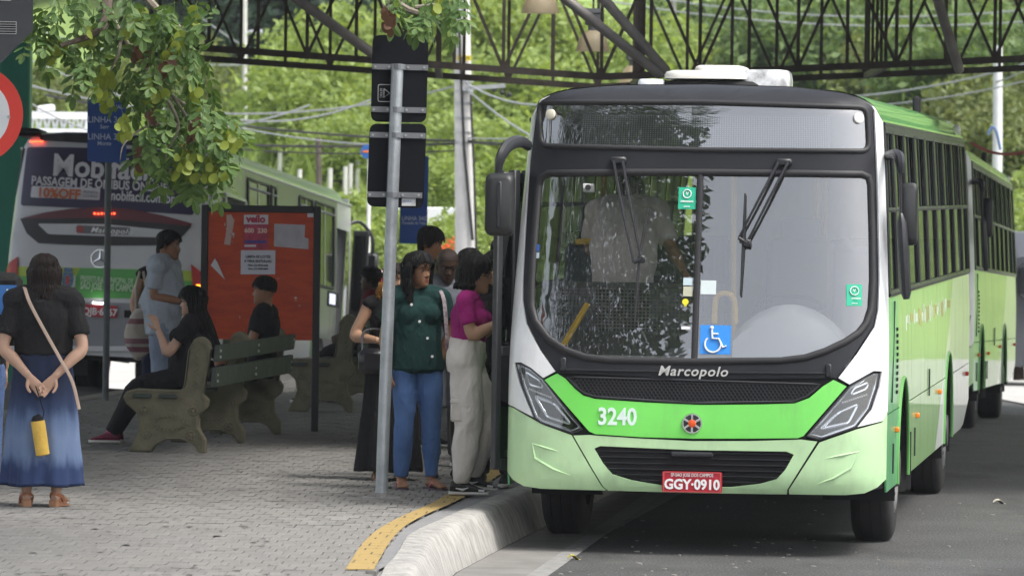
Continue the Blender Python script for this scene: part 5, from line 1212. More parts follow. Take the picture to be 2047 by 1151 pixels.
def head(mb, R, c, mi=(0, 1, 2, 3), jaw=1., nose=1., stub=False):
    nz, na = 46, 52; vs = []; fs = []; ms = []
    for i in range(nz):
        z = -.122+.244*i/(nz-1)
        for j in range(na):
            s = -1+2*j/na; ph = pi*math.copysign(abs(s)**1.45, s); p = hpt(ph, z)
            if z < -.03: p.x *= 1+(jaw-1)*min(1, (-.03-z)/.05)
            if cos(ph) > 0:
                x = p.x; ax = abs(x); d = 0
                tri = max(0, min(1, (.016-z)/.046)) if z > -.032 else max(0, 1-(-.032-z)/.012)
                d += .024*nose*exp(-(x/.0105)**2)*tri**1.2+.008*exp(-((ax-.013)/.007)**2-((z+.035)/.007)**2)
                d -= .012*exp(-((ax-.031)/.016)**2-((z-.006)/.011)**2); d += .004*exp(-((z-.026)/.009)**2)*exp(-(ax/.045)**4)
                d += .007*exp(-(x/.021)**2)*(exp(-((z+.0615)/.006)**2)+exp(-((z+.0745)/.0065)**2))-.004*exp(-(x/.022)**2-((z+.068)/.0025)**2)
                d += .006*exp(-(x/.02)**2-((z+.102)/.012)**2)+.004*exp(-((ax-.044)/.016)**2-((z+.022)/.018)**2)
                p.y -= d
            vs.append(c+R @ p)
    for i in range(nz-1):
        for j in range(na):
            k = (j+1) % na; z = -.122+.244*(i+.5)/(nz-1); s = -1+2*(j+.5)/na; ph = pi*math.copysign(abs(s)**1.45, s); p = hpt(ph, z); ax = abs(p.x); m_ = mi[0]
            if cos(ph) > .2:
                if -.080 < z < -.0565 and ax < .0225-.3*abs(z+.068): m_ = mi[1]
                if .014 < ax < .049 and abs(z-(.0275-.10*max(0, ax-.034)+.05*min(0, ax-.02))) < .0045: m_ = mi[2]
            fs.append((i*na+j, i*na+k, (i+1)*na+k, (i+1)*na+j)); ms.append(m_)
    n0 = len(mb.v); mb.add(vs, []); 
    for f, m_ in zip(fs, ms): mb.f.append([q+n0 for q in f]); mb.m.append(m_)
    mb.f.append([n0+j for j in range(na)][::-1]); mb.m.append(mi[0]); mb.f.append([n0+(nz-1)*na+j for j in range(na)]); mb.m.append(mi[0])
    for sx in (-1, 1):
        e = c+R @ Vector((sx*.031, -.0655, .006)); mb.ball(e, .0122, 12, 8, mi[3], None); mb.ball(c+R @ Vector((sx*.031, -.0742, .006)), .0060, 8, 6, mi[2]); mb.tube([c+R @ Vector((sx*.031+.0155*t, -.0775+.007*t*t, -.002+.003*t*t)) for t in (-1, -.5, 0, .5, 1)], [.0015, .0032, .0036, .0032, .0015], 6, mi[0])
        lid = [c+R @ Vector((sx*.031+.0155*t, -.079+.007*t*t, .0125-.004*t*t)) for t in (-1, -.5, 0, .5, 1)]; mb.tube(lid, [.0015, .003, .0035, .003, .0015], 6, mi[0])
        lash = [c+R @ Vector((sx*.031+.0145*t, -.081+.007*t*t, .0105-.004*t*t)) for t in (-1, -.5, 0, .5, 1)]; mb.tube(lash, .0012, 4, mi[2])
        mb.ball(c+R @ Vector((sx*.0735, .014, -.006)), (.010, .021, .033), 10, 8, mi[0], R); mb.ball(c+R @ Vector((sx*.079, .008, -.006)), (.006, .010, .020), 8, 6, mi[0], R)
def hair_cap(name, R, c, mat, parent, low=None, th=.014, seed=1, lump=.006):
    low = low or (lambda a: lerp_tab([(0, .066), (.7, .060), (1.15, .02), (1.45, -.035), (1.75, -.035), (2.0, -.075), (pi, -.095)], a))
    na, nz = 60, 22; vs = []; mb = MB()
    for i in range(nz+1):
        t = i/nz
        for j in range(na):
            ph = -pi+2*pi*j/na; zl = low(abs(ph)); z = zl+(.1215-zl)*t; o = th*(1 if t > .12 else .35+.65*t/.12); p = hpt(ph, z, o); p.z += th*max(0, (z-.05)/.07)**2
            nv = noise.noise(Vector((ph*3.2+seed, z*26, seed)))*lump+noise.noise(Vector((ph*9+seed, z*9, seed*2.)))*lump*.6
            d = Vector((p.x, p.y, p.z*.6)).normalized(); vs.append(c+R @ (p+d*nv))
    mb.add(vs, [(i*na+j, i*na+(j+1) % na, (i+1)*na+(j+1) % na, (i+1)*na+j) for i in range(nz) for j in range(na)]+[[nz*na+j for j in range(na)]])
    mb.add([v for v in vs[:na]]+[c+R @ hpt(-pi+2*pi*j/na, low(abs(-pi+2*pi*j/na))+.004, -.004) for j in range(na)], [(j, (j+1) % na, na+(j+1) % na, na+j) for j in range(na)])
    if lump > 0:
        rs = random.Random(int(seed*97)+3)
        for k in range(240):      # single strands lying over the cap
            ph = rs.uniform(-pi, pi); z0 = rs.uniform(.03, .118); zl = low(abs(ph)); z1 = max(zl-.006, z0-rs.uniform(.05, .14)); pts = []
            for i in range(5):
                t = i/4; z = z0+(z1-z0)*t; p = hpt(ph+rs.uniform(-.05, .05)+.12*t*sin(k), z, th+lump*.9); p.z += th*max(0, (z-.05)/.07)**2; pts.append(c+R @ p)
            mb.tube(pts, [.0015, .0035, .0035, .003, .0012], 4)
    return mb.build(name, mat, parent, smooth=True, ang=180)
def hair_locks(name, R, c, mat, parent, n=110, length=.3, a0=.9, a1=pi, out=.02, seed=1, width=.008, wave=.008, fall=(0, 0, -1), back=.03, curl=0., taper=.35, mb=None, zr=(.02, .095)):
    r = random.Random(seed); n = int(n*1.9); width *= .62 if width > .01 else 1; own = mb is None; mb = mb or MB(); fall = Vector(fall)
    for k in range(n):
        ph = r.uniform(a0, a1)*r.choice((-1, 1)); z = r.uniform(*zr); p0 = c+R @ hpt(ph, z, .006); p1 = c+R @ hpt(ph, z*.5-.01, .018+out*r.random()); p2 = c+R @ hpt(ph, -.06, out+.014*r.random()+.01)
        L_ = length*r.uniform(.82, 1.05); pts = [p0, p1, p2]; q = p2
        for s in range(1, 6):
            t = s/5; q = p2+fall*L_*t+R @ Vector((0, back*t, 0))+Vector((sin(t*6+k)*wave, cos(t*5+k*1.7)*wave, 0))+Vector((cos(t*14+k), sin(t*14+k), 0))*curl*t; pts.append(q)
        w = width*r.uniform(.7, 1.3); mb.tube(pts, [(w*.6, w*.5), (w, w*.6), (w, w*.6), (w, w*.6), (w*.95, w*.55), (w*.85, w*.5), (w*.7, w*.4), (w*taper, w*taper*.6)], 5, sub=2)
    return mb.build(name, mat, parent, smooth=True, ang=180) if own else mb
def hair_mat(name, col): return M(name, col, .42, var=.35, vs=30, bump=.6, bs=60, stretch=(6, 6, .6), spec=.22)
H_BLACK = hair_mat('hair_black', (.006, .0055, .0055)); H_BROWN = hair_mat('hair_dark_brown', (.018, .012, .010)); H_GREY = hair_mat('hair_short_dark', (.009, .008, .008)); H_GOLD = hair_mat('hair_golden', (.35, .16, .03))
def hand(wr, d, pn, side, curl=.5, spread=.25, thumb=.6, s=1.):
    """palm, four fingers and a thumb: d towards the fingertips, pn out of the palm, side +1 left / -1 right"""
    d = Vector(d).normalized(); pn = Vector(pn); pn = (pn-d*pn.dot(d)).normalized(); x = d.cross(pn)*side; mb = MB()      # x points to the thumb side
    P = lambda a, b, cc: wr+(x*a+pn*b+d*cc)*s
    mb.tube([P(0, 0, -.03), P(0, 0, .0), P(.003, 0, .035), P(.002, 0, .075), P(0, 0, .092)], [(.026*s, .019*s), (.026*s, .018*s), (.036*s, .016*s), (.040*s, .014*s), (.037*s, .010*s)], 12, side=x)
    for i, (bx, L_) in enumerate(((.029, .072), (.010, .080), (-.010, .074), (-.029, .058))):
        ang = 0; p = P(bx, 0, .085); pts = [P(bx*.9, 0, .06), p]; dd = (d+x*spread*bx*8).normalized()
        for f in (.45, .30, .25):
            ang += curl*(.9+.12*i); q = dd*cos(ang)+pn*sin(ang); p = p+q*L_*f*s; pts.append(p)
        mb.tube(pts, [.0095*s, .0098*s, .0092*s, .0085*s, .0065*s], 8, sub=2)
    t0 = P(.024, .004, .02); t1 = t0+(x*.65+d*.55+pn*.35).normalized()*.035*s; t2 = t1+(x*.25+d*.85+pn*thumb).normalized()*.032*s; t3 = t2+(d*.8+pn*(thumb+.2)-x*.05).normalized()*.024*s
    mb.tube([P(.008, 0, .008), t0, t1, t2, t3], [.014*s, .015*s, .0115*s, .0105*s, .0075*s], 8, sub=2)
    return fuse(mb, .0045, 2)
DEF = dict(pel=(0, 0, .93), wai=(0, 0, 1.08), che=(0, .01, 1.27), nek=(0, .015, 1.42), hed=(0, -.012, 1.572),
           hipL=(.085, 0, .90), kneL=(.09, -.012, .49), ankL=(.09, .02, .085), shoL=(.165, .012, 1.375), elbL=(.205, .03, 1.10), wriL=(.21, -.04, .86))
def rotm(yaw=0, pitch=0, roll=0): return (Matrix.Rotation(yaw, 3, 'Z') @ Matrix.Rotation(pitch, 3, 'X') @ Matrix.Rotation(roll, 3, 'Y'))
def sweep(mb, pts, rad, side=(1, 0, 0), n=14, sub=3): mb.tube(pts, rad, n, side=side, sub=sub)
class Person:
    def __init__(s, X, D, rz, H, label, sk=(.34, .18, .11), lip=None, z=PZ, w=1., wai=1., hip=1., pose=None, look=(0, 0, 0), group=None, bust=0., belly=0., lean=None):
        s.root = empty('person', (X, D, z), rz, label, 'person', group); k = H/1.68; s.root.scale = (k, k, k)
        J = {}
        for q, v in DEF.items():
            J[q] = Vector(v)
            if q.endswith('L'): J[q[:-1]+'R'] = Vector((-v[0], v[1], v[2]))
        for q in J:
            if q[:3] in ('sho', 'hip'): J[q].x *= w if q[:3] == 'sho' else hip
        if pose:
            for q, v in pose.items(): J[q] = Vector(v)
        s.J = J; s.w = w; s.wf = wai; s.hf = hip; s.bust = bust; s.belly = belly; s.HR = rotm(*look)
        s.skm = skin('skin_%d' % (int(sk[0]*1000)*7+int(sk[1]*1000)), sk); s.lipm = M('lip_'+s.skm.name, lip or (sk[0]*.75, sk[1]*.5, sk[2]*.55), .45); s.hands = {}; s.sk = sk
        s.side = (J['shoL']-J['shoR']).normalized()
    def torso(s, g=0., cut=None, wl=1.):
        J = s.J; w, wf, hf = s.w, s.wf*wl, s.hf; mb = MB(); up = (J['nek']-J['che']).normalized()
        low = J['pel']+(J['pel']-J['wai']).normalized()*.09
        pts = [low, J['pel'], J['wai'], J['che'], J['che'].lerp(J['nek'], .6), J['nek']-up*(.034 if g > 0 else .01)]
        rad = [(.135*hf+g, .095+g), (.165*hf+g, .115*hf**.5+g+s.belly*.2), (.132*wf+g, .098*wf+g+s.belly), (.150*w+g, .108*w**.5+g+s.bust*.3), (.135*w+g, .085+g), ((.080 if g > 0 else .068)+g*.4, (.072 if g > 0 else .062)+g*.4)]
        if cut is not None:
            f = max(0, min(1, (J['wai'].z-cut)/max(.01, J['wai'].z-J['pel'].z))); pts = [J['wai'].lerp(J['pel'], f)]+pts[2:]; rad = [tuple(rad[2][i]+(rad[1][i]-rad[2][i])*f for i in (0, 1))]+rad[2:]
        sweep(mb, pts, rad, s.side)
        for q in 'LR':
            a = J['che'].lerp(J['nek'], .72); sh = J['sho'+q]; mb.tube([a, a.lerp(sh, .55)+up*.012, sh], [.062+g*.8, .060+g, .054+g], 12, sub=2); mb.ball(sh, .052+g, 12, 8)
        fw = s.side.cross(up).normalized()
        if fw.dot(Vector((0, -1, 0))) < 0: fw = -fw
        if s.bust:
            for sx in (-1, 1): mb.ball(J['che']+s.side*(.07*sx)+fw*(.075+s.bust*.4)-up*.015, (.062+g*.8, .05+s.bust*.5+g, .062+g*.8), 12, 8)
        return mb
    def limb(s, mb, a, b, c, ra, rm, rb, rc, g=0., t=1., calf=0.):
        a, b, c = Vector(a), Vector(b), Vector(c)
        if t <= 1: e = a.lerp(b, t); sweep(mb, [a, a.lerp(e, .5), e], [ra+g, (ra+rm)/2+g*1.05, (ra+(rm-ra)*t)+g*1.15], None, 12); return e
        pts = [a, a.lerp(b, .5), b, b.lerp(c, .33), b.lerp(c, .7), c]; rad = [ra+g, (ra*.55+rm*.45)+g, rm+g, (rm+calf)+g, (rm*.45+rc*.55)+g, rc+g]
        if t < 2: e = b.lerp(c, t-1); pts = pts[:3]+[b.lerp(e, .5), e]; rad = rad[:3]+[rm+calf*.5+g, rm+(rc-rm)*(t-1)*.8+g]
        sweep(mb, pts, rad, None, 12)
    def body(s, hands=None, jaw=1., nose=1., brow=(.015, .012, .010), feet=True):
        J = s.J; mb = s.torso(0., wl=.98); 
        neck_top = s.J['hed']+s.HR @ Vector((0, .02, -.05)); mb.tube([J['nek']-Vector((0, 0, .05)), J['nek'], neck_top], [(.062, .06), (.052, .053), (.050, .052)], 12, sub=3)
        for q in 'LR':
            s.limb(mb, J['sho'+q], J['elb'+q], J['wri'+q], .050*s.w**.5, .041, .04, .026, 0, 2, .003)
            s.limb(mb, J['hip'+q], J['kne'+q], J['ank'+q], .084*s.hf**.5, .056, .05, .038, 0, 2, .003)
        vs, ns, fs = fuse(mb, .012, 5); out = MB(); out.add(vs, fs)
        for q, sd_ in (('L', 1), ('R', -1)):
            hd = (hands or {}).get(q, {}); d = hd.get('d', J['wri'+q]-J['elb'+q]); pn = hd.get('pn', Vector((-sd_, .25, 0))); v2, n2, f2 = hand(J['wri'+q], d, pn, sd_, hd.get('curl', .32), hd.get('spread', .15), hd.get('thumb', .35)); out.add(v2, f2)
        if feet:
            for q in 'LR':
                f = s.foot.get(q, Vector((0, -1, 0))) if hasattr(s, 'foot') else Vector((0, -1, 0)); a = J['ank'+q]; m = MB(); x = f.cross(Vector((0, 0, 1)))
                m.tube([a+Vector((0, 0, .03)), a+Vector((0, 0, -.03))], [.036, .034], 10); m.tube([a-f*.045+Vector((0, 0, -.045)), a+Vector((0, 0, -.035)), a+f*.07+Vector((0, 0, -.045)), a+f*.13+Vector((0, 0, -.06))], [(.026, .026), (.034, .036), (.040, .024), (.042, .013)], 10, side=x, sub=3)
                for i in range(5): b = a+f*.12+x*(.030-.015*i)+Vector((0, 0, -.064)); m.tube([b, b+f*(.035-.004*i)], [.0095 if i else .012, .008], 6)
                v2, n2, f2 = fuse(m, .006, 2); out.add(v2, f2)
        head(out, s.HR, J['hed'], (0, 1, 2, 3), jaw, nose)
        out.build('body', [s.skm, s.lipm, M('brow_dark', brow, .7), M('eye_white', (.30, .27, .25), .3)], s.root, smooth=True, ang=180, fix=False); return s
    def top(s, mat, hem=.86, sleeve=.55, g=.016, name='shirt', seed=1, fold=.006, loose=0., collar=False, long=0.):
        J = s.J; mb = s.torso(g+loose, hem if hem > J['pel'].z+.02 else None, wl=1+loose*3)
        if hem <= J['pel'].z+.02: # extend below the waist
            d = (J['pel']-J['wai']).normalized(); e = J['pel']+d*(J['pel'].z-hem); sweep(mb, [J['wai'], J['pel'], e], [(.135*s.wf+g+loose, .10*s.wf+g+loose+s.belly), (.168*s.hf+g+loose*.6, .118+g+loose*.6+s.belly*.4), (.172*s.hf+g+loose*.6, .122+g+loose*.6)], s.side)
        for q in 'LR': s.limb(mb, J['sho'+q], J['elb'+q], J['wri'+q], .056, .046, .045, .03, g, sleeve if sleeve <= 1 else sleeve)
        o = garment(name, mb, mat, s.root, fold=fold, seed=seed); return o
    def pants(s, mat, t=2., g=.012, loose=0., name='trousers', seed=2, fold=.005, waist=1.06, hemr=None):
        J = s.J; mb = MB(); d = (J['wai']-J['pel']).normalized(); hf = s.hf
        sweep(mb, [J['pel']-d*.07, J['pel'], J['pel']+d*(waist-.93)], [(.130*hf+g+loose*.5, .098+g+loose*.5), (.165*hf+g+loose*.4, .115+g+loose*.4), (.140*s.wf+g, .103*s.wf+g+s.belly*.6)], s.side)
        for q in 'LR':
            k, a = J['kne'+q], J['ank'+q]; h = J['hip'+q]; e = a+Vector((0, 0, .01))
            if t >= 2: pts = [h, h.lerp(k, .5), k, k.lerp(e, .35), k.lerp(e, .75), e]; rad = [.086*hf**.5+g+loose*.3, .078*hf**.5+g+loose*.7, .057+g+loose, .057+g+loose, .045+g+loose*.9, (hemr or .040+g+loose*.7)]
            else: e = k.lerp(a, max(0, t-1)) if t > 1 else h.lerp(k, t); pts = [h, h.lerp(e, .5), e]; rad = [.088*hf**.5+g, .082+g+loose, .075+g+loose]
            sweep(mb, pts, rad, None, 14)
        return garment(name, mb, mat, s.root, fold=fold, seed=seed)
    def pt(s, name, off=(0, 0, 0)): return s.J[name]+Vector(off)
def wrinkle(m, sc=13, st=.55):
    t = m.node_tree; b = t.nodes['Principled BSDF']; old = b.inputs['Normal'].links[0].from_socket; tc = nn(t, 'ShaderNodeTexCoord'); mp = nn(t, 'ShaderNodeMapping'); mp.inputs['Rotation'].default_value = (.5, .4, .6); mp.inputs['Scale'].default_value = (1, 1, .55)
    n = nn(t, 'ShaderNodeTexNoise'); n.inputs['Scale'].default_value = sc; n.inputs['Detail'].default_value = 3; n.inputs['Distortion'].default_value = 1.2; t.links.new(tc.outputs['Object'], mp.inputs[0]); t.links.new(mp.outputs[0], n.inputs['Vector'])
    bp = nn(t, 'ShaderNodeBump'); bp.inputs['Strength'].default_value = st; bp.inputs['Distance'].default_value = .03; t.links.new(n.outputs['Fac'], bp.inputs['Height']); t.links.new(old, bp.inputs['Normal']); t.links.new(bp.outputs[0], b.inputs['Normal']); return m
def denim(name, col, col2): return wrinkle(M(name, col, .85, vs=4, col2=col2, bump=.35, bs=260), 16, .45)
def cloth(name, col, var=.10, bump=.3):
    if name in MATS: return MATS[name]
    m = M(name, col, .88, var=var, vs=7, bump=bump, bs=220, spec=.25); return wrinkle(m)
def wpos(px, D): return (px-CX)*D/F
def sneaker(P, q, f, mats, name='shoe'):
    a = P.J['ank'+q]; f = Vector(f).normalized(); up = Vector((0, 0, 1)) if not hasattr(P, 'fup') else P.fup; up = (up-f*up.dot(f)).normalized(); x = f.cross(up); sh = empty(name); sh.parent = P.root; g = a-up*.085
    def T(u, v, w): return g+f*u+x*v+up*w
    m = MB(); m.loft([[T(u, wd*cos(t)*.5, .008+.014*sin(t)*(1 if True else 0)+.008) for t in [2*pi*i/16 for i in range(16)]] for u, wd in ((-.085, .03), (-.08, .060), (-.04, .070), (.04, .074), (.11, .088), (.16, .080), (.19, .05), (.198, .02))]); m.build('sole', mats[1], sh, smooth=True, ang=60)
    m = MB(); m.loft([[T(u, wd*.5*cos(t), .024+(hh-.02)*(.5+.5*sin(t))) for t in [2*pi*i/16 for i in range(16)]] for u, wd, hh in ((-.078, .03, .06), (-.07, .056, .095), (-.04, .064, .105), (.0, .066, .105), (.04, .070, .095), (.08, .076, .075), (.12, .080, .058), (.16, .070, .046), (.188, .03, .03))]); v, n_, fc = fuse(m, .006, 2); o = MB(); o.add(v, fc); o.build('upper', mats[0], sh, smooth=True, ang=180, fix=False)
    m = MB()
    for i in range(5): m.tube([T(.035+.022*i, -.028, .082-.011*i), T(.04+.022*i, 0, .098-.011*i), T(.035+.022*i, .028, .082-.011*i)], .004, 5)
    m.build('laces', mats[2], sh, smooth=True)
    if len(mats) > 3:
        for sx in (-1, 1):
            m = MB(); m.tube([T(-.03, sx*.036, .052), T(.02, sx*.039, .042), T(.06, sx*.040, .058)], [.004, .010, .003], 6); m.build('side_mark', mats[3], sh, smooth=True); m = MB(); m.tube([T(.13, sx*.034, .036), T(.17, sx*.022, .036)], .012, 6); m.build('toe_patch', mats[3], sh, smooth=True)
    return sh
def sandal(P, q, f, smat, tmat, wedge=.0, name='sandal'):
    a = P.J['ank'+q]; f = Vector(f).normalized(); x = f.cross(Vector((0, 0, 1))); sh = empty(name); sh.parent = P.root; g = Vector((a.x, a.y, 0))
    T = lambda u, v, w: g+f*u+x*v+Vector((0, 0, w)); m = MB()
    m.loft([[T(u, -wd/2, 0.002), T(u, wd/2, .002), T(u, wd/2, hh), T(u, -wd/2, hh)] for u, wd, hh in ((-.07, .05, .012+wedge), (-.04, .068, .014+wedge), (.03, .066, .012+wedge*.7), (.10, .085, .012), (.15, .08, .012), (.18, .05, .012))]); m.build('sole', smat, sh, smooth=True, ang=50)
    m = MB()
    if wedge: m.tube([T(.03, -.042, .035), T(.0, -.044, .07), T(-.045, -.02, .085), T(-.055, 0, .088), T(-.045, .02, .085), T(.0, .044, .07), T(.03, .042, .035)], [(.006, .012)]*7, 6, sub=2); m.tube([T(.05, -.044, .02), T(.06, 0, .065), T(.05, .044, .02)], [(.006, .018)]*3, 6, sub=3); m.tube([T(-.03, -.038, .03), T(.02, 0, .098), T(-.03, .038, .03)], [(.005, .010)]*3, 6, sub=3)
    else: m.tube([T(.03, -.04, .018), T(.06, -.03, .05), T(.115, .012, .035), T(.125, .012, .012)], [.006, .007, .006, .005], 6, sub=2); m.tube([T(.03, .042, .018), T(.06, .036, .05), T(.115, .012, .035)], [.006, .007, .006], 6, sub=2)
    m.build('strap', tmat, sh, smooth=True); return sh
def glasses(P):
    m = MB(); c = P.J['hed']; R = P.HR
    for sx in (-1, 1): m.tube([c+R @ Vector((sx*.033+.021*cos(t), -.098+.002*cos(t), .004+.017*sin(t))) for t in [2*pi*i/16 for i in range(17)]], .0018, 5); m.tube([c+R @ Vector((sx*.054, -.092, .008)), c+R @ Vector((sx*.076, .012, .006))], .0018, 5)
    m.tube([c+R @ Vector((-.012, -.1, .006)), c+R @ Vector((.012, -.1, .006))], .0018, 5); m.build('glasses', M('spectacle_frame', (.06, .05, .045), .3, .5), P.root)
TAN = (.42, .245, .155); BROWN = (.27, .135, .075); DARK = (.065, .034, .022); LIGHT = (.50, .31, .22)
blk = cloth('cloth_black', (.012, .012, .013)); white_c = M('sole_white', (.62, .60, .57), .6, var=.08, vs=20)
# 1 ---- woman with her back to us
D = 35.8
A = Person(wpos(88, D), D, pi+.05, 1.645, 'person in black tee and tie-dyed denim skirt, seen from behind, hands clasped behind', LIGHT, w=1.06, wai=1.08, hip=1.04, bust=.02, pose=dict(shoL=(.185, .01, 1.37), shoR=(-.185, .01, 1.37), elbL=(.265, .085, 1.065), elbR=(-.265, .085, 1.065), wriL=(.085, .19, .875), wriR=(-.085, .19, .875), ankL=(.10, .02, .10), ankR=(-.10, .02, .10), hed=(0, -.01, 1.55)))
A.foot = {'L': Vector((.15, -1, 0)), 'R': Vector((-.35, -1, 0))}
A.body(hands={'L': dict(d=(-.62, .05, -.75), pn=(.1, 1, .1), curl=.26, thumb=.25), 'R': dict(d=(.62, .05, -.75), pn=(-.1, 1, .1), curl=.26, thumb=.25)})
A.top(cloth('tee_washed_black', (.016, .016, .017)), hem=1.02, sleeve=.72, loose=.022, name='tee_shirt', seed=3, fold=.007)
def skirt(P, rows, mat, name='skirt', nf=9, amp=.02, seed=0):
    mb = MB(); n = 96; rings = []
    for i in range(41):
        t = i/40; z = rows[0][0]+(rows[-1][0]-rows[0][0])*t; tab = [(-r[0], r[1]) for r in rows]; tb2 = [(-r[0], r[2]) for r in rows]; rx, ry = lerp_tab(tab, -z), lerp_tab(tb2, -z); rg_ = []
        for j in range(n):
            a = 2*pi*j/n; k = amp*t**1.2*(sin(nf*a+seed+.5*sin(3*a))+.5*sin(2.3*nf*a+2+t))+.006*noise.noise(Vector((cos(a)*3, sin(a)*3, z*9))); rg_.append((cos(a)*(rx+k), sin(a)*(ry+k), z+.004*sin(5*a)*(t > .97)))
        rings.append(rg_)
    for i in range(3): rings.append([(x*(.97-.02*i), y*(.97-.02*i), z+.02+.05*i) for x, y, z in rings[40]])
    mb.loft(rings, caps=False); return mb.build(name, mat, P.root, smooth=True, ang=180)
def tiedye():
    m = bpy.data.materials.new('tie_dyed_denim'); m.use_nodes = True; t = m.node_tree; b = t.nodes['Principled BSDF']; b.inputs['Roughness'].default_value = .9
    tc = nn(t, 'ShaderNodeTexCoord'); sx = nn(t, 'ShaderNodeSeparateXYZ'); t.links.new(tc.outputs['Object'], sx.inputs[0]); n = nn(t, 'ShaderNodeTexNoise'); n.inputs['Scale'].default_value = 9; n.inputs['Detail'].default_value = 6
    mp = nn(t, 'ShaderNodeMapping'); mp.inputs['Scale'].default_value = (1.6, 1.6, .3); t.links.new(tc.outputs['Object'], mp.inputs[0]); t.links.new(mp.outputs[0], n.inputs['Vector'])
    ad = nn(t, 'ShaderNodeMath'); ad.operation = 'MULTIPLY_ADD'; ad.inputs[1].default_value = .22; t.links.new(n.outputs['Fac'], ad.inputs[0]); t.links.new(sx.outputs['Z'], ad.inputs[2])
    r = nn(t, 'ShaderNodeValToRGB'); els = r.color_ramp.elements; els[0].position = .10; els[0].color = (.018, .034, .10, 1); els[1].position = 1.0; els[1].color = (.013, .022, .058, 1)
    for p_, c_ in ((.38, (.020, .040, .115)), (.47, (.12, .175, .30)), (.58, (.145, .20, .33)), (.68, (.10, .15, .27)), (.78, (.026, .045, .11)), (.88, (.015, .027, .07))): e = els.new(p_); e.color = (*c_, 1)
    t.links.new(ad.outputs[0], r.inputs[0]); t.links.new(r.outputs[0], b.inputs['Base Color'])
    n2 = nn(t, 'ShaderNodeTexNoise'); n2.inputs['Scale'].default_value = 260; bp = nn(t, 'ShaderNodeBump'); bp.inputs['Strength'].default_value = .3; bp.inputs['Distance'].default_value = .004; t.links.new(tc.outputs['Object'], n2.inputs['Vector']); t.links.new(n2.outputs['Fac'], bp.inputs['Height']); t.links.new(bp.outputs[0], b.inputs['Normal']); return m
skirt(A, ((1.10, .165, .125), (1.0, .19, .145), (.88, .205, .16), (.60, .235, .19), (.14, .275, .225)), tiedye(), 'denim_skirt', 7, .016)
for q, f in (('L', (.15, -1, 0)), ('R', (-.35, -1, 0))): sandal(A, q, f, M('sandal_sole', (.40, .20, .11), .7, var=.1), M('sandal_tan', (.42, .17, .085), .6, var=.1, vs=20), wedge=.032)
hair_cap('hair', A.HR, A.J['hed'], H_BROWN, A.root, th=.022); hair_locks('hair_lengths', A.HR, A.J['hed'], H_BROWN, A.root, n=260, length=.105, out=.026, width=.012, back=.01, seed=4, wave=.004, taper=.6)
m = MB(); m.tube([(.14, -.02, 1.47), (.125, .09, 1.46), (.085, .165, 1.36), (-.02, .192, 1.17), (-.13, .205, .98), (-.205, .205, .84), (-.25, .17, .66)], [(.012, .004)]*7, 6, sub=4); m.build('bag_strap', M('strap_beige', (.46, .34, .27), .7, var=.08), A.root, smooth=True)
yp = empty('pouch', (A.root.location.x, D, PZ), pi+.05, 'yellow bottle pouch with a black top, hanging against the denim skirt', 'pouch'); yp.scale = A.root.scale
T = Matrix.Translation((.005, .245, .475)) @ Matrix.Rotation(.16, 4, 'Y'); m = MB(); m.T = T; m.tube([(0, 0, -.125), (0, 0, -.118), (0, 0, 0), (0, 0, .10), (0, 0, .108)], [(.03, .025), (.046, .036), (.047, .036), (.047, .036), (.046, .035)], 20, side=(1, 0, 0)); m.build('sleeve', cloth('pouch_yellow', (.66, .43, .09)), yp, smooth=True)
m = MB(); m.T = T; m.tube([(0, 0, .105), (-.005, 0, .13), (-.018, 0, .15)], [(.045, .034), (.036, .026), (.008, .008)], 14, side=(1, 0, 0)); m.tube([(-.035, 0, .12), (-.05, .0, .16), (-.02, -.02, .34)], .004, 5); m.build('drawstring_top', blk, yp, smooth=True)
# 2 ---- woman in dark green blouse
D = 38.4
B = Person(wpos(836, D), D, .18, 1.645, 'person in dark green blouse and blue jeans with pink flip-flops', BROWN, w=1.02, wai=1.12, hip=1.03, bust=.004, belly=.0, look=(.62, .05, 0), pose=dict(elbR=(-.235, .03, 1.10), wriR=(-.225, -.05, .87), elbL=(.235, .0, 1.12), wriL=(.17, -.02, .93), ankL=(.115, .0, .085), ankR=(-.10, .03, .085), kneL=(.105, -.01, .49), kneR=(-.09, -.02, .49)))
B.foot = {'L': Vector((.45, -1, 0)), 'R': Vector((-.05, -1, 0))}; B.body(hands={'R': dict(pn=(.6, .6, 0), curl=.28)})
B.top(cloth('blouse_green', (.008, .038, .035)), hem=.86, sleeve=.62, g=.019, loose=.004, name='blouse', seed=5, fold=.0055)
B.pants(denim('jeans_blue', (.09, .18, .40), (.05, .115, .28)), g=.008, loose=.004, name='jeans', hemr=.047)
for q in 'LR': sandal(B, q, B.foot[q], M('flipflop_sole', (.10, .06, .09), .7), M('flipflop_pink', (.60, .17, .24), .6), name='flip_flop')
hair_cap('hair', B.HR, B.J['hed'], H_BLACK, B.root, th=.020, lump=.01); hair_locks('hair_lengths', B.HR, B.J['hed'], H_BLACK, B.root, n=170, length=.20, a0=1.35, out=.03, seed=6, back=-.01, wave=.012)
for i, (x, z) in enumerate(((-.07, 1.33), (-.01, 1.21), (.05, 1.09), (.085, .96))):
    m = MB(); m.disc((x, (-.135, -.139, -.128, -.138)[i], z), .010, (0, -1, .1), .008, 12); m.build('button', M('button_pearl', (.7, .68, .66), .3), B.root)
m = MB(); m.ball(B.J['hed']+B.HR @ Vector((-.080, .012, -.048)), .012, 10, 8); m.build('earring', M('earring_gold', (.75, .55, .25), .25, .8), B.root, smooth=True)
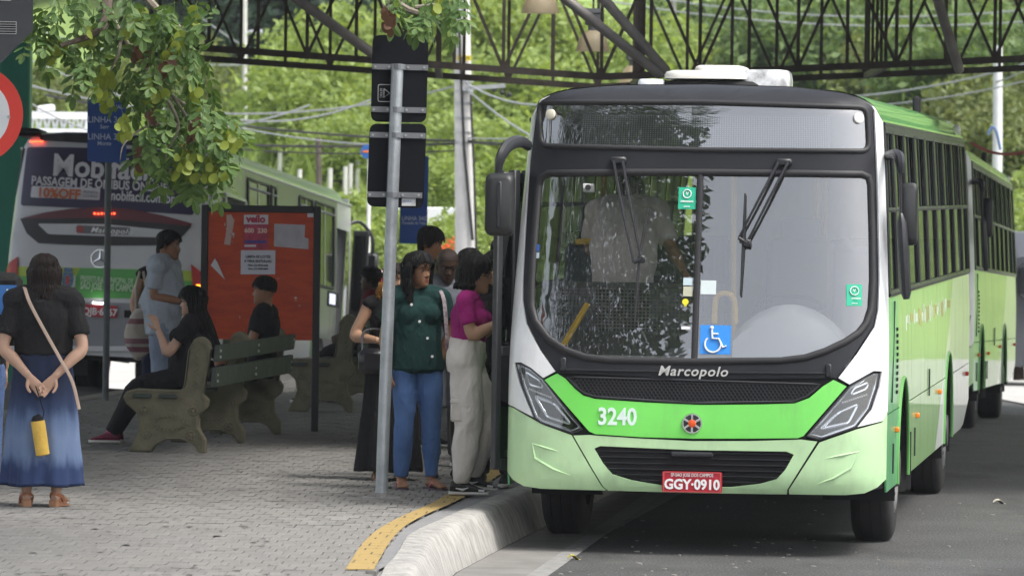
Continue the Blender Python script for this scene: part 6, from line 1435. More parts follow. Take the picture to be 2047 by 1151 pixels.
m = MB(); m.tube([(.135, .06, 1.41), (.15, -.03, 1.44), (.175, -.09, 1.36), (.185, -.13, 1.2), (.20, -.13, 1.0), (.22, -.06, .86)], [(.016, .004)]*6, 6, sub=3); m.build('bag_strap', M('strap_patterned', (.42, .40, .38), .7, vs=38, col2=(.12, .05, .10)), B.root, smooth=True)
# 3 ---- woman in magenta top stepping to the door
D = 37.7
C = Person(wpos(938, D), D, pi/2-.12, 1.65, 'person in magenta top and beige cargo trousers with black and white sneakers', TAN, w=.98, wai=1.1, hip=1.10, bust=.03, look=(0, .12, 0), pose=dict(nek=(0, -.02, 1.415), hed=(0, -.055, 1.548), che=(0, .0, 1.27), pel=(0, .02, .93), elbR=(-.20, -.05, 1.13), wriR=(-.15, -.26, 1.24), elbL=(.20, -.05, 1.13), wriL=(.13, -.27, 1.25), kneR=(-.085, -.02, .49), ankR=(-.09, .03, .09), kneL=(.09, -.14, .52), ankL=(.10, -.02, .13), hipR=(-.085, .01, .9), hipL=(.085, .01, .9)))
C.foot = {}; C.body(hands={'R': dict(d=(.1, -.8, .4), pn=(.8, 0, .3), curl=.45), 'L': dict(d=(-.1, -.8, .4), pn=(-.8, 0, .3), curl=.45)}, feet=False)
C.top(cloth('top_magenta', (.33, .018, .17)), hem=1.06, sleeve=.66, g=.010, name='top', seed=8, fold=.004)
C.pants(cloth('cargo_beige', (.74, .69, .64), .06), g=.012, loose=.022, name='cargo_trousers', seed=9, fold=.008, waist=1.10, hemr=.05)
m = MB(); m.box((-.158, .025, .60), (.03, .15, .15), bv=.014); m.box((-.166, .025, .668), (.022, .155, .035), bv=.008); m.build('cargo_pocket', MATS['cargo_beige'], C.root, smooth=True)
sk_m = (M('sneaker_black', (.012, .012, .013), .5, var=.2, vs=20), white_c, M('lace_black', (.02, .02, .02), .8), M('sneaker_white', (.65, .65, .65), .5))
sneaker(C, 'R', (0, -1, 0), sk_m); C.fup = Vector((0, .25, 1)); sneaker(C, 'L', (-.1, -1, -.12), sk_m); del C.fup
hair_cap('hair', C.HR, C.J['hed'], H_BLACK, C.root, th=.030, lump=.014, seed=3); m = MB()
hair_locks('', C.HR, C.J['hed'], H_BLACK, C.root, n=90, length=.05, a0=1.5, out=.04, seed=8, back=.02, wave=.015, width=.016, mb=m); m.ball(C.J['hed']+C.HR @ Vector((0, .105, -.01)), (.075, .06, .085), 16, 12); m.build('hair_lengths', H_BLACK, C.root, smooth=True, ang=180)
glasses(C)
# 4 ---- bald man behind them
D = 40.0
E = Person(wpos(893, D), D, .1, 1.70, 'person with shaved head in grey shirt and shorts, looking down, standing between two women', DARK, look=(.05, .34, 0), w=1.1, wai=1.2, pose=dict(hed=(0, -.05, 1.535)))
E.foot = {}; E.body(); E.top(cloth('polo_grey', (.13, .14, .16)), hem=.86, sleeve=.7, loose=.012, name='polo_shirt'); E.pants(cloth('shorts_grey', (.17, .18, .20)), t=.95, loose=.02, name='shorts')
for q in 'LR': sandal(E, q, (0, -1, 0), M('slide_black', (.015, .015, .015), .7), MATS['slide_black'], name='flip_flop')
hair_cap('hair', E.HR, E.J['hed'], hair_mat('hair_stubble', (.03, .018, .014)), E.root, th=.002, lump=.0)
m = MB(); m.tube([E.J['nek']+Vector((.065*sin(t), -.06*cos(t)-.01, .03-.02*cos(t))) for t in [-2.6+5.2*i/12 for i in range(13)]], [(.008, .020)]*13, 6); m.build('collar', MATS['polo_grey'], E.root, smooth=True)
# 5 ---- woman in long black dress behind the pole
D = 39.6
G = Person(wpos(782, D), D, .15, 1.56, 'person in sleeveless long black dress, arm bent over a black handbag, behind the pole', TAN, w=1.02, wai=1.15, hip=1.1, bust=.03, look=(.25, .02, .05), pose=dict(elbR=(-.285, .02, 1.12), wriR=(-.11, -.17, 1.09), elbL=(.2, .0, 1.1), wriL=(.08, -.18, 1.06), hed=(.03, -.012, 1.555)))
G.foot = {}; G.body(hands={'R': dict(d=(1, -.1, 0), pn=(0, 1, 0)), 'L': dict(d=(-1, -.1, 0), pn=(0, 1, 0))}); G.top(blk, hem=.9, sleeve=.05, g=.008, name='dress_bodice'); skirt(G, ((1.10, .16, .12), (.93, .19, .145), (.5, .22, .18), (.07, .27, .23)), blk, 'dress_skirt', 8, .016)
hair_cap('hair', G.HR, G.J['hed'], H_BROWN, G.root, th=.018); hair_locks('hair_lengths', G.HR, G.J['hed'], H_GOLD, G.root, n=26, length=.10, a0=1.4, a1=2.0, seed=12, curl=.022, width=.009, out=.045, zr=(-.05, -.02))
m = MB(); m.box((-.12, -.16, .93), (.30, .11, .20), bv=.04); hb = m.build('handbag', M('bag_leather_black', (.014, .014, .018), .3, bump=.3, bs=30), G.root, smooth=True); m = MB(); m.tube([(-.24, -.17, 1.0), (-.22, -.1, 1.16), (-.05, -.1, 1.16), (0, -.17, 1.0)], .010, 6, sub=4); m.build('handle', MATS['bag_leather_black'], hb, smooth=True)
for q in 'LR': sandal(G, q, (0, -1, 0), M('sandal_sole', (.4, .2, .1)), MATS['sandal_tan'], name='sandal')
# 6 ---- others in the queue
def plain(px, D, rz, H, label, sk, top, hair=H_BLACK, look=(0, 0, 0), bottom=None, long=0., pose=None, z=PZ, th=.016, **k):
    P = Person(wpos(px, D), D, rz, H, label, sk, look=look, pose=pose, z=z, **k); P.foot = {}; P.body(feet=False); P.top(top, hem=.87, sleeve=.6, loose=.008); P.pants(bottom or cloth('trousers_charcoal', (.03, .03, .035)))
    if hair: hair_cap('hair', P.HR, P.J['hed'], hair, P.root, th=th, seed=px*.01)
    if long: hair_locks('hair_lengths', P.HR, P.J['hed'], hair, P.root, n=120, length=long, a0=1.3, seed=int(px))
    for q in 'LR': sneaker(P, q, (0, -1, 0), sk_m[:3])
    return P
plain(856, 44.5, 1.0, 1.78, 'tall person in olive shirt at the back of the queue, head turned aside', BROWN, cloth('shirt_olive', (.10, .095, .06)), H_GREY, (.4, .25, 0), th=.012, w=1.08)
plain(992, 38.9, -.15, 1.66, 'person in black partly hidden behind the open bus door', TAN, blk, H_BLACK, (-.25, .0, 0), long=.2, bust=.03)
plain(938, 41.5, .2, 1.64, 'dark haired person mostly hidden behind the person in magenta', TAN, cloth('shirt_navy', (.02, .03, .06)), H_BLACK, (.3, 0, 0), long=.15)
plain(1004, 42.5, .2, 1.72, 'dark haired person farthest back beside the bus door', BROWN, cloth('shirt_brown', (.06, .045, .04)), H_BLACK, (-.2, 0, 0))
# seated people: hips on the seat, feet on the paving
def seated(px, D, rz, H, label, sk, top, bottom, look=(0, 0, 0), arms=None, knee=(.07, -.42, .50), ank=(.08, -.60, .085), lean=.0, sh=.56, **k):
    dz = sh-.93
    ps = {q: Vector(v)+Vector((0, lean*max(0, v[2]-.93), dz)) for q, v in DEF.items() if q in ('pel', 'wai', 'che', 'nek', 'hed')}
    for q in ('shoL', 'elbL', 'wriL'):
        v = DEF[q]
        for s_, n_ in ((1, q), (-1, q[:-1]+'R')): ps[n_] = Vector((v[0]*s_, v[1]+lean*max(0, v[2]-.93), v[2]+dz))
    for s_, q in ((1, 'L'), (-1, 'R')): ps['hip'+q] = Vector((.085*s_, -.02, sh-.02)); ps['kne'+q] = Vector((knee[0]*s_, knee[1], knee[2])); ps['ank'+q] = Vector((ank[0]*s_, ank[1], ank[2]))
    ps.update(arms or {}); P = Person(wpos(px, D), D, rz, H, label, sk, look=look, pose=ps, **k); P.foot = {}; return P
D = 44.2
Q = seated(372, D, -pi/2-AX+.05, 1.58, 'seated person in black with long dark hair and glasses, hands raised, wearing maroon sneakers', LIGHT, None, None, look=(-.05, .05, 0), lean=.10, sh=.60, w=1.05, wai=1.25, hip=1.1, bust=.03,
    arms=dict(elbL=(.21, -.12, .80), wriL=(.13, -.22, 1.00), elbR=(-.20, -.15, .82), wriR=(-.12, -.05, 1.04)), knee=(.08, -.40, .50), ank=(.09, -.62, .10))
Q.body(hands={'L': dict(d=(-.1, -.35, .9), pn=(-.3, -.5, .6), curl=.25, spread=.5), 'R': dict(d=(.3, .2, .8), pn=(0, 1, .2), curl=.5)}, feet=False)
Q.top(blk, hem=.53, sleeve=.55, loose=.01, name='black_top'); Q.pants(cloth('trousers_black', (.011, .011, .013)), loose=.012, name='trousers')
for q in 'LR': sneaker(Q, q, (.0, -1, .0), (M('sneaker_maroon', (.16, .012, .04), .7, var=.15, vs=12), white_c, M('lace_white', (.6, .58, .55), .8)))
m = MB(); m.tube([Q.J['ankL']+Vector((0, 0, .0)), Q.J['ankL']+Vector((0, .02, .06))], .045, 12); m.build('sock', M('sock_pink', (.5, .08, .22), .9), Q.root, smooth=True)
hair_cap('hair', Q.HR, Q.J['hed'], H_BLACK, Q.root, th=.02, lump=.01); hair_locks('hair_lengths', Q.HR, Q.J['hed'], H_BLACK, Q.root, n=220, length=.42, a0=1.5, out=.03, seed=15, back=.14, wave=.012); glasses(Q)
Y = seated(522, 46.0, -pi/2-AX, 1.66, 'seated young person with short black hair and black tee before the orange board', BROWN, None, None, lean=.06, sh=.60, look=(-.08, .03, 0), arms=dict(elbL=(.21, -.05, .80), wriL=(.12, -.28, .68), elbR=(-.21, -.05, .80), wriR=(-.12, -.28, .68)))
Y.body(feet=False); Y.top(blk, hem=.55, sleeve=.6, loose=.01, name='tee_shirt'); Y.pants(cloth('trousers_black', (.011, .011, .013)))
for q in 'LR': sneaker(Y, q, (0, -1, 0), sk_m[:3])
hair_cap('hair', Y.HR, Y.J['hed'], H_GREY, Y.root, th=.012, low=lambda a: lerp_tab([(0, .066), (.8, .058), (1.2, .035), (1.6, .015), (2.2, .0), (pi, -.01)], a), lump=.003)
Rr = seated(743, 53.2, -pi/2-AX, 1.64, 'seated person in a dark red shirt seen beside the far bus door', DARK, None, None, sh=.60, arms=dict(elbL=(.21, -.05, .80), wriL=(.12, -.28, .68), elbR=(-.21, -.05, .80), wriR=(-.12, -.28, .68)))
Rr.body(feet=False); Rr.top(cloth('shirt_dark_red', (.12, .012, .02)), hem=.55, sleeve=.6, loose=.01); Rr.pants(cloth('trousers_black', (.011, .011, .013))); hair_cap('hair', Rr.HR, Rr.J['hed'], H_GREY, Rr.root, th=.012)
for q in 'LR': sneaker(Rr, q, (0, -1, 0), sk_m[:3])
# man in grey tee beside the bench, and the person with the striped bag behind him
D = 47.2
N = Person(wpos(330, D), D, pi/2-.25, 1.72, 'person in light grey tee and pale jeans standing by the bench, forearm held out', BROWN, w=1.1, wai=1.3, belly=.03, look=(0, .08, 0), pose=dict(elbR=(-.20, .03, 1.12), wriR=(-.15, -.22, 1.08), elbL=(.2, .0, 1.12), wriL=(.12, -.25, 1.08), hed=(0, -.03, 1.55)))
N.foot = {}; N.body(hands={'R': dict(d=(.2, -1, 0), pn=(.5, 0, -.6), curl=.5)}, feet=False); N.top(cloth('tee_light_grey', (.36, .40, .45)), hem=.80, sleeve=.75, loose=.022, name='tee_shirt', seed=11, fold=.009); N.pants(denim('jeans_pale', (.24, .29, .37), (.17, .21, .29)), loose=.02, name='jeans')
for q in 'LR': sneaker(N, q, (0, -1, 0), sk_m[:3])
hair_cap('hair', N.HR, N.J['hed'], H_GREY, N.root, th=.012, low=lambda a: lerp_tab([(0, .070), (.8, .062), (1.2, .03), (1.5, -.01), (2.0, -.03), (pi, -.05)], a))
D = 48.8
O = Person(wpos(318, D), D, .5, 1.60, 'person in dark sleeveless top, mostly hidden behind the person in grey', TAN, look=(.3, .05, .1), pose=dict(hed=(.07, -.03, 1.56), elbR=(-.245, .03, 1.10), wriR=(-.23, -.05, .90)))
O.foot = {}; O.body(feet=False); O.top(blk, hem=.86, sleeve=.06); O.pants(cloth('trousers_navy', (.015, .02, .045))); hair_cap('hair', O.HR, O.J['hed'], H_BROWN, O.root, th=.018)
for q in 'LR': sneaker(O, q, (0, -1, 0), sk_m[:3])
def striped():
    m = bpy.data.materials.new('striped_canvas'); m.use_nodes = True; t = m.node_tree; b = t.nodes['Principled BSDF']; b.inputs['Roughness'].default_value = .9; tc = nn(t, 'ShaderNodeTexCoord'); sx = nn(t, 'ShaderNodeSeparateXYZ'); t.links.new(tc.outputs['Object'], sx.inputs[0])
    mr = nn(t, 'ShaderNodeMapRange'); mr.inputs['From Min'].default_value = -.26; mr.inputs['From Max'].default_value = .2; t.links.new(sx.outputs['Z'], mr.inputs[0]); r = nn(t, 'ShaderNodeValToRGB'); r.color_ramp.interpolation = 'CONSTANT'; e = r.color_ramp.elements; e[0].color = (.42, .38, .32, 1); e[1].position = .95; e[1].color = (.42, .38, .32, 1)
    for p_, c_ in ((.10, (.20, .08, .10)), (.20, (.42, .38, .34)), (.26, (.24, .12, .14)), (.36, (.45, .41, .35)), (.64, (.22, .10, .11)), (.74, (.45, .41, .36))): q = e.new(p_); q.color = (*c_, 1)
    t.links.new(mr.outputs[0], r.inputs[0]); t.links.new(r.outputs[0], b.inputs['Base Color']); return m
bp_ = at(278, 655, 48.2); bag = empty('striped_bag', bp_, .2, 'cream canvas bag with dusky red stripes hanging beside the silver bus plate', 'bag')
m = MB(); m.tube([(.04, 0, -.25), (.03, 0, -.23), (0, 0, -.12), (0, 0, 0), (.01, 0, .1), (.015, 0, .17)], [(.05, .04), (.09, .06), (.125, .08), (.115, .08), (.08, .06), (.05, .04)], 22, side=(1, 0, 0), sub=3)
garment('bag_body', m, striped(), bag, voxel=.01, fold=.008, seed=4); m = MB(); m.tube([(-.03, 0, .15), (-.03, 0, .35), (.0, 0, .50)], .012, 6); m.tube([(.05, 0, .15), (.06, 0, .35), (.03, 0, .50)], .012, 6); m.build('strap', M('strap_cream', (.45, .40, .33), .8), bag, smooth=True)
# person at the left edge with a backpack
D = 36.4
K = Person(wpos(-52, D), D, pi+.1, 1.70, 'person with a black backpack and sparkling blue jeans, cut by the picture edge', TAN, w=1.05, hip=1.15, wai=1.2)
K.foot = {}; K.body(feet=False); K.top(blk, hem=.86, sleeve=.6, loose=.01); K.pants(M('jeans_glitter', (.05, .09, .22), .6, vs=60, col2=(.10, .16, .32), bump=.5, bs=120), loose=.035, name='jeans'); hair_cap('hair', K.HR, K.J['hed'], H_BLACK, K.root)
for q in 'LR': sneaker(K, q, (0, -1, 0), sk_m[:3])
bk = empty('backpack', (K.root.location.x, D, PZ), pi+.1, 'black backpack with a blue arrow shaped emblem and white letters', 'backpack'); bk.scale = K.root.scale
a, b = at(38, 545, 36.2), at(36, 690, 36.2); zt_, zb_ = (a.z-PZ)*1.68/1.70, (b.z-PZ)*1.68/1.70; hw = (a.x-K.root.location.x)
m = MB(); m.box((0, .26, (zt_+zb_)/2), (hw*2, .24, zt_-zb_), bv=.05); m.build('pack', cloth('backpack_black', (.015, .015, .016)), bk, smooth=True)
c1 = at(20, 571, 36); X0 = -(c1.x-K.root.location.x); zc_ = (at(10, 600, 36).z-PZ)*.988; hh = 30*36/F
m = MB(); m.prism([(X0+.30, zc_+hh), (X0, zc_+hh), (X0-.025, zc_), (X0, zc_-hh*.95), (X0+.3, zc_-hh*.95)], .385, .388); m.build('emblem', M('emblem_blue', (.04, .17, .48), .5), bk)
put_text('N', .10, white_l, (X0+.035, .391, zc_+.035), bk, rot=(pi/2, 0, pi), ext=.0006, align='CENTER'); put_text('LG', .07, white_l, (X0+.045, .391, zc_-.05), bk, rot=(pi/2, 0, pi), ext=.0006, align='CENTER')
# person standing inside the bus, back to the windscreen
dv = BUSM @ Vector((-.60, 1.22, 0)); V = Person(dv.x, dv.y, pi-AX, 1.74, 'person in grey brown shirt standing inside the green bus, back to the windscreen', BROWN, z=.87, w=1.15, wai=1.3, belly=.02, look=(0, .5, 0), pose=dict(che=(0, -.10, 1.24), nek=(0, -.22, 1.36), hed=(0, -.33, 1.43), shoL=(.19, -.18, 1.31), shoR=(-.19, -.18, 1.31), elbR=(-.30, -.12, 1.08), wriR=(-.40, .05, .93), elbL=(.26, -.28, 1.08), wriL=(.2, -.45, 1.0)))
V.foot = {}; V.body(feet=False); V.top(cloth('shirt_taupe', (.56, .52, .49)), hem=.82, sleeve=.8, loose=.02, name='shirt', seed=13, fold=.009); V.pants(cloth('trousers_charcoal', (.03, .03, .035))); hair_cap('hair', V.HR, V.J['hed'], H_GREY, V.root, th=.012)
for q in 'LR': sneaker(V, q, (0, -1, 0), sk_m[:3])
# ================================================================== hillside, trees, wires
def leaf_mat(name, col, col2, trans=.35, rough=.5):
    m = bpy.data.materials.new(name); m.use_nodes = True; t = m.node_tree; t.nodes.clear(); o = nn(t, 'ShaderNodeOutputMaterial')
    gi = nn(t, 'ShaderNodeObjectInfo'); geo = nn(t, 'ShaderNodeNewGeometry'); r = nn(t, 'ShaderNodeValToRGB')
    r.color_ramp.elements[0].color = (*col2, 1); r.color_ramp.elements[1].color = (*col, 1)
    t.links.new(geo.outputs['Random Per Island'], r.inputs[0])
    d = nn(t, 'ShaderNodeBsdfPrincipled'); d.inputs['Roughness'].default_value = rough; d.inputs['Specular IOR Level'].default_value = .3; t.links.new(r.outputs[0], d.inputs['Base Color'])
    tl = nn(t, 'ShaderNodeBsdfTranslucent'); mm = nn(t, 'ShaderNodeMix'); mm.data_type = 'RGBA'; mm.blend_type = 'MULTIPLY'; mm.inputs['Factor'].default_value = 1; mm.inputs['B'].default_value = (1.25, 1.2, .6, 1)
    t.links.new(r.outputs[0], mm.inputs['A']); t.links.new(mm.outputs['Result'], tl.inputs[0])
    mx = nn(t, 'ShaderNodeMixShader'); mx.inputs[0].default_value = trans; t.links.new(d.outputs[0], mx.inputs[1]); t.links.new(tl.outputs[0], mx.inputs[2]); t.links.new(mx.outputs[0], o.inputs[0])
    m.diffuse_color = (*col, 1); return m
LM = {'lime': leaf_mat('leaf_lime', (.36, .455, .145), (.22, .30, .09), .45), 'mid': leaf_mat('leaf_mid', (.21, .30, .11), (.11, .18, .065), .4), 'dark': leaf_mat('leaf_dark', (.060, .105, .065), (.030, .058, .038), .25),  # background leaves paled and blued in colour to stand for distant haze
      'olive': leaf_mat('leaf_olive', (.23, .27, .10), (.13, .17, .06), .4), 'near': leaf_mat('leaf_near', (.15, .235, .07), (.075, .145, .045), .35), 'pod': leaf_mat('seed_pod', (.31, .37, .06), (.17, .23, .045), .4), 'dry': leaf_mat('dry_pod', (.16, .08, .05), (.10, .05, .03), .2)}
bark = M('bark', (.11, .085, .065), .9, var=.35, vs=9, bump=.8, bs=25, stretch=(1, 1, .25))
def hz(X, Y):
    z = lerp_tab([(100, -3.4), (108, -1.6), (116, 1.4), (140, 2.7), (172, 4.6), (185, 8), (215, 20), (260, 42), (330, 70), (430, 95)], Y+.10*X+6*noise.noise(Vector((X*.02, Y*.02, 0))))
    return z+.5*noise.noise(Vector((X*.11, Y*.08, 3)))
grass_m = M('hill_grass', (.26, .36, .10), .9, vs=.35, col2=(.17, .26, .07), bump=.8, bs=6)
mb = MB(); hx = [-260, -160, -110]+[-80+i*4 for i in range(43)]+[120, 170, 260]; hy = [96+i*3 for i in range(34)]+[200+i*12 for i in range(20)]
n = len(hx); mb.add([(x, y, hz(x, y)) for y in hy for x in hx], [(j*n+i, j*n+i+1, (j+1)*n+i+1, (j+1)*n+i) for j in range(len(hy)-1) for i in range(n-1)])
mb.build('hillside', grass_m, smooth=True, fix=False, kind='structure')
rg = random.Random(21)
mb = MB()     # long grass and weeds on the slope
for i in range(9000):
    Y = rg.uniform(108, 178); X = rg.uniform(-.105, .105)*Y; z = hz(X, Y); h_ = rg.uniform(.25, 1.0)*(1.6 if rg.random() < .12 else 1)
    for k in range(3):
        a = rg.uniform(0, 2*pi); w = rg.uniform(.05, .12); lx, ly = cos(a)*.35*h_, sin(a)*.35*h_
        mb.add([(X-w, Y, z), (X+w, Y, z), (X+lx*.6+w*.6, Y+ly*.6, z+h_*.7), (X+lx, Y+ly, z+h_)], [(0, 1, 2, 3)])
mb.build('long_grass', LM['lime'], kind='stuff', fix=False)
def crown_mesh(name, R_, Hc, nclump, nleaf, ls, mat, seed, droop=.0, flat=1.):
    r = random.Random(seed); mb = MB()
    for c in range(nclump):
        while True:
            p = Vector((r.uniform(-1, 1), r.uniform(-1, 1), r.uniform(-1, 1)))
            if .25 < p.length < 1: break
        p = p*(.62+.38*r.random()); p = Vector((p.x*R_, p.y*R_, p.z*Hc*.5)); cr = R_*r.uniform(.16, .34)
        for k in range(nleaf):
            d = Vector((r.gauss(0, 1), r.gauss(0, 1), r.gauss(0, .6)*flat)).normalized()*cr*r.random()**.45
            q = p+d; q.z -= droop*r.random()*cr; s = ls*r.uniform(.6, 1.4)
            a = Vector((r.gauss(0, 1), r.gauss(0, 1), r.gauss(-.3, .6))).normalized(); b = a.cross(Vector((r.gauss(0, 1), r.gauss(0, 1), r.gauss(0, 1)))).normalized()
            mb.add([q-a*s, q+b*s*.45, q+a*s, q-b*s*.45], [(0, 1, 2, 3)])
    return mb.mesh(name, mat, fix=False)
def trunk_mesh(name, H_, r0, R_, Hc, seed):
    r = random.Random(seed); mb = MB()
    mb.tube([(0, 0, -1), (.1*r.uniform(-1, 1), 0, H_*.35), (.3*r.uniform(-1, 1), .2, H_*.75), (.2, 0, H_+Hc*.2)], [r0*1.3, r0, r0*.75, r0*.3], 8, sub=3)
    for k in range(7):
        a = r.uniform(0, 2*pi); z0 = H_*r.uniform(.55, .95); e = Vector((cos(a)*R_*.75, sin(a)*R_*.75, H_+Hc*r.uniform(-.2, .3))); s = Vector((0, 0, z0))
        mb.tube([s, s.lerp(e, .5)+Vector((0, 0, -.2*R_*.3)), e], [r0*.45, r0*.28, r0*.08], 6, sub=3)
    return mb.mesh(name, bark, smooth=True)
KINDS = {}
for kname, args in {
    'feathery': (3.6, 4.6, 95, 80, .17, LM['lime'], 1, 1.0, .6), 'round': (3.4, 5.2, 85, 80, .20, LM['mid'], 2, .2, 1.), 'dark': (4.0, 7.0, 90, 80, .24, LM['dark'], 3, .3, 1.), 'olive': (3.2, 4.2, 80, 80, .17, LM['olive'], 4, .3, 1.), 'bush': (1.6, 1.9, 45, 70, .11, LM['lime'], 5, .3, 1.)}.items():
    KINDS[kname] = (crown_mesh('crown', *args), args)
def tree(kind, X, Y, z, H_, sc, label, seed, group='hillside trees', rotz=None):
    cm, a = KINDS[kind]; rr = random.Random(seed)
    t = empty('tree' if kind != 'bush' else 'bush', (X, Y, z), rr.uniform(0, 6.28) if rotz is None else rotz, label, 'tree' if kind != 'bush' else 'bush', group)
    t.scale = (sc*rr.uniform(.9, 1.1), sc*rr.uniform(.9, 1.1), sc*rr.uniform(.9, 1.15))
    key = ('tr', kind, round(H_, 1))
    if key not in KINDS: KINDS[key] = trunk_mesh('trunk', H_, .10+.025*H_, a[0], a[1], seed)
    mesh_obj('trunk', KINDS[key], t); c = mesh_obj('crown', cm, t); c.location = (0, 0, H_+a[1]*.25)
    return t
LBL = {'feathery': 'light green feathery tree on the slope behind the terminal', 'round': 'rounded mid green tree on the slope behind the terminal', 'dark': 'dark green forest tree high on the hill behind the terminal', 'olive': 'olive green shrubby tree on the slope behind the terminal', 'bush': 'low bright green bush at the foot of the slope'}
GRP = {k: k+' trees behind the terminal' for k in LBL}
sd_ = 100
def place(kind, px, py_c, D, sc, H_=3.):
    """crown centre at pixel (px, py_c), at distance D; trunk reaches the slope"""
    global sd_
    sd_ += 1; p = at(px, py_c, D); g = hz(p.x, D); hh = max(.6, (p.z-g)/sc-KINDS[kind][1][1]*.25); tree(kind, p.x, D, g, round(hh), sc, LBL[kind], sd_, GRP[kind])
# light feathery legumes in the middle
for px, py, D, sc in ((640, 210, 128, .62), (720, 150, 134, .7), (640, 150, 140, .5), (790, 250, 126, .55), (880, 150, 136, .8), (985, 90, 132, .75), (1010, 230, 124, .6), (950, 300, 120, .45), (1050, 160, 138, .7), (860, 350, 116, .35), (1120, 110, 132, .7), (1190, 120, 140, .8), (1110, 200, 128, .6), (690, 270, 122, .4), (1270, 90, 150, .8)):
    place('feathery', px, py, D, sc)
for px, py, D, sc in ((1420, 60, 170, .9), (1500, 110, 160, .8), (1560, 140, 150, .75), (1640, 90, 165, .9), (1750, 130, 150, .8), (1830, 150, 140, .75), (1900, 180, 132, .7), (1960, 230, 125, .6), (2040, 200, 130, .7), (1850, 40, 175, 1.), (1980, 60, 165, 1.), (2060, 90, 160, 1.), (1340, 130, 150, .7), (2010, 330, 118, .5), (2060, 280, 122, .6), (1930, 290, 122, .5)):
    place('round' if int(px+py) % 3 else 'olive', px, py, D, sc)
for px, py, D, sc in ((-60, 20, 230, 1.2), (60, 40, 225, 1.1), (150, 90, 215, 1.0), (240, 60, 222, 1.1), (330, 100, 212, 1.0), (430, 90, 215, 1.0), (520, 60, 220, 1.1), (600, 20, 230, 1.2), (480, 140, 205, .8), (560, 120, 208, .9), (380, 10, 240, 1.3), (690, 10, 235, 1.2), (800, -20, 240, 1.3), (950, 0, 240, 1.3), (1100, -10, 240, 1.3), (1230, -20, 240, 1.3), (1350, 0, 235, 1.3), (1480, -20, 240, 1.3), (1600, 0, 235, 1.3), (1720, -10, 240, 1.3), (1850, -30, 240, 1.3), (1990, -20, 240, 1.3), (280, 150, 200, .8), (100, 160, 198, .9), (1450, 40, 205, 1.), (1780, 50, 205, 1.), (200, -20, 250, 1.4), (1290, 40, 205, 1.0), (1680, 40, 210, 1.0), (880, 40, 210, 1.), (1040, 40, 205, 1.), (740, 60, 208, .9)):
    place('dark' if (px*7+py) % 4 else 'round', px, py, D, sc)
for px, py, D, sc in ((40, 10, 200, 1.2), (110, 30, 196, 1.1), (170, 0, 204, 1.2), (230, 40, 194, 1.1), (300, 10, 200, 1.2), (360, 50, 192, 1.0), (420, 20, 200, 1.1), (180, 90, 190, .9), (70, 100, 188, .9), (280, 100, 188, .9), (500, 30, 198, 1.1), (430, 100, 184, .8), (480, 70, 182, .9), (540, 40, 180, .9), (600, 70, 178, .9), (660, 40, 178, .9), (720, 30, 176, .9), (780, 20, 178, .9), (570, 110, 176, .7)):
    place('dark', px, py, D, sc)
for px, py, D, sc in ((400, 215, 160, .7), (330, 230, 150, .6), (120, 215, 150, .6), (210, 220, 155, .6)):
    place('olive', px, py, D, sc)
for px, py, D, sc in ((715, 440, 100, .7), (735, 500, 99, .6), (770, 470, 98, .5), (900, 470, 97, .5), (880, 500, 96, .45), (955, 460, 99, .55), (700, 500, 97, .5), (2040, 560, 96, .8), (2020, 480, 104, .9), (2047, 430, 106, .9), (1990, 440, 110, .8)):
    p = at(px, py, D); sd_ += 1; tree('bush', p.x, D, p.z-1.2*sc, .5, sc, LBL['bush'], sd_, GRP['bush'])
# trees beside and behind the photographer: mirrored in the bus glass and paint
for X, Y, H_, sc, kd in ((26, 40, 3, 1.8, 'round'), (24, 52, 3, 1.6, 'round'), (25, 62, 3, 1.8, 'olive'), (22, 78, 3, 1.7, 'round'), (-16, 2, 3, 1.6, 'round'), (-22, -20, 3, 2., 'dark')):
    tree(kd, X, Y, -.2, H_, sc, 'broad leafy tree standing on the verge beside the terminal road', int(X*7+Y), 'verge trees')
# flowers beside the concrete pole
mb = MB()
for i in range(70):
    p = at(rg.gauss(900, 22), rg.gauss(490, 9), 95); mb.ball(p, rg.uniform(.012, .03), 6, 4)
mb.build('orange_flowers', M('flower_orange', (.75, .10, .02), .6), kind='stuff')
# utility poles and wires
conc = M('pole_concrete', (.58, .57, .55), .85, var=.12, vs=3, bump=.3, bs=30)
def pole(px0, py0, px1, py1, D, w0, w1, label, mat=conc, name='utility_pole', base=None):
    a, b = at(px0, py0, D), at(px1, py1, D); root = empty(name, (b.x, D, b.z), 0, label, 'pole'); k = D/F
    m = MB(); lo = Vector((0, 0, (base if base is not None else -2.2)-b.z)); hi = a-b; m.tube([hi, Vector((0, 0, 0)), lo], [w0*k/2, w1*k/2, w1*k/2*1.05], 12); m.build('shaft', mat, root, smooth=True); return root, (lambda px, py, dd=0: at(px, py, D+dd)-b)
pr, pf = pole(922, -60, 930, 480, 93, 31, 40, 'stout pale concrete utility pole with a yellow number tag and cable bundles')
m = MB(); k = 93/F
for y_ in (163, 182, 206, 235, 265, 285): m = MB(); m.tube([pf(927, y_)+Vector((0, 0, -.015)), pf(927, y_)+Vector((0, 0, .015))], .17, 14); m.build('clamp_band', alu, pr)
m = MB(); m.box(pf(928, 117)+Vector((0, -.16, 0)), (.24, .02, .09)); m.build('number_tag', M('tag_yellow', (.70, .55, .02), .5), pr); put_text('1634', .09, ink, pf(928, 117)+Vector((0, -.175, 0)), pr, ext=.001)
m = MB(); m.bar(pf(925, 178)+Vector((0, -.2, 0)), pf(1010, 172)+Vector((0, -.2, 0)), .07, .07); m.build('crossarm', alu, pr)
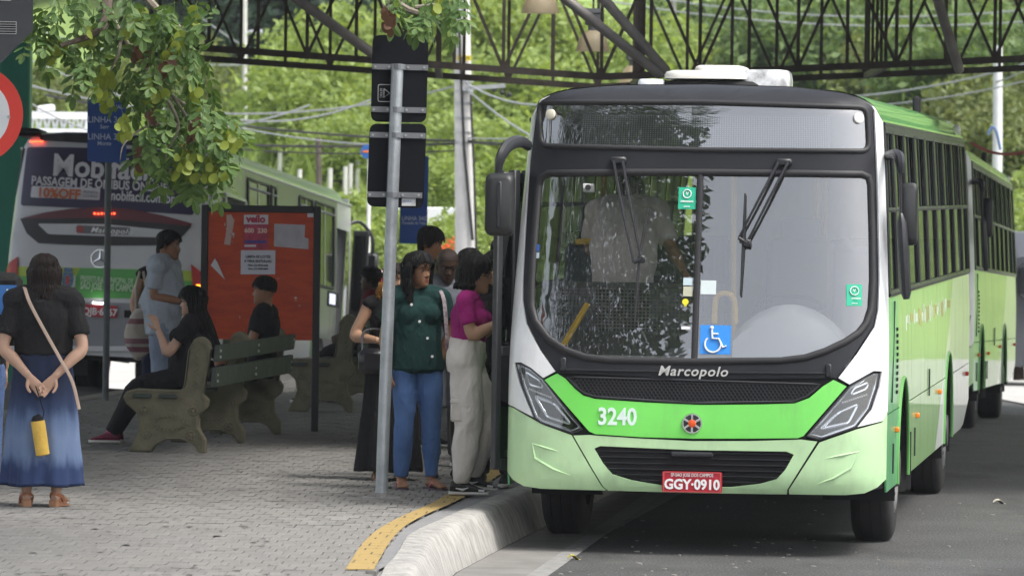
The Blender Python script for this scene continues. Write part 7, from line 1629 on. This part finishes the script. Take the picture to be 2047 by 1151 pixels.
m = MB(); m.tube([pf(918, 60)+Vector((0, -.17, 0)), pf(922, 150)+Vector((0, -.2, 0)), pf(928, 300)+Vector((0, -.2, 0)), pf(945, 480)+Vector((0, -.2, 0))], .025, 6); m.tube([pf(941, 190)+Vector((0, -.2, 0)), pf(948, 350)+Vector((0, -.2, 0)), pf(952, 500)+Vector((0, -.2, 0))], .02, 6); m.build('riser_cable', rubber, pr)
for px_, py_ in ((1003, 186), (1018, 190), (988, 180)): m = MB(); m.ball(pf(px_, py_)+Vector((0, -.2, 0)), .045, 8, 6); m.build('insulator', rubber, pr)
pole(1995, 92, 1994, 300, 112, 18, 20, 'white utility pole rising behind the second green bus', M('pole_white', (.66, .67, .68), .7, var=.05))
pr3, pf3 = pole(489, -40, 489, 170, 150, 10, 11, 'thin concrete lamp post on the slope with a curved lamp arm', base=2); m = MB(); m.tube([pf3(489, 70), pf3(500, 64), pf3(525, 66)], [.05, .05, .09], 8); m.build('lamp_arm', alu, pr3, smooth=True)
pole(636, 275, 637, 360, 105, 11, 12, 'short dark wooden post with wires in front of the grassy slope', M('wood_dark', (.09, .075, .06), .9, var=.3, vs=6))
pole(1345, -20, 1350, 140, 160, 9, 10, 'weathered grey pole among the trees above the bus roof', M('pole_grey_wood', (.24, .23, .22), .9), base=4)
wire_c = M('wire_grey', (.30, .31, .33), .5); wire_d = M('wire_black', (.03, .03, .03), .6)
def wire(p0, p1, D0, D1, sag, r=.018, mat=wire_c, lbl='grey overhead cable crossing in front of the hillside'):
    a, b = at(*p0, D0), at(*p1, D1); m = MB(); m.tube([a.lerp(b, i/14)+Vector((0, 0, -sag*4*(i/14)*(1-i/14))) for i in range(15)], r, 5); c_ = mat.name.split('_')[1]; m.build('overhead_wire', mat, smooth=True, label=lbl.replace('grey', c_), cat='wire', group=c_+' overhead wires')
for p0, p1, D0, D1, sg, r, mt in (
    ((20, 160), (928, 168), 95, 93, .55, .016, wire_c), ((60, 120), (745, 290), 100, 93, .3, .014, wire_c), ((90, 190), (915, 282), 92, 93, .15, .022, wire_d), ((440, 288), (926, 286), 93, 93, .05, .022, wire_d), ((450, 296), (926, 300), 93, 93, .08, .014, wire_d),
    ((480, 240), (745, 198), 93, 93, .15, .016, wire_c), ((440, 255), (620, 210), 93, 93, .05, .016, wire_c), ((930, 165), (1080, 210), 93, 88, .1, .018, wire_c), ((930, 175), (1120, 300), 93, 86, .1, .018, wire_c), ((930, 282), (1100, 282), 93, 90, .05, .03, wire_d), ((930, 276), (1100, 272), 93, 90, .03, .014, wire_c),
    ((1100, -20), (2100, 40), 120, 115, .4, .018, wire_c), ((1200, -25), (2100, 15), 120, 115, .4, .018, wire_c), ((1400, 190), (2060, 125), 115, 110, .35, .02, wire_c), ((1430, 205), (2060, 160), 115, 110, .3, .016, wire_c), ((1990, 165), (2060, 135), 112, 108, .02, .02, wire_c), ((75, 60), (500, 130), 150, 150, .3, .025, wire_c), ((395, 30), (560, 130), 150, 150, .1, .02, wire_c), ((440, 250), (20, 180), 96, 90, .5, .014, wire_c), ((1940, 285), (2060, 300), 70, 70, .1, .02, M('wire_red', (.35, .08, .07), .6)), ((1975, 270), (2000, 300), 75, 75, -.2, .02, M('wire_blue', (.15, .25, .5), .6))):
    wire(p0, p1, D0, D1, sg, r, mt)
# fence posts on the slope
for i, (px, py) in enumerate(((527, 262), (600, 268), (660, 345), (690, 350), (700, 370), (715, 330), (560, 280), (648, 300))):
    p = at(px, py, 116+i); m = MB(); m.tube([(0, 0, -.6), (0, 0, 1.0)], [.06, .05], 7); o = m.build('fence_post', conc, smooth=True, label='short grey fence post on the grassy slope', cat='fence post', group='fence posts on the slope'); o.location = (p.x, p.y, hz(p.x, p.y)+.3)
# white wall and light structures behind the terminal
wallm = M('white_wall', (.78, .80, .82), .8, var=.04, vs=1); a, b = at(690, 412, 101), at(985, 500, 101)
m = MB(); m.box(((a.x+b.x)/2, 101, (a.z+b.z)/2-.8), (b.x-a.x, .25, a.z-b.z+1.6), bv=.02); m.build('white_wall', wallm, label='bright white wall beyond the queue, either side of the concrete pole', cat='wall')
a, b = at(45, 226, 108), at(176, 262, 108); gsx = empty('white_gantry', (a.x, 108, 0), 0, 'white lattice gantry far behind the silver bus', 'gantry'); w_ = b.x-a.x
m = MB(); m.box((w_/2, 0, a.z-.04), (w_, .3, .14)); m.build('top_beam', wallm, gsx); m = MB(); m.box((w_/2, 0, b.z), (w_, .2, .08)); m.build('bottom_beam', wallm, gsx)
for i in range(8):
    x0 = w_*i/8; m = MB(); m.bar((x0, 0, b.z), (x0+w_/16, 0, a.z), .05, .05, up=(0, 1, 0)); m.build('diagonal', wallm, gsx); m = MB(); m.bar((x0+w_/16, 0, a.z), (x0+w_/8, 0, b.z), .05, .05, up=(0, 1, 0)); m.build('diagonal', wallm, gsx)
for x0 in (.02, w_-.02): m = MB(); m.tube([(x0, 0, -2.4), (x0, 0, a.z)], .06, 8); m.build('leg', wallm, gsx)
a = at(92, 218, 104); m = MB(); m.box((a.x, 104, a.z), (.32, .4, .14), Matrix.Rotation(-.15, 3, 'Y'), bv=.03); fl = m.build('floodlight', wallm, gsx); fl.parent = gsx; fl.location = (-gsx.location.x, -108, 0)
v = at(2052, 372, 92); van = empty('dark_van', (v.x+.6, 92, gz(v.x, 92)), .2, 'dark grey van parked far along the road beyond the buses', 'van')
m = MB(); m.loft([[(x, y, z) for x, z in rrect(-.9, .35, .9, zt, .2)] for y, zt in ((0, 2.2), (.5, 2.6), (4.5, 2.6), (4.8, 2.3))]); m.build('body', M('van_grey', (.05, .055, .065), .3, coat=.4), van, smooth=True)
m = MB(); m.box((0, .05, 1.8), (1.5, .5, .6), bv=.08); m.build('windscreen', darkglass, van)
for x in (-.8, .8):
    for y in (.8, 3.9): wheel(van, x, y, .38, w=.2, r=.38, s=1 if x > 0 else -1)
# ================================================================== the tree whose branches hang into view
TX, TY = -5.6, 35.2
ft = empty('pavement_tree', (TX, TY, PZ), 0, 'tree with drooping branches and round yellow green seed pods before the silver bus', 'tree')
def tl(p): return Vector(p)-Vector((TX, TY, PZ))
def P_(px, py, D): return tl(at(px, py, D))
m = MB(); m.tube([(0, 0, -.3), (.05, 0, 1.2), (-.05, .05, 2.4), (.15, 0, 3.9), (.5, -.2, 5.2)], [.24, .17, .15, .13, .08], 12, sub=4); m.build('trunk', bark, ft, smooth=True)
twig = M('twig_bark', (.22, .19, .15), .85, var=.25, vs=20, bump=.4, bs=60)
limbs = [[(.15, 0, 3.7), (1.2, .0, 4.3), P_(205, -120, 35.2), P_(212, -20, 35), P_(210, 40, 34.9), P_(188, 68, 34.8), P_(120, 92, 34.7)],
         [(.3, -.1, 4.4), (1.8, .3, 4.6), P_(260, -110, 35.4), P_(290, -10, 35.3), P_(340, 40, 35.3), P_(395, 85, 35.3)],
         [P_(213, 5, 35), P_(238, 62, 35), P_(290, 135, 35.1), P_(345, 192, 35.1), P_(400, 225, 35.2), P_(470, 262, 35.3)],
         [P_(243, 70, 35), P_(236, 110, 34.8), P_(222, 140, 34.8), P_(205, 190, 34.8)],
         [P_(300, 145, 35.1), P_(335, 200, 35), P_(357, 255, 34.9), P_(330, 320, 34.9), P_(370, 372, 34.9)],
         [P_(355, 250, 34.9), P_(300, 250, 34.8), P_(250, 285, 34.7), P_(240, 320, 34.7)], [P_(345, 192, 35.1), P_(410, 290, 35.1), P_(440, 345, 35.1)],
         [(.5, -.2, 5.0), (2.6, .6, 5.3), (4.2, .8, 4.6), P_(790, -60, 35.8), P_(800, 10, 35.8), P_(880, 35, 35.8)], [P_(790, -40, 35.8), P_(772, 20, 35.8), P_(774, 62, 35.8)], [P_(830, 15, 35.8), P_(900, 8, 35.8), P_(940, 20, 35.8)]]
for i, pts in enumerate(limbs):
    n_ = len(pts); r0 = (.075, .06, .02, .014, .016, .012, .012, .07, .02, .014)[i]
    m = MB(); m.tube(pts, [r0*(1-.82*j/(n_-1)) for j in range(n_)], 7, sub=4); m.build('branch', twig if i else bark, ft, smooth=True)
def leaflet(mb, o, d, nrm, L_):
    s = d.cross(nrm).normalized(); w = L_*.25; pts = [o, o+d*L_*.28+s*w*.8+nrm*L_*.03, o+d*L_*.62+s*w+nrm*L_*.02, o+d*L_*.9+s*w*.5, o+d*L_, o+d*L_*.9-s*w*.5, o+d*L_*.62-s*w+nrm*L_*.02, o+d*L_*.28-s*w*.8+nrm*L_*.03]
    mid_ = [o+d*L_*.28-nrm*L_*.03, o+d*L_*.62-nrm*L_*.04]
    n0 = len(mb.v); mb.add(pts+mid_, [(0, 1, 8), (1, 2, 9, 8), (2, 3, 4, 9), (4, 5, 6, 9), (6, 7, 8, 9), (7, 0, 8)])
def compound(seed):
    r = random.Random(seed); mb = MB(); L_ = r.uniform(.19, .26); n_ = 4; pts = []
    for i in range(8): t = i/7; pts.append(Vector((t*L_, .02*sin(t*3), -.25*L_*t*t)))
    mb.tube(pts, [.0022]*8, 4)
    for i in range(1, n_+1):
        t = i/(n_+.15); o = Vector((t*L_, 0, -.25*L_*t*t)); Lf = r.uniform(.062, .098)
        for s in (-1, 1): d = Vector((.65, s*r.uniform(.6, .95), r.uniform(-.35, .1))).normalized(); leaflet(mb, o, d, Vector((r.uniform(-.25, .25), r.uniform(-.2, .2), 1)).normalized(), Lf)
    leaflet(mb, pts[-1], Vector((1, 0, -.3)).normalized(), Vector((.2, 0, 1)).normalized(), .095)
    return mb.mesh('leaf', LM['near'], fix=False)
CM = [compound(40+i) for i in range(6)]
rf = random.Random(9)
clusters = [(112, 55, 48), (85, 100, 38), (150, 118, 42), (185, 145, 26), (120, 12, 48), (235, 15, 48), (300, 20, 50), (345, 55, 45), (372, 95, 40), (330, 140, 42), (270, 120, 34), (270, 190, 34), (312, 180, 40), (352, 232, 42), (402, 212, 36), (440, 248, 34), (462, 285, 26), (268, 292, 24), (305, 308, 30), (340, 325, 42), (390, 325, 42), (432, 335, 36), (365, 352, 28), (312, 340, 24), (395, 150, 28), (215, 60, 30), (400, 40, 26), (450, 300, 26), (800, 12, 26), (845, 22, 28), (885, 28, 26), (915, 6, 22), (860, 45, 16), (380, 270, 34), (320, 262, 30), (200, 90, 26), (420, 370, 14), (320, 95, 35), (300, 60, 35)]
nl = 0
for cx_, cy_, rr in clusters:
    for k in range(int(3+rr/9)):
        if nl >= 296: break
        a = rf.uniform(0, 2*pi); q = sqrt(rf.random())*rr; D = 35.0+rf.uniform(-.35, .35)+(.8 if cx_ > 700 else 0); p = P_(cx_+q*cos(a), cy_+q*sin(a), D)
        o = mesh_obj('leaf', rf.choice(CM), ft); o.location = p; nl += 1
        o.rotation_euler = (rf.uniform(-.7, .7), rf.uniform(.2, 1.3), rf.choice((rf.uniform(-1, 1), rf.uniform(2.2, 4.1), rf.uniform(-2.5, -.6), rf.uniform(-2.5, -.6)))); s = rf.uniform(.85, 1.15); o.scale = (s, s, s); o.location = p-o.rotation_euler.to_matrix() @ Vector((.11*s, 0, -.03*s))
def podm(name, mat, seed):
    r = random.Random(seed); mb = MB(); n_ = 12; c = (0, 0, -.035); vs = [(0, .003, -.035)]+[(.030*cos(2*pi*i/n_), .004*sin(4*pi*i/n_+1), -.035+.034*sin(2*pi*i/n_)) for i in range(n_)]
    mb.add(vs, [(0, 1+i, 1+(i+1) % n_) for i in range(n_)]); mb.tube([(0, 0, 0), (0, 0, .03)], .002, 4); return mb.mesh(name, mat, smooth=True, fix=False)
PM = [podm('seed_pod', LM['pod'], 1), podm('seed_pod', LM['dry'], 2)]
for cx_, cy_, n_, sx_, dry in ((105, 98, 16, 22, 0), (178, 75, 7, 12, 0), (200, 155, 20, 24, 0), (205, 195, 7, 14, 0), (302, 180, 18, 22, 0), (248, 262, 12, 20, 0), (345, 95, 10, 22, 0), (352, 75, 6, 12, 0), (280, 25, 3, 8, 0), (392, 18, 4, 6, 0), (262, 56, 4, 12, 0), (370, 318, 22, 34, 0), (425, 335, 14, 24, 0), (460, 272, 14, 22, 0), (385, 200, 9, 12, 0), (372, 355, 8, 20, 0), (285, 325, 6, 14, 0), (280, 100, 8, 14, 1), (300, 225, 5, 8, 1), (335, 130, 8, 14, 1), (390, 250, 5, 10, 1), (275, 318, 4, 8, 1), (774, 40, 12, 8, 1), (880, 6, 6, 14, 0)):
    for k in range(n_):
        D = 34.9+rf.uniform(-.25, .1)+(.8 if cx_ > 700 else 0); p = P_(cx_+rf.gauss(0, sx_*.55), cy_-6+rf.gauss(0, 11), D); o = mesh_obj('seed_pod', PM[dry], ft); o.location = p; o.rotation_euler = (rf.uniform(-.5, .5), rf.uniform(-.5, .5), rf.uniform(-.9, .9)); s = rf.uniform(.85, 1.25); o.scale = (s, s, s)
mb = MB()       # unseen crown above the picture, cut to darken the left windscreen pane's reflection
for i in range(80000):
    while True:
        p = Vector((rf.uniform(-1, 1), rf.uniform(-1, 1), rf.uniform(-1, 1)))
        if p.x**4+p.y**4+p.z**4 < 1 and (noise.noise(p*2.6+Vector((3, 1, 7))) > -.3): break
    X, Y, Z = -2.7+p.x*3.9, 27.0+p.y*6.0, 6.1+p.z*2.2
    if Z < CAMH+.0345*Y+.55 or X > 1.04-(35.5-Y)*.233+.28*noise.noise(Vector((Y*.7, Z*.7, 0))): continue
    q = tl((X, Y, Z)); s = rf.uniform(.035, .075); a = Vector((rf.gauss(0, 1), rf.gauss(0, 1), rf.gauss(-.3, .5))).normalized(); b = a.cross(Vector((rf.gauss(0, 1), rf.gauss(0, 1), 1))).normalized()
    mb.add([q-a*s, q+b*s*.5, q+a*s, q-b*s*.5], [(0, 1, 2, 3)])
mb.build('crown', LM['dark'], ft, fix=False, kind='stuff')  # dark leaf colour stands for the shade under the crown
for e in ((-5.0, 25, 6.), (-3.4, 23, 6.4), (-2.2, 27, 6.2), (-2.6, 25, 6.9), (-1.0, 31, 6.2)):
    E = tl(e); m = MB(); m.tube([(.5, -.2, 5.1), Vector((.5, -.2, 5.1)).lerp(E, .5)+Vector((0, 0, .5)), E], [.08, .05, .015], 7, sub=4); m.build('branch', bark, ft, smooth=True)

# thin air between here and the hill
m = MB(); m.box((0, 195, 62), (640, 560, 140)); hz_o = m.build('haze', M('haze_air'), kind='stuff')
hm = MATS['haze_air']; t = hm.node_tree; t.nodes.clear(); o_ = nn(t, 'ShaderNodeOutputMaterial'); pv = nn(t, 'ShaderNodeVolumePrincipled'); pv.inputs['Color'].default_value = (.86, .90, .95, 1); pv.inputs['Density'].default_value = .0003; pv.inputs['Anisotropy'].default_value = .2; t.links.new(pv.outputs[0], o_.inputs['Volume'])
